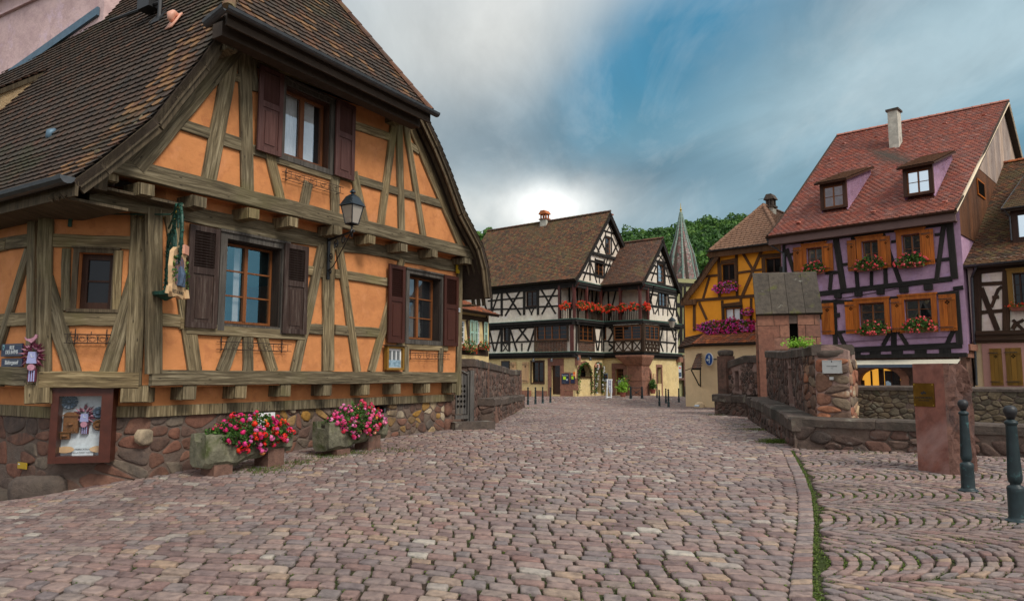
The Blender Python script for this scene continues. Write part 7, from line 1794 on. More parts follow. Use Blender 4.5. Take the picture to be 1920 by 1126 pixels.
# road sign on the annex wall
f = AX.shifted(.3); u, z = f.uz(1329.3, 673); t = thing('traffic_sign', 'round blue traffic sign with white ahead and left arrows on the cream annex', 'traffic sign', f.P(u, z)); rr = .34
f = F(f.P(u, z).x, f.P(u, z).y, 160); mb = MB(); mb.prism([f.P(math.cos(k*.2618)*rr, z+math.sin(k*.2618)*rr, 0) for k in range(24)], f.N*.03); mb.build('rim', MAT['white_paint'], t)
mb = MB(); mb.prism([f.P(math.cos(k*.2618)*rr*.9, z+math.sin(k*.2618)*rr*.9, .008) for k in range(24)], f.N*.006); mb.build('disc', MAT['sign_blue'], t)
mb = MB(); q = rr
for P_ in ([(.02, -.62), (.18, -.62), (.18, .3), (.02, .3)], [(-.14, .25), (.34, .25), (.1, .7)], [(-.3, -.18), (.02, -.18), (.02, -.02), (-.3, -.02)], [(-.3, -.34), (-.3, .14), (-.68, -.1)]): 
    ar_ = sum(P_[i][0]*P_[(i+1) % len(P_)][1]-P_[(i+1) % len(P_)][0]*P_[i][1] for i in range(len(P_))); P_ = P_ if ar_ > 0 else P_[::-1]; mb.prism([f.P(a*q, z+b_*q, .016) for a, b_ in P_], f.N*.006)
mb.build('arrows', MAT['text_white'], t); mb = MB(); mb.tube([f.P(0, z, -.03), f.P(.1, z, -.4)], .03, 5); mb.build('bracket', MAT['zinc'], t)
boulder(at_depth(1312, 764, 37.0)+V((0, 0, .05)), V((.3, 0, 0)), V((0, .25, 0)), V((0, 0, .3)), 'guard_stone', MAT['plaster_peach'], 'rounded pale guard stone at the corner of the cream annex', 12, 'guard stone')
# white car behind the pier
p = P.shifted(2.2); t = thing('white_car', 'white car whose roof shows between the pier and the monolith', 'car', p.P(p.u(1590, 720), gzp)); uc = p.u(1583, 720); zt_ = p.uz(1600, 716)[1]
mb = MB(); prof = [(-2, .35), (-2.05, .75), (-1.3, .95), (-.7, 1.42), (.6, 1.46), (1.35, 1.0), (2, .85), (2.1, .4)]; sc2 = (zt_-gzp)/1.46
mb.prism([p.P(uc-.9+a, gzp+b_*sc2, .8) for a, b_ in prof][::-1], p.N*1.6); mb.build('body', MAT['car_white'], t, smooth=False)
mb = MB(); mb.prism([p.P(uc-.9+a, gzp+b_*sc2, .81) for a, b_ in [(-1.1, .98), (-.65, 1.36), (.55, 1.38), (1.15, 1.0)]][::-1], p.N*.02); mb.build('side_window', MAT['glass'], t)
for a in (-1.35, 1.3): mb = MB(); mb.tube([p.P(uc-.9+a, gzp+.32, .84), p.P(uc-.9+a, gzp+.32, .6)], .32, 16); mb.build('wheel', MAT['dark'], t)
# waste bag at the annex foot
boulder(at_depth(1311, 762.5, 36.2)+V((0, 0, .06))-V((.12, 0, 0)), V((.16, 0, 0)), V((0, .12, 0)), V((0, 0, .07)), 'bag', MAT['car_white'], 'small pale blue bag lying at the foot of the cream annex', 15, 'bag')
# ================================================================ BLACK AND WHITE HOUSE ACROSS THE SQUARE
rnd.seed(91)
uz_ = V((.788, -.616, 0)); ug_ = V((.616, .788, 0))
LW = 11.7
L = F(4.43-LW*math.sin(R(128)), 50-LW*math.cos(R(128)), 128); G1 = F(4.43, 50, 38)
k2 = G1.P(3.85, 0); WL = F(k2.x, k2.y, 128); k3 = WL.P(3.18, 0); WG = F(k3.x, k3.y, 38)
c1 = Z(880, 380, 5.63); c2 = Z(1060, 380, 5.118); c3 = Z(840, 560, 5.117); c4 = Z(1040, 560, 5.118); c8 = Z(940, 640, 8.041); c9 = Z(1100, 640, 8.042)
def zc(q): return q([(0, 0, 0, 0)])
tc_ = thing('white_timbered_house', 'cream and black half timbered house with two gables and flowered gallery, in the centre', 'house', G1.P(2, 0, -3))
zA = G1.uz(1078, 664)[1]; zB = G1.uz(1078, 600)[1]; zE = G1.uz(1078, 524.6)[1]; WW = 6.03; GW = 9.9
print('centre z', zA, zB, zE)
mb = MB()
WLr = [L.rect(986, 1006.5, 547, 575), L.rect(943.6, 953.4, 611, 640), L.rect(1006, 1064, 604, 638)]
uM = L.u(1048, 570)
wall(mb, L, [(0, zA), (LW, zA), (LW, zB), (0, zB)], [rectloop(WLr[1]), rectloop(WLr[2])], 0, .2)
wall(mb, L, [(0, zB), (uM, zB), (uM, zE), (0, zE)], [rectloop(WLr[0])], 0, .2)
g1w = G1.rect(1084, 1112, 604, 638); g1n = G1.rect(1129, 1137, 607, 640)
wall(mb, G1, [(0, zA), (4.4, zA), (4.4, zB), (0, zB)], [rectloop(g1w)], 0, .2)
wlw = WL.rect(1163, 1198, 602, 637); wgw = WG.rect(1206.5, 1234.5, 602, 634); wgs = WG.rect(1235, 1251.5, 545, 573); wgt = WG.rect(1233, 1245.6, 494, 528); g1a = G1.rect(1136, 1145, 444, 475); g1b = G1.rect(1116, 1132, 488, 517)
wall(mb, WL, [(-.1, zA), (3.18, zA), (3.18, zB), (-.1, zB)], [], 0, .2)
wall(mb, WG, [(0, zA), (WW, zA), (WW, zB), (0, zB)], [], 0, .2)
uq = WG.u(1216, 570)
wall(mb, WG, [(uq, zB), (WW, zB), (WW, zE-.1), (uq, zE-.1)], [rectloop(wgs)], 0, .2)
# recessed gallery walls
gi = 1.3
Ls, Gs, Ws = L.shifted(-gi), G1.shifted(-gi), WL.shifted(-gi)
wall(mb, Ls, [(uM-.2, zB), (LW-gi, zB), (LW-gi, zE), (uM-.2, zE)]); wall(mb, Gs, [(gi, zB), (3.85+gi, zB), (3.85+gi, zE), (gi, zE)]); wall(mb, Ws, [(-gi, zB), (3.18, zB), (3.18, zE), (-gi, zE)])
mb.poly([L.P(uM, zB), L.P(uM, zE), L.P(uM, zE, -gi), L.P(uM, zB, -gi)]); mb.poly([WG.P(uq, zB), WG.P(uq, zB, -2), WG.P(uq, zE, -2), WG.P(uq, zE)])
# gables
apu, apz = G1.uz(1145, 397, .35); wau, waz = WG.uz(1243.7, 447, .35)
wall(mb, G1, [(-.05, zE-.05), (GW, zE-.05), (apu, apz-.15)], [rectloop(g1a), rectloop(g1b)], 0, .18)
wall(mb, WG, [(0, zE-.1), (WW, zE-.1), (wau, waz-.15)], [rectloop(wgt)], 0, .18)
mb.poly([WG.P(WW, -.2), WG.P(WW, -.2, -8), WG.P(WW, zE, -8), WG.P(WW, zE)][::-1]); mb.poly([L.P(0, -.3), L.P(0, -.3, -9), L.P(0, zE, -9), L.P(0, zE)])
mb.build('wall', MAT['plaster_white'], tc_)
# ground floor
mb = MB(); gz0 = -.4
def archloop(f, x0, x1, yt, yb, pointed=False, n=8):
    r = f.rect(x0, x1, yt, yb); u0, z0, u1, z1 = r; cu = (u0+u1)/2; rr = (u1-u0)/2; zs = z1-rr*(1.3 if pointed else 1)
    if pointed: top = [(u1-(1-math.cos(k*1.05/n*1))*rr*1.9, zs+math.sin(k*1.05/n)*rr*1.5) for k in range(0, n)]; top = [(u1-rr*(k/n)**1.6, zs+(z1-zs)*math.sin(k/n*math.pi/2)) for k in range(n)]+[(cu, z1)]+[(u0+rr*(k/n)**1.6, zs+(z1-zs)*math.sin(k/n*math.pi/2)) for k in range(n-1, -1, -1)]
    else: top = [(cu+rr*math.cos(k*math.pi/n), zs+rr*math.sin(k*math.pi/n)) for k in range(n+1)]
    return [(u0, z0), (u1, z0)]+top, r
a1, r1 = archloop(G1, 1083, 1108, 680, 737); a2, r2 = archloop(G1, 1115, 1128, 680, 737); pa_, rp_ = archloop(WG, 1207, 1221, 692, 733, True)
dL = L.rect(1034, 1050.7, 685, 739); wL = L.rect(997, 1019, 678, 717); dW = WL.rect(1154, 1169.5, 691, 743); sW = WG.rect(1232, 1240, 688, 719)
dL = (dL[0], gz0+.5, dL[2], dL[3]); dW = (dW[0], gz0+.45, dW[2], dW[3])
wall(mb, L, [(0, gz0), (LW, gz0), (LW, zA), (0, zA)], [rectloop(dL), rectloop(wL)], 0, .3)
wall(mb, G1, [(0, gz0), (4.2, gz0), (4.2, zA), (0, zA)], [a1, a2], 0, .5)
wall(mb, WL, [(-.1, gz0), (3.18, gz0), (3.18, zA), (-.1, zA)], [rectloop(dW)], 0, .3)
wall(mb, WG, [(0, gz0), (WW, gz0), (WW, zA), (0, zA)], [pa_, rectloop(sW)], 0, .3)
gf = mb.build('ground_floor', MAT['plaster_yellow'], tc_)
mb = MB()
for f, r in ((G1, r1), (G1, r2), (WG, rp_), (WG, sW)): mb = MB(); fbox(mb, f, r[0]-.1, r[1]-.1, r[2]+.1, r[3]+.1, *((-.55, -.45) if f is G1 else (-.3, -.26))); mb.build('dark_interior', MAT['dark'], gf)
mb = MB()
def surround(f, r, w=.25, o=.03, lintel=.35): fbox(mb, f, r[0]-w, gz0, r[0], r[3], -.05, o, rnd.random()); fbox(mb, f, r[2], gz0, r[2]+w, r[3], -.05, o, rnd.random()); fbox(mb, f, r[0]-w, r[3], r[2]+w, r[3]+lintel, -.05, o+.01, rnd.random())
surround(L, dL, .3, .03, .5); surround(WL, dW, .28, .04, .4); surround(WG, sW, .15, .03, .2)
for k in range(7): q = dL[2]+.3; fbox(mb, L, q, gz0+k*.42, q+rnd.uniform(.5, 1.2), gz0+k*.42+.40, -.05, .02, rnd.random()) if k < 5 else None
for f, al, w in ((G1, a1, .16), (G1, a2, .12), (WG, pa_, .2)):
    pts = al[1:]+[al[0]]
    for k in range(len(pts)-1):
        p, q = pts[k], pts[k+1]; cx = sum(a[0] for a in al)/len(al); cz = sum(a[1] for a in al)/len(al)
        if abs(p[0]-q[0]) > .35 and abs(p[1]-q[1]) < .01: continue
        d = V((q[0]-p[0], q[1]-p[1])).normalized(); n_ = V((d.y, -d.x))
        loop = [p, (p[0]+n_.x*w, p[1]+n_.y*w), (q[0]+n_.x*w, q[1]+n_.y*w), q]; P3 = [f.P(a, b, .03) for a, b in loop]
        if (P3[1]-P3[0]).cross(P3[3]-P3[0]).dot(f.N) < 0: P3 = P3[::-1]
        mb.prism(P3, f.N*.1, rnd.random())
# corner pillar with flared capital
for f, s0, s1 in ((WL, 3.18-1.15, 3.18), ): fbox(mb, f, s0, gz0, s1+.02, zA-.75, -1.1, .1, .5)
cap = []
for k, (e, z) in enumerate(((.0, zA-.78), (.12, zA-.7), (.55, zA-.22), (.62, zA-.1), (.62, zA-.02))):
    cap.append([WL.P(3.18-1.15-e, z, .1+e), WL.P(3.22+e*.6, z, .1+e), WL.P(3.22+e*.6, z, -1.1), WL.P(3.18-1.15-e, z, -1.1)])
for a, c in zip(cap, cap[1:]):
    for k in range(4): mb.poly([a[k], a[(k+1) % 4], c[(k+1) % 4], c[k]], .3)
fbox(mb, WL, 3.18-1.2, 1.1, 3.24, 1.18, -1.1, .13, .2)
mb.box(G1.P(.1, zA-.4, .05)+L.U*.1, G1.U*.15, L.U*.15, V((0, 0, .35))); mb.box(WG.P(WW-.1, zA-.25, .1), WG.U*.3, -WG.N*.2, V((0, 0, .2)))
fbox(mb, L, L.u(1005, 745), gz0, L.u(1026, 745), .35, 0, .03, .4); fbox(mb, L, L.u(977, 740), gz0, L.u(996, 740), .35, 0, .25, .2)
mb.build('stone_dressings', MAT['sandstone'], gf)
mb = MB(); n = 4
fbox(mb, L, dL[0], dL[1], dL[2], dL[3], -.22, -.16); dr = mb.build('door', MAT['frame_brown'], gf); mb = MB(); w_ = dL[2]-dL[0]
for i in range(4):
    for j in range(4): fbox(mb, L, dL[0]+w_*(.32+.15*i), dL[1]+1.25+j*.22, dL[0]+w_*(.32+.15*i+.12), dL[1]+1.25+j*.22+.19, -.16, -.155)
mb.build('pane', MAT['glass_dull'], dr)
mb = MB(); fbox(mb, WL, dW[0], dW[1], dW[2], dW[3], -.22, -.16); dr = mb.build('door', MAT['door_red'], gf); mb = MB(); w_ = dW[2]-dW[0]
for i in range(3):
    for j in range(5): fbox(mb, WL, dW[0]+w_*(.24+.22*i), dW[1]+.9+j*.24, dW[0]+w_*(.24+.22*i+.17), dW[1]+.9+j*.24+.2, -.16, -.155)
mb.build('pane', MAT['glass_dull'], dr)
mb = MB()
for i, (a, m) in enumerate(((.28, 'mint'), (.52, 'paper'), (.76, 'mint'))): fbox(mb, WL, dW[0]+w_*a-.07, dW[1]+.72, dW[0]+w_*a+.07, dW[1]+1.05, -.155, -.14)
mb.build('door_notice', MAT['paper'], dr)
window(gf, L, wL, -.15, MAT['frame_brown'], MAT['glass_dull'], 2, 4, .05, .02, casing=MAT['frame_brown'], csw=.1, csoff=.0, csd=.04)
shutter(gf, L, L.u(980, 700), wL[1], L.u(992, 700), wL[3], MAT['shutter_peach'], .03, 'plank'); shutter(gf, L, L.u(957.5, 700), wL[1], L.u(968, 700), wL[3], MAT['shutter_peach'], .03, 'plank')
mb = MB(); r = L.rect(940, 956, 676, 712); fbox(mb, L, *r, -.02, .03); o_ = mb.build('window', MAT['frame_brown'], gf); mb = MB(); fbox(mb, L, r[0]+.08, r[1]+.08, r[2]-.08, r[3]-.08, .03, .035); mb.build('pane', MAT['glass_dull'], o_)
mb = MB(); fbox(mb, G1, r1[0]-.05, r1[1]-.1, r1[2]+.05, r1[1]+1.1, -.3, -.02); mb.build('arch_counter', MAT['plaster_yellow'], gf)
mb = MB(); fbox(mb, G1, r1[0], r1[1]+1.1, r1[2], r1[1]+1.16, -.3, .1); fbox(mb, G1, (r1[0]+r1[2])/2-.04, r1[1]+1.1, (r1[0]+r1[2])/2+.04, r1[3]-.1, -.4, -.33)
for j in range(3): fbox(mb, G1, r1[0], r1[1]+1.5+j*.4, r1[2], r1[1]+1.54+j*.4, -.4, -.34)
mb.build('shop_window_frame', MAT['frame_brown'], gf)
mb = MB(); fbox(mb, G1, r2[0]+.05, r2[1]+.1, r2[0]+.55, r2[3]-.4, -.3, -.25); mb.build('door_leaf', MAT['plate_metal'], gf)
mb = MB()
for k in range(5): mb.tube([WG.P(rp_[0]+(rp_[2]-rp_[0])*(k+.5)/5, rp_[1], -.12), WG.P(rp_[0]+(rp_[2]-rp_[0])*(k+.5)/5, rp_[3]-.15-.12*abs(k-2), -.12)], .02, 4)
for z in (.9, 1.5): mb.tube([WG.P(rp_[0], rp_[1]+z, -.12), WG.P(rp_[2], rp_[1]+z, -.12)], .02, 4)
mb.build('window_grille', MAT['iron'], gf)
# ledges (deep dark mouldings with a green copper top)
mb = MB(); cg = MB()
def ledge(z, h, runs, d=.28):
    for f, a, b in runs:
        fbox(mb, f, a, z-h*.5, b, z-.0, -.05, d*.55+rnd.random()*.004); fbox(mb, f, a, z, b, z+h*.55, -.05, d+rnd.random()*.004); fbox(cg, f, a, z+h*.55, b, z+h*.62, -.05, d+.03+rnd.random()*.004)
ledge(zA-.02, .38, [(L, 0, LW+.28), (G1, -.28, 3.7), (WL, -.1, 3.18+.3), (WG, -.3, WW+.15)]); ledge(zB-.12, .38, [(L, 0, LW+.28), (G1, -.28, 3.7), (WL, -.1, 3.18+.3), (WG, -.3, WW+.15)])
ledge(zE-.3, .42, [(L, 0, LW+.1), (G1, -.1, 4.1), (WL, -.1, 3.18+.1), (WG, -.1, WW+.1)], .12)
for q in c2([(250, 480, 480, 540), ]): a = G1.uz(q[0], q[1]); b = G1.uz(q[2], q[3]); fbox(mb, G1, a[0], (a[1]+b[1])/2-.12, b[0], (a[1]+b[1])/2+.1, -.02, .16)
mb.build('moulded_ledge', MAT['timber_black'], tc_); cg.build('copper_flashing', MAT['copper_green'], tc_)
mb = MB()
fbox(mb, G1, -.2, zB-.25, 3.9, zB-.2, -gi, .2); fbox(mb, WL, -gi, zB-.25, 3.2, zB-.2, -gi, .2); fbox(mb, L, uM, zB-.26, LW, zB-.21, -gi, .2)
fbox(mb, G1, -.2, zE-.12, 4.2, zE-.08, -gi-.2, .1); fbox(mb, WL, -gi, zE-.13, 3.2, zE-.09, -gi-.2, .1); fbox(mb, L, uM-.1, zE-.14, LW, zE-.1, -gi-.2, .1)
mb.build('gallery_floor', MAT['timber_black'], tc_)
# timbers
w = .15
mb = MB(); B_ = lambda f, q, LL, ww=w: beams(mb, f, q(LL), ww, .04)
beams(mb, L, [(922, 545, 922, 592, .2), (941, 543, 941, 592, .22), (983, 540, 983, 590, .22), (1009, 538, 1009, 590, .22), (1050, 534, 1050, 590, .22), (947.5, 545, 976.8, 590), (977.7, 541, 947.5, 592), (1014, 541, 1042, 588), (1044, 538, 1016, 589), (915, 564, 981, 558, .13), (1010, 556, 1050, 554, .13), (915, 580, 983, 578, .13), (1010, 575, 1051, 573, .13), (937, 545, 922, 587, .13), (986, 578, 1006, 577, .12), (992, 578, 998, 590, .1), (1001, 578, 996, 590, .1), (870, 551, 1050, 537, .2), (900, 545, 916, 590)], w, .04)
B_(L, c3, [(390, 235, 390, 505, .2), (515, 245, 515, 505, .2), (590, 245, 590, 505, .2), (838, 225, 838, 505, .2), (640, 228, 778, 405), (792, 225, 655, 410), (505, 300, 455, 500), (398, 300, 445, 500), (600, 300, 662, 500), (832, 290, 768, 500), (390, 296, 505, 290, .12), (605, 287, 830, 272, .12), (395, 422, 505, 418, .12), (600, 414, 830, 406, .12), (710, 425, 710, 500, .12), (515, 425, 590, 422, .12), (380, 242, 1180, 205, .16), (530, 430, 575, 500, .08), (575, 430, 530, 500, .08), (300, 240, 380, 500), (380, 240, 320, 500), (850, 405, 1140, 400, .16)])
r = (L.u(1003, 650), zA+.35, L.u(1064, 650), L.uz(1020, 638)[1]-.05)
B_(G1, c4, [(205, 215, 205, 500, .22), (372, 225, 372, 500, .16), (450, 225, 450, 500, .16), (385, 260, 440, 262, .1), (375, 275, 448, 280, .12), (372, 405, 448, 410, .12), (380, 300, 405, 495), (442, 300, 415, 495), (200, 208, 500, 235, .16)])
B_(WL, c4, [(468, 235, 468, 500, .16), (520, 235, 600, 400), (600, 240, 520, 400), (515, 415, 610, 412, .14), (520, 280, 600, 275, .1), (520, 500, 605, 425, .14), (520, 430, 605, 500, .14), (470, 405, 520, 405, .12), (612, 225, 612, 500, .18), (470, 228, 830, 205, .14)])
B_(WG, c4, [(835, 205, 835, 495, .22), (1003, 225, 1003, 505, .16), (1160, 235, 1160, 515, .18), (1000, 290, 1160, 300, .12), (998, 410, 1165, 425, .12), (1075, 230, 1075, 510, .12), (1045, 235, 1010, 400), (1105, 240, 1150, 400), (1010, 420, 1040, 505), (1150, 430, 1115, 510), (835, 205, 1165, 235, .16)])
# wing, gallery storey right part and gable
B_(WG, c2, [(800, 810, 800, 1075, .2), (1062, 850, 1065, 1090, .2), (805, 870, 885, 885, .13), (985, 905, 1065, 912, .13), (800, 985, 1065, 1020, .14), (890, 880, 870, 985), (800, 850, 850, 1065), (895, 1000, 860, 1065, .12), (935, 1000, 935, 1080, .12), (980, 880, 1010, 1010), (980, 1010, 980, 1085, .12), (1060, 880, 1030, 1080), (990, 1015, 1030, 1088, .12), (890, 835, 890, 990, .16), (985, 850, 985, 1005, .14), (888, 995, 895, 1078, .1)])
B_(WG, c2, [(745, 765, 1095, 832, .34), (862, 553, 978, 580, .14), (905, 435, 968, 570, .09), (955, 460, 890, 560, .09), (925, 400, 890, 520, .09), (930, 400, 962, 520, .09), (880, 480, 940, 560, .09), (845, 600, 868, 605, .1), (808, 665, 880, 682, .12), (955, 625, 995, 632, .1), (955, 695, 1030, 715, .12), (870, 610, 822, 745, .12), (880, 560, 882, 765, .14), (948, 575, 952, 772, .14), (958, 610, 1005, 780, .12), (870, 570, 770, 745, .06)])
B_(G1, c2, [(100, 745, 330, 800, .2), (350, 262, 482, 302, .14), (400, 150, 445, 285, .09), (440, 190, 395, 275, .09), (420, 150, 470, 290, .09), (365, 235, 405, 190, .08), (385, 285, 385, 485, .13), (440, 300, 440, 500, .13), (325, 320, 385, 470), (385, 310, 310, 470), (285, 400, 325, 475, .12), (445, 340, 500, 470), (510, 370, 450, 495), (235, 505, 235, 745, .13), (372, 540, 372, 715, .13), (285, 530, 285, 700, .12), (210, 548, 445, 605, .13), (150, 662, 372, 712, .14), (232, 560, 170, 740, .12), (238, 560, 300, 765, .12), (325, 710, 325, 770, .1), (430, 560, 380, 700, .12), (425, 570, 430, 640, .1), (410, 520, 370, 640, .1), (205, 560, 228, 500, .1)])
for q in (G1, ): pass
for f, ap, el, er in ((G1, (apu, apz-.3), (.1, zE+.1), (GW-.1, zE+.1)), (WG, (wau, waz-.3), (.1, zE), (WW-.1, zE))): beam(mb, f, el, ap, .18, .03); beam(mb, f, er, ap, .18, .03)
# inner gallery timbers
for f, a, b in ((Gs, gi, 4.9), (Ws, -gi, 3.1), (Ls, uM, LW-gi)):
    k = a
    while k < b: beam(mb, f, (k, zB), (k, zE), .14, .04); beam(mb, f, (k, zB+.2), (k+.7, zE-.2), .12, .035); k += 1.05
    beam(mb, f, (a, zB+1.25), (b, zB+1.25), .12, .03)
mb.build('timber_frame', MAT['timber_black'], tc_)
# brown shingled panels, oriel, gallery posts
mb = MB()
def shing(f, u0, z0, u1, z1, off=.06):
    n = max(3, int((z1-z0)/.13)); k = int((u1-u0)/.13)
    for j in range(n):
        for i in range(k):
            a, b = u0+(u1-u0)*i/k, u0+(u1-u0)*(i+1)/k; z = z0+(z1-z0)*j/n; h = (z1-z0)/n*1.2
            mb.shape([f.P(a+.01, z, off+.03), f.P((a+b)/2, z-.03, off+.035), f.P(b-.01, z, off+.03), f.P(b-.01, z+h, off), f.P(a+.01, z+h, off)], [(0, 1, 2, 3, 4)], rnd.random())
shing(L, r[0], zA+.22, L.u(1064, 650), r[3]); mb.build('shingle_panel', MAT['tile_brown'], tc_); mb = MB(); shing(G1, g1w[0]-.1, zA+.22, g1w[2]+.1, g1w[1]-.08)
mb.build('shingle_panel', MAT['tile_brown'], tc_)
frm = MAT['frame_brown']
window(tc_, L, WLr[0], -.08, frm, MAT['glass_dull'], 2, 3, .06, .02, casing=MAT['timber_black'], csw=.08, csoff=.03, csd=.03)
window(tc_, L, WLr[1], -.08, frm, MAT['glass_dull'], 1, 3, .05, .02, casing=MAT['timber_black'], csw=.08, csoff=.03, csd=.03)
window(tc_, L, WLr[2], -.02, MAT['frame_orange'], MAT['glass_dull'], 4, 3, .06, .02, casing=MAT['timber_brown'], csw=.12, csoff=.03, csd=.1)
window(tc_, G1, g1w, -.02, MAT['frame_orange'], MAT['glass_dull'], 3, 3, .06, .02, casing=MAT['timber_brown'], csw=.12, csoff=.03, csd=.1)
window(tc_, G1, g1a, -.08, MAT['frame_orange'], MAT['glass'], 1, 2, .06, .02, casing=MAT['timber_black'], csw=.07, csoff=.03, csd=.03)
window(tc_, G1, g1b, -.08, MAT['frame_orange'], MAT['glass_dull'], 2, 2, .06, .02, casing=MAT['timber_black'], csw=.08, csoff=.03, csd=.03)
window(tc_, WG, wgs, -.08, frm, MAT['glass'], 2, 2, .06, .02, casing=MAT['timber_black'], csw=.1, csoff=.03, csd=.03)
window(tc_, WG, wgt, -.08, MAT['frame_orange'], MAT['glass_sky'], 1, 3, .06, .02, casing=MAT['timber_black'], csw=.1, csoff=.03, csd=.03)
mb = MB(); rr_ = WL.rect(1130, 1137, 608, 637); fbox(mb, WL, max(0.02, rr_[0]), rr_[1], rr_[2], rr_[3], .02, .05); o_ = mb.build('window', MAT['frame_orange'], tc_); mb = MB(); fbox(mb, WL, max(0.02, rr_[0])+.06, rr_[1]+.06, rr_[2]-.06, rr_[3]-.06, .05, .054); mb.build('pane', MAT['glass_dull'], o_)
OL, OG = WL.shifted(.3), WG.shifted(.3); zo0, zo1 = zA+.2, zB-.18
uo0 = 1.05; uo1 = WG.u(1235, 620, .3)
mb = MB(); fbox(mb, WL, uo0, zo0, 3.18+.28, zo1, 0, .28); fbox(mb, WG, -.28, zo0, uo1, zo1, 0, .28); orl = mb.build('oriel', MAT['plaster_white'], tc_)
zq0 = wlw[1]-.02
def oriel_win(f, a, b, n): window(orl, f, (a, zq0, b, zo1-.12), .06, MAT['frame_orange'], MAT['glass_dull'], n, 3, .06, .02, casing=MAT['timber_brown'], csw=.08, csoff=.02, csd=.06)
oriel_win(OL, uo0+.1, 3.35, 3); oriel_win(OG, -.1, uo1-.1, 3)
mb = MB()
for f, a, b, n in ((OL, uo0+.05, 3.35, 3), (OG, -.15, uo1-.05, 4)):
    fbox(mb, f, a, zq0-.12, b, zq0, .0, .09); fbox(mb, f, a, zo0, b, zo0+.1, 0, .06)
    for k in range(n+1): q = a+(b-a)*k/n; fbox(mb, f, q-.07, zo0, q+.07, zq0, 0, .05)
    for k in range(n): q0, q1 = a+(b-a)*k/n+.08, a+(b-a)*(k+1)/n-.08; X(mb, f, q0, zo0+.1, q1, zq0-.12, .065, .03)
mb.box(WL.P(3.5, (zo0+zo1)/2, .32), WL.U*.08, -WL.N*.08, V((0, 0, (zo1-zo0)/2)))
mb.build('oriel_frame', MAT['timber_brown'], orl)
mb = MB()
for f, u in ((L, uM+.05), (L, LW-.05), (G1, 1.6), (G1, 3.6), (WL, 1.5), (WL, 3.1), (WG, uq-.1)):
    mb.box(f.P(u, (zB+zE)/2, -.02), f.U*.09, -f.N*.09, V((0, 0, (zE-zB)/2)))
    for s in (-1, 1): mb.tube([f.P(u, zE-.75, 0), f.P(u+s*.45, zE-.2, 0)], .05, 4)
mb.box(L.P(LW-.2, (zA+zB)/2, .1), L.U*.13, -L.N*.05, V((0, 0, (zB-zA)/2-.2)))
mb.build('gallery_post', MAT['red_wood'], tc_)
for f, a, b in ((L, uM, LW), (G1, 0, 3.85), (WL, 0, 3.18), (WG, 0, uq)):
    mb = MB(); fbox(mb, f, a, zB+.95, b, zB+1.03, -.06, .04); fbox(mb, f, a, zB+.1, b, zB+.17, -.05, .03); k = a+.1
    while k < b-.05: fbox(mb, f, k, zB+.17, k+.06, zB+.95, -.03, .01); k += .15
    mb.build('railing', MAT['timber_brown'], tc_)
gp = 'red geranium boxes on the gallery'
zz = zB+1.0
for f, u, w_, l, s in ((L, (uM+LW)/2, .9, 'red geranium box at the far left end of the gallery, before the corner', 101), (G1, .55, 1.2, 'first red geranium box right of the gallery corner post', 102), (G1, 1.75, 1.2, 'second red geranium box right of the gallery corner post', 103), (G1, 3.0, 1.3, 'red geranium box beside the inner corner of the gallery', 104), (WL, .7, 1.2, 'red geranium box on the projecting wing, next to the inner gallery corner', 105), (WL, 1.75, .9, 'red geranium box at the middle of the projecting wing gallery', 106), (WL, 2.7, .9, 'red geranium box left of the outer gallery corner', 107), (WG, .45, .8, 'pinkish red geranium box right of the outer gallery corner', 108)):
    planter(f, u, zz, w_*.74, .03, l, 'petal_red', s, gp, nl=260, nb=48, hgt=.3, hang=.8, bl=.075, ls=.1)
# roofs
def eavepts(f, u, off, z): return f.P(u, z, off)
ov = .45
eK1 = G1.P(-ov, zE+.02, .35); apx_ = G1.P(apu, apz, .35); eKr = G1.P(GW+ov, zE+.02, .35)
bk = -G1.N*(LW+.6)
kick = lambda a, c: [a, a.lerp(c, .1)-V((0, 0, .12)), a.lerp(c, .22)-V((0, 0, .13)), c]
rf = roofpair(tc_, [p+bk for p in kick(eK1, apx_)], kick(eK1, apx_), 'tile_moss', .2, .17, .03)
roofpair(rf, kick(eKr, apx_), [p+bk for p in kick(eKr, apx_)], 'tile_moss', .3, .25, .03, name='rear_roof')
we1 = WG.P(-ov, zE-.05, .35); wap = WG.P(wau, waz, .35); wer = WG.P(WW+ov*.8, zE-.2, .35); bw = -WG.N*5.6
roofpair(rf, [p+bw for p in kick(we1, wap)], kick(we1, wap), 'tile_brown', .2, .17, .03, name='wing_roof'); roofpair(rf, kick(wer, wap), [p+bw for p in kick(wer, wap)], 'tile_brown', .3, .25, .03, name='wing_roof')
mb = MB(); ridge(mb, apx_+V((0, 0, .05)), apx_+bk+V((0, 0, .05)), .12, .4); ridge(mb, wap+V((0, 0, .05)), wap+bw+V((0, 0, .05)), .12, .4); mb.build('ridge_tiles', MAT['tile_brown'], rf)
for f, pts in ((G1, kick(eK1, apx_)), (G1, kick(eKr, apx_)), (WG, kick(we1, wap)), (WG, kick(wer, wap))):
    mb = MB()
    for a, c in zip(pts, pts[1:]):
        d = (c-a).normalized(); nn = d.cross(f.N); nn = nn if nn.z < 0 else -nn; q = [a+nn*.03, c+nn*.03, c+nn*.33, a+nn*.33]
        if (q[1]-q[0]).cross(q[3]-q[0]).dot(f.N) < 0: q = q[::-1]
        mb.prism(q, f.N*.06)
    mb.build('barge_board', MAT['timber_black'], tc_)
gutter(tc_, [eK1+bk+L.N*.05, eK1+L.N*.05], .07, MAT['timber_black'])
mr = apx_+G1.N*0; f = L.shifted(-(apu)); uC0, uC1 = f.u(1015.5, 425), f.u(1030, 425); zt = f.uz(1022, 413)[1]
chimney(tc_, f.P((uC0+uC1)/2, 0, .1), (uC1-uC0)*.8, .5, apz-1.4, zt, cap='tile_orange', f=L)
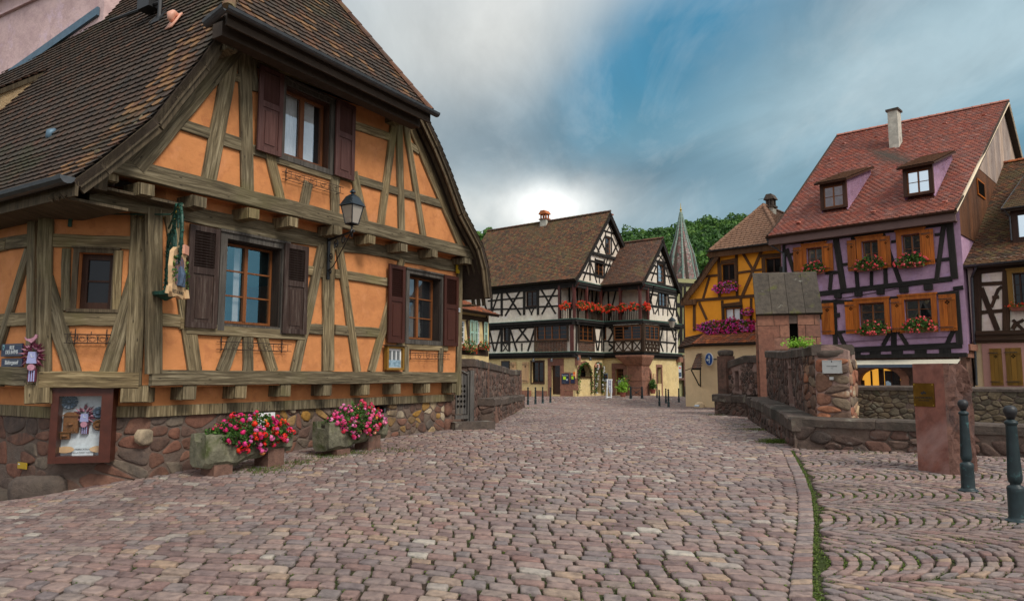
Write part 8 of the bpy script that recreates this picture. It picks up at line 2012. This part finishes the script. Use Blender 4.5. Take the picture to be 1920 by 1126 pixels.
cq = apx_+bk*.08+G1.U*1.3; chimney(tc_, (cq.x, cq.y), .5, .5, apz-2.5, apz+.1, f=L, slots=False)
# street furniture of the shop fronts
def board(f, x0, x1, yt, yb, name, lab, cat, mat, marks, off=.06):
    r = f.rect(x0, x1, yt, yb, off); g_ = f.shifted(off); t = thing(name, lab, cat, g_.P(r[0], r[1])); mb = MB(); fbox(mb, g_, *r, -.04, 0); mb.build('panel', MAT[mat], t)
    for (a, b, c, d, m, nm) in marks: mb = MB(); fbox(mb, g_, r[0]+(r[2]-r[0])*a, r[1]+(r[3]-r[1])*b, r[0]+(r[2]-r[0])*c, r[1]+(r[3]-r[1])*d, 0, .006); mb.build(nm, MAT[m], t)
    return t, g_, r
t, g_, r = board(L, 1053, 1066, 700, 719, 'menu_board', 'dark blue menu board with a lime note beside the brown door', 'menu board', 'navy', [(.22, .42, .62, .72, 'sign_lime', 'note'), (.68, .32, .88, .5, 'paper', 'price_card'), (.1, .1, .6, .13, 'text_mid', 'price_card'), (.1, .2, .6, .23, 'text_mid', 'price_card')]); text(t, 'Restaurant', g_, (r[0]+r[2])/2, r[3]-.12, .003, .12, MAT['text_white'])
board(L, 1070, 1077, 699, 718, 'menu_board', 'narrow dark blue menu board with a lime note at the house corner', 'menu board', 'navy', [(.2, .4, .8, .7, 'sign_lime', 'note'), (.2, .8, .8, .86, 'text_white', 'price_card')])
board(L, 1074.5, 1078.3, 697, 705, 'notice_card', 'small bright orange card at the top of the narrow menu board', 'card', 'sign_orange', [(.2, .3, .8, .4, 'text_white', 'line')], .09)
board(WL, 1131.5, 1139.5, 699, 715, 'poster', 'small shop poster with picture left of the stone framed door', 'poster', 'paper', [(.05, .3, .95, .9, 'slate_blue', 'picture'), (.35, .45, .8, .75, 'wood_toy', 'picture')])
board(WG, 1226, 1230, 700, 715, 'notice_board', 'narrow yellow notice board right of the pointed arch window', 'notice board', 'sign_cream', [(.15, .2, .85, .25, 'text_mid', 'line'), (.15, .5, .85, .55, 'text_mid', 'line')])
board(G1, 1117, 1125, 682, 688, 'shop_sign', 'small pale pink sign above the second garlanded arch', 'sign', 'copper_pink', [(.15, .4, .85, .55, 'text_mid', 'line')], .15)
for al, nm in ((a1, 'thick dark green garland round the wide left arch'), (a2, 'green garland with white flowers round the narrow right arch')):
    mb = MB(); mf = MB(); pts = al[1:]+[al[0]]; c = G1.P(*al[0], .1); t = thing('garland', nm, 'garland', c, 'garlands round the arches')
    for p, q in zip(pts, pts[1:]):
        if abs(p[1]-q[1]) < .01 and abs(p[0]-q[0]) > .4: continue
        n_ = max(2, int(V((p[0]-q[0], p[1]-q[1])).length/.05))
        for k in range(n_*5):
            a = k/(n_*5); leafcloud(mb, [G1.P(p[0]+(q[0]-p[0])*a+rnd.gauss(0, .07), p[1]+(q[1]-p[1])*a+rnd.gauss(0, .04), .1+rnd.gauss(0, .05))], .11)
            if al is a2 and rnd.random() < .04: blossom(mf, G1.P(p[0]+(q[0]-p[0])*a+rnd.gauss(0, .1), p[1]+(q[1]-p[1])*a, .2), .09, .5, 6)
    mb.build('leaves', MAT['leaf_forest'], t)
    if mf.v: mf.build('white_flowers', MAT['white_paint'], t)
p = on_ground(1145, 746); t = thing('sandwich_board', 'white folding sandwich board with posters standing before the shop', 'sandwich board', p); hb = 34*p.y/FPX; wb = 14*p.y/FPX; f = F(p.x-wb/2, p.y, 80)
mb = MB()
for s in (0, 1):
    o = .35*(1 if s else -1)
    for u in (.05, wb-.15): mb.tube([f.P(u-(.15 if s else -.0), p.z, o), f.P(u, p.z+hb, 0)], .035, 5)
    mb.tube([f.P(.05-.15*s, p.z+.06, o), f.P(wb-.15-.15*s, p.z+.06, o)], .03, 5)
mb.tube([f.P(0, p.z+hb, 0), f.P(wb-.1, p.z+hb, 0)], .035, 5); mb.build('frame', MAT['white_paint'], t)
mb = MB(); q = [f.P(.08, p.z+hb*.3, .25), f.P(wb-.18, p.z+hb*.3, .25), f.P(wb-.15, p.z+hb*.98, .02), f.P(.06, p.z+hb*.98, .02)]; mb.prism(q, f.N*.02); mb.build('poster_panel', S('poster', [(.5, .5, .55), (.15, .15, .2), (.6, .6, .62)], scale=5, rough=.6, bstr=0), t)
def pot(px, py, w, h, lab, leaf, seed, name='potted_plant', potm='terracotta', base=True, p=None):
    p = p or on_ground(px, py); t = thing(name, lab, 'plant', p, None); mb = MB(); mb.lathe(p, [(.16, 0), (.22, .3), (.24, .32), (.2, .33)], 10); mb.build('pot', MAT[potm], t)
    mb = MB(); st = rnd.getstate(); rnd.seed(seed)
    leafcloud(mb, [p+V((rnd.gauss(0, w*.35), rnd.gauss(0, .2), .35+abs(rnd.gauss(h*.45, h*.3)))) for _ in range(420)], .13); mb.build('leaves', MAT[leaf], t); rnd.setstate(st)
pot(1168, 744, .5, .75, 'bright lime green potted shrub at the foot of the stone corner pillar', 'leaf_lime', 1)
pot(1216, 743, .3, .6, 'grey green potted plant below the pointed arch window', 'leaf', 2, p=WG.P(WG.u(1216, 735), .15, .35))
q = WL.px(1173, 712, .5); t = thing('hanging_plant', 'small green trailing plant hanging on the left side of the corner pillar', 'plant', q); mb = MB(); leafcloud(mb, [q+V((rnd.gauss(0, .14), rnd.gauss(0, .1), rnd.uniform(-.7, .35))) for _ in range(260)], .1); mb.build('leaves', MAT['leaf'], t); mb = MB(); mb.lathe(q+V((0, 0, -.05)), [(.08, 0), (.13, .18), (.14, .2)], 8); mb.build('pot', MAT['terracotta'], t)
# lantern on the wing and small ledge lamps
lp_ = WG.px(1260, 607, .9); bs = WG.px(1252, 622, .05); t = thing('wall_lantern', 'small grey lantern on a bracket at the right end of the central house', 'lantern', bs); k = .8
mb = MB(); mb.tube([WG.P(WW-.1, lp_.z-.5, 0), lp_+V((0, 0, -.4)), lp_+V((0, 0, -.3))], .025, 5); mb.tube([WG.P(WW-.1, lp_.z-1.0, 0), lp_+V((0, 0, -.42))], .02, 5); mb.build('bracket', MAT['iron'], t)
mb = MB(); mb.lathe(lp_, [(.34, .22), (.3, .28), (.15, .42), (.04, .52), (.02, .6)], 4); mb.build('lantern_roof', MAT['lantern_paint'], t); mb = MB(); mb.lathe(lp_, [(.12, -.28), (.28, .2)], 4); mb.build('pane', MAT['lamp_glass'], t)
for i, (f, x, y, l) in enumerate(((L, 1000, 675, 'first ledge spotlight above the window with the peach shutter'), (L, 1034, 675, 'second ledge spotlight above the brown door'), (G1, 1084, 672, 'third ledge spotlight above the wide arch'), (G1, 1107, 673, 'fourth ledge spotlight between the two arches'))):
    q = f.px(x, y, .45); t = thing('spotlight', l, 'lamp', q, 'spotlights under the ledge'); mb = MB(); mb.tube([q+V((0, 0, .25))-f.N*.3, q+V((0, 0, .1))], .02, 4); mb.build('arm', MAT['iron'], t); mb = MB(); mb.lathe(q, [(.1, -.1), (.08, .05), (.05, .12)], 8); mb.build('lamp_head', MAT['zinc'], t)
# ---------------------------------------------------------------- house behind the left parapet
YB = F(-2.74, 38, 26); t = thing('yellow_house', 'small yellow timbered house with mint green shutters seen past the near house', 'house', YB.P(1, -1))
zf = YB.uz(900, 592)[1]; mb = MB(); W1y, W2y = YB.rect(866, 872, 601, 644), YB.rect(892.5, 900, 603, 645); wall(mb, YB, [(-6, -1), (3.2, -1), (3.2, zf+.1), (-6, zf+.1)], [rectloop(W1y), rectloop(W2y)], 0, .15)
mb.poly([YB.P(3.2, -1), YB.P(3.2, -1, -6), YB.P(3.2, zf+.1, -6), YB.P(3.2, zf+.1)][::-1]); mb.build('wall', MAT['plaster_yellow'], t)
mb = MB(); beams(mb, YB, [(850, 657, 915, 662, .35), (855, 592, 915, 600, .3), (912, 592, 912, 665, .18), (880, 640, 882, 660, .14), (897, 645, 896, 662, .12), (868, 645, 870, 660, .12), (906, 645, 902, 662, .12), (875, 600, 880, 645, .3), (905, 602, 908, 645, .16)], .15, .03); mb.build('timber_frame', MAT['timber_brown'], t)
for q in (W1y, W2y): window(t, YB, q, -.04, MAT['white_paint'], MAT['glass'], 1, 3, .06, .03)
for x0, x1 in ((879.5, 886.5), (888, 893.5), (906, 912)): shutter(t, YB, YB.u(x0, 620), W2y[1]-.05, YB.u(x1, 620), W2y[3]+.05, MAT['shutter_green'], .05, 'slat')
ea1, ea2 = YB.P(-6, zf+.15, .5), YB.P(3.6, zf+.15, .5); roofpair(t, [ea1, ea1-YB.N*3.4+V((0, 0, 1.5))], [ea2, ea2-YB.N*3.4-YB.U*1.2+V((0, 0, 1.5))], 'tile_orange', .22, .2, .03); gutter(t, [ea1+YB.N*.05, ea2+YB.N*.05], .06, MAT['frame_brown'])
planter(YB, YB.u(875, 655), YB.uz(880, 652)[1], 1.3, .05, 'dry orange and green window box under the left window of the yellow house', 'petal_red', 121, 'window boxes on the yellow house', nl=260, nb=30, hgt=.4, hang=.8, ls=.09)
planter(YB, YB.u(902, 655), YB.uz(902, 650)[1], .9, .05, 'dry orange and green window box under the right window of the yellow house', 'petal_red', 122, 'window boxes on the yellow house', nl=200, nb=30, hgt=.3, hang=.6, ls=.09)
# ---------------------------------------------------------------- alley house and spire
AL = F(WG.P(WW, 0).x+.2, WG.P(WW, 0).y+1.5, 75); t = thing('alley_house', 'shaded olive green plastered house with dark timbers filling the alley behind the lantern', 'house', AL.P(2, 0)); mb = MB(); zt = AL.uz(1270, 522)[1]
wall(mb, AL, [(-2, -1), (7, -1), (7, zt), (-2, zt)], [], 0, .2, thick=4); mb.build('wall', MAT['plaster_green'], t)
mb = MB(); beams(mb, AL, [(1262, 532, 1300, 534, .3), (1262, 571, 1300, 573, .35), (1262, 610, 1300, 612, .35), (1262, 655, 1300, 657, .4), (1277, 530, 1277, 655, .22), (1284, 530, 1284, 655, .2), (1264, 575, 1277, 608, .2), (1277, 615, 1265, 652, .2)], .2, .06); mb.build('timber_frame', MAT['timber_black'], t)
mb = MB(); fbox(mb, AL, AL.u(1279.5, 700), -1, AL.u(1286, 700), AL.uz(1280, 665)[1], 0, .25, .2); fbox(mb, AL, AL.u(1269, 710), AL.uz(1270, 712)[1], AL.u(1280, 710), AL.uz(1270, 708)[1], 0, .3); mb.build('stone_dressings', MAT['sandstone_dark'], t)
board(AL, 1271.5, 1278, 685, 708, 'poster', 'pale poster with a red mark on the green wall in the alley', 'poster', 'paper', [(.3, .75, .8, .88, 'petal_red', 'red_mark'), (.1, .1, .9, .45, 'slate_blue', 'picture')], .05)
CS = at_depth(1282, 530, 75); zb_ = CS.z-.4; zt_ = at_depth(1278, 398, 75).z; sp = thing('church_spire', 'slender pointed church spire with red, white and green glazed tiles before the wooded hill', 'spire', (CS.x, CS.y, -1))
prof = [(2.0, 0), (1.75, .9), (1.53, 2.0), (1.27, 3.4), (.68, 5.2), (.38, 6.6), (.08, zt_-zb_)]
mb = MB(); mt = MB(); c = V((CS.x-.12, CS.y, 0))
def sp_(k, r, z): a = 2*math.pi*(k+.5)/8+.2; return V((c.x+r*math.cos(a), c.y+r*math.sin(a), zb_+z))
for k in range(8):
    Lp = [sp_(k, r, z) for r, z in prof]; Rp = [sp_(k+1, r, z) for r, z in prof]; tiles(mb, Lp, Rp, .2, .2, .02)
    for a, b in zip(Lp, Lp[1:]): ridge(mt, a, b, .1, .3)
r_ = mb.build('spire_tiles', MAT['tile_glazed'], sp)
mt.build('hip_tiles', S('hip_green', [(.09, .15, .12), (.22, .28, .23)], scale=5, rough=.5), r_)
mb = MB(); mb.lathe(V((c.x, c.y, zb_)), [(r*.985, z) for r, z in prof], 8); mb.build('spire_core', MAT['soffit'], r_)
mb = MB(); mb.lathe(V((c.x, c.y, zt_)), [(.1, -.1), (.14, .05), (.06, .15), (.14, .3), (.05, .42), (.03, .7), (.02, 1.0)], 8); mb.build('finial', MAT['gold'], sp)
mb = MB(); mb.lathe(V((c.x, c.y, -1)), [(1.6, 0), (1.6, zb_+1), (1.95, zb_+1.02)], 8); mb.build('tower', MAT['plaster_green'], sp)
# ---------------------------------------------------------------- wooded hill
SK = [(-400, 470), (700, 470), (860, 446), (905, 434), (1000, 440), (1160, 442), (1200, 430), (1245, 427), (1290, 415), (1350, 410), (1400, 406), (1440, 418), (1500, 440), (1700, 480), (2400, 520)]
def skz(x, y, Y1=250):
    px = 960+x/y*1333
    for (a, b), (c_, d) in zip(SK, SK[1:]):
        if px <= c_: yy = b+(d-b)*(px-a)/(c_-a); break
    else: yy = 520
    k = min(1, max(0, (y-110)/(Y1-110))); return (at_depth(960, yy, Y1).z-3.5)*(k**.8)-2*(1-k)
mb = MB(); XS = [i*6-190 for i in range(75)]; YS = [105+i*7 for i in range(24)]
mb.v = [(x, y, skz(x, min(y, 250))-(0 if y < 251 else (y-250)*.5)+1.2*math.sin(x*.31+y*.2)) for y in YS for x in XS]
for j in range(len(YS)-1):
    for i in range(len(XS)-1): k = j*len(XS)+i; mb.f.append((k, k+1, k+len(XS)+1, k+len(XS))); mb.uv.append(None); mb.t.append(.5); mb.m.append(0)
struct(mb.build('hill', S('hill_green', [(.015, .035, .01), (.03, .07, .015)], scale=.3, rough=1, bstr=0), smooth=True))
rnd.seed(131); mb = MB()
for y in np.arange(112, 256, 5.4):
    for x in np.arange(-190, 230, 4.8):
        x_, y_ = x+rnd.uniform(-2.4, 2.4), y+rnd.uniform(-2.4, 2.4); px = 960+x_/y_*1333; z = skz(x_, y_)
        if not (830 < px < 1480): continue
        py = 702-(z-EYE+5)/y_*1333
        if py > 590: continue
        vis = px < 930 or 1140 < px < 1460
        if not vis: continue
        r = rnd.uniform(1.7, 3.3); hgt = rnd.uniform(.9, 1.35)*r; base = V((x_, y_, z+hgt*.6)); tone = rnd.uniform(.0, .55)
        lobes = [(V((rnd.gauss(0, .45), rnd.gauss(0, .45), rnd.uniform(-.3, .7)))*r, r*rnd.uniform(.35, .6)) for _ in range(6)]
        for _ in range(170 if y_ > 150 else 130):
            lc, lr = rnd.choice(lobes); d = V((rnd.gauss(0, 1), rnd.gauss(0, 1), rnd.gauss(0, 1)+.35)).normalized(); p = base+lc+d*lr*rnd.uniform(.8, 1.08)
            n_ = (d+V((rnd.gauss(0, .35), rnd.gauss(0, .35), rnd.gauss(0, .35)))).normalized(); a = n_.orthogonal().normalized()*rnd.uniform(.26, .52); c_ = n_.cross(a)
            tt = min(.99, max(0, tone+rnd.uniform(-.12, .35)+.15*d.z)); mb.shape([p-a-c_*.4, p+a*.3-c_, p+a+c_*.5, p-a*.4+c_], [(0, 1, 2, 3)], tt)
o = mb.build('forest', MAT['leaf_forest']); o['kind'] = 'stuff'; o['label'] = 'dense green woodland covering the hill behind the roofs'
# ================================================================ world and sun
SUN_E, SUN_AZ = 46, 140      # elevation, azimuth from +Y towards +X
w = bpy.data.worlds.new('World'); SC.world = w; w.use_nodes = True; nt = w.node_tree; nt.nodes.clear()
out = nt.nodes.new('ShaderNodeOutputWorld'); bg = nt.nodes.new('ShaderNodeBackground'); nt.links.new(bg.outputs[0], out.inputs[0])
sky = nt.nodes.new('ShaderNodeTexSky'); sky.sky_type = 'NISHITA'; sky.sun_disc = False; sky.sun_elevation = R(SUN_E); sky.sun_rotation = R(SUN_AZ)
sky.air_density = 1.4; sky.dust_density = 1.0; sky.ozone_density = 2.0
tc = nt.nodes.new('ShaderNodeTexCoord'); D0 = tc.outputs['Generated']
# project the direction on a cloud layer for the streaks
sep = nt.nodes.new('ShaderNodeSeparateXYZ'); nt.links.new(D0, sep.inputs[0])
def math_(op, a, b=None, c=None):
    n = nt.nodes.new('ShaderNodeMath'); n.operation = op
    for i, s in enumerate((a, b, c)):
        if s is None: continue
        if isinstance(s, bpy.types.NodeSocket): nt.links.new(s, n.inputs[i])
        else: n.inputs[i].default_value = s
    return n.outputs[0]
zz = math_('ADD', math_('MAXIMUM', sep.outputs[2], 0.0), .22)
cx_ = math_('DIVIDE', sep.outputs[0], zz); cy_ = math_('DIVIDE', sep.outputs[1], zz)
cmb = nt.nodes.new('ShaderNodeCombineXYZ'); nt.links.new(cx_, cmb.inputs[0]); nt.links.new(cy_, cmb.inputs[1])
CL = cmb.outputs[0]
mp_ = nt.nodes.new('ShaderNodeMapping'); mp_.inputs['Rotation'].default_value = (0, 0, R(28)); mp_.inputs['Scale'].default_value = (1.0, .45, 1); nt.links.new(CL, mp_.inputs[0])
n1 = noise(nt, mp_.outputs[0], 1.5, 8, .56, .45); n2 = noise(nt, mp_.outputs[0], 4.2, 8, .6, .5); n3 = noise(nt, CL, .8, 4, .5, .3)
def blob(px, py, rad, sx=1, sy=1, ang=0):
    """soft cloud region round a sky direction: gaussian in the tangent plane"""
    d = ray(px, py).normalized(); r_ = d.cross(V((0, 0, 1))).normalized(); u_ = r_.cross(d)
    a = R(ang); r2 = r_*math.cos(a)+u_*math.sin(a); u2 = -r_*math.sin(a)+u_*math.cos(a)
    def dot(v):
        n = nt.nodes.new('ShaderNodeVectorMath'); n.operation = 'DOT_PRODUCT'; nt.links.new(D0, n.inputs[0]); n.inputs[1].default_value = v; return n.outputs['Value']
    e = math_('ADD', math_('POWER', math_('MULTIPLY', dot(r2), 1/(rad*sx)), 2.0), math_('POWER', math_('MULTIPLY', dot(u2), 1/(rad*sy)), 2.0))
    e = math_('ADD', e, math_('MULTIPLY', math_('MAXIMUM', math_('SUBTRACT', .0, dot(d)), 0.0), 50))
    w_ = math_('MULTIPLY', math_('SUBTRACT', n1, .5), 3.2)
    return math_('POWER', 2.718, math_('MULTIPLY', math_('ADD', e, w_), -1.0))
def addn(*l):
    r_ = l[0]
    for q in l[1:]: r_ = math_('ADD', r_, q)
    return r_
BLUE = (.045, .20, .36); GREY = (.22, .27, .31); LITE = (.50, .53, .55); WHITE = (.95, .95, .93); SLATE = (.085, .17, .235)
K = 1.0
base = mix(nt, ramp(nt, n1, [(.4, 0.0), (.62, 1.0)]), (.105, .18, .235), (.24, .30, .34))
skyc = base
def lay(c, col, amt, b):
    f = math_('MINIMUM', math_('MULTIPLY', b, amt), 1.0); return mix(nt, f, c, col)
skyc = lay(skyc, (.37, .395, .40), 1.2, blob(760, 120, .30, 1.2, .8, 35))
skyc = lay(skyc, (.035, .175, .30), 1.1, blob(1240, 140, .20, 1.8, .6, 58))
skyc = lay(skyc, (.045, .17, .25), 1.1, blob(1340, 290, .18, 2.4, .6, 10))
skyc = lay(skyc, (.30, .40, .45), .95, blob(1720, 120, .20, 1.8, .42, 18))
skyc = lay(skyc, (.045, .115, .17), .95, blob(1150, 345, .075, 2.4, .5, 5))
skyc = lay(skyc, (.5, .51, .5), .8, blob(900, 70, .16, 1.6, .5, 40))
skyc = lay(skyc, (.17, .225, .265), .8, blob(880, 270, .12, 1.6, .6, -15))
skyc = lay(skyc, (.52, .54, .53), 1.0, blob(950, 395, .12, 1.5, .4, 0))
skyc = lay(skyc, (.86, .87, .86), 1.1, blob(1022, 385, .034, 1.7, .8, 0))
skyc = mix(nt, ramp(nt, n2, [(.5, 0.0), (.8, .3)]), skyc, (.5, .54, .56))
skyc = mix(nt, 1.0, skyc, ramp(nt, noise(nt, mp_.outputs[0], 2.6, 9, .62, .9), [(.32, .86), (.68, 1.14)]), 'MULTIPLY')
skyc = mix(nt, 1.0, skyc, (1.14, 1.14, 1.12), 'MULTIPLY')
# real sky light behind the clouds, plus cloud brightness outside the picture
up = math_('MAXIMUM', sep.outputs[2], 0.0)
sk = nt.nodes.new('ShaderNodeMix'); sk.data_type = 'RGBA'; sk.blend_type = 'MIX'; sk.inputs[0].default_value = .06
nt.links.new(skyc, sk.inputs[6]); sx = mix(nt, 1.0, sky.outputs[0], (.10, .10, .10), 'MULTIPLY'); nt.links.new(sx, sk.inputs[7])
# overcast dome overhead and behind is brighter than the strip in the picture
ov = math_('MINIMUM', math_('MAXIMUM', math_('MULTIPLY', math_('SUBTRACT', up, .45), 3.0), 0.0), 1.0)
bk = math_('MINIMUM', math_('MAXIMUM', math_('MULTIPLY', math_('SUBTRACT', .25, sep.outputs[1]), 3.0), 0.0), 1.0)
big = math_('MAXIMUM', ov, bk)
allc = mix(nt, big, sk.outputs[2], ramp(nt, n3, [(.3, (.58, .63, .70)), (.7, (.9, .91, .92))]))
nt.links.new(allc, bg.inputs[0]); bg.inputs[1].default_value = 1.0
sd = bpy.data.lights.new('sun', 'SUN'); sd.energy = 2.1; sd.angle = R(18); sd.color = (1, .95, .87)
so = bpy.data.objects.new('sun', sd); COL.objects.link(so); so.location = (0, 0, 60)
a = R(SUN_AZ); e = R(SUN_E); dv = V((math.sin(a)*math.cos(e), math.cos(a)*math.cos(e), math.sin(e)))
so.rotation_euler = (-dv).to_track_quat('-Z', 'Y').to_euler()
SC.view_settings.view_transform = 'Standard'; SC.view_settings.look = 'None'; SC.view_settings.gamma = 1; SC.view_settings.exposure = .35
SC.cycles.max_bounces = 6; SC.cycles.diffuse_bounces = 3; SC.cycles.glossy_bounces = 3; SC.cycles.transparent_max_bounces = 8
SC.cycles.use_denoising = True
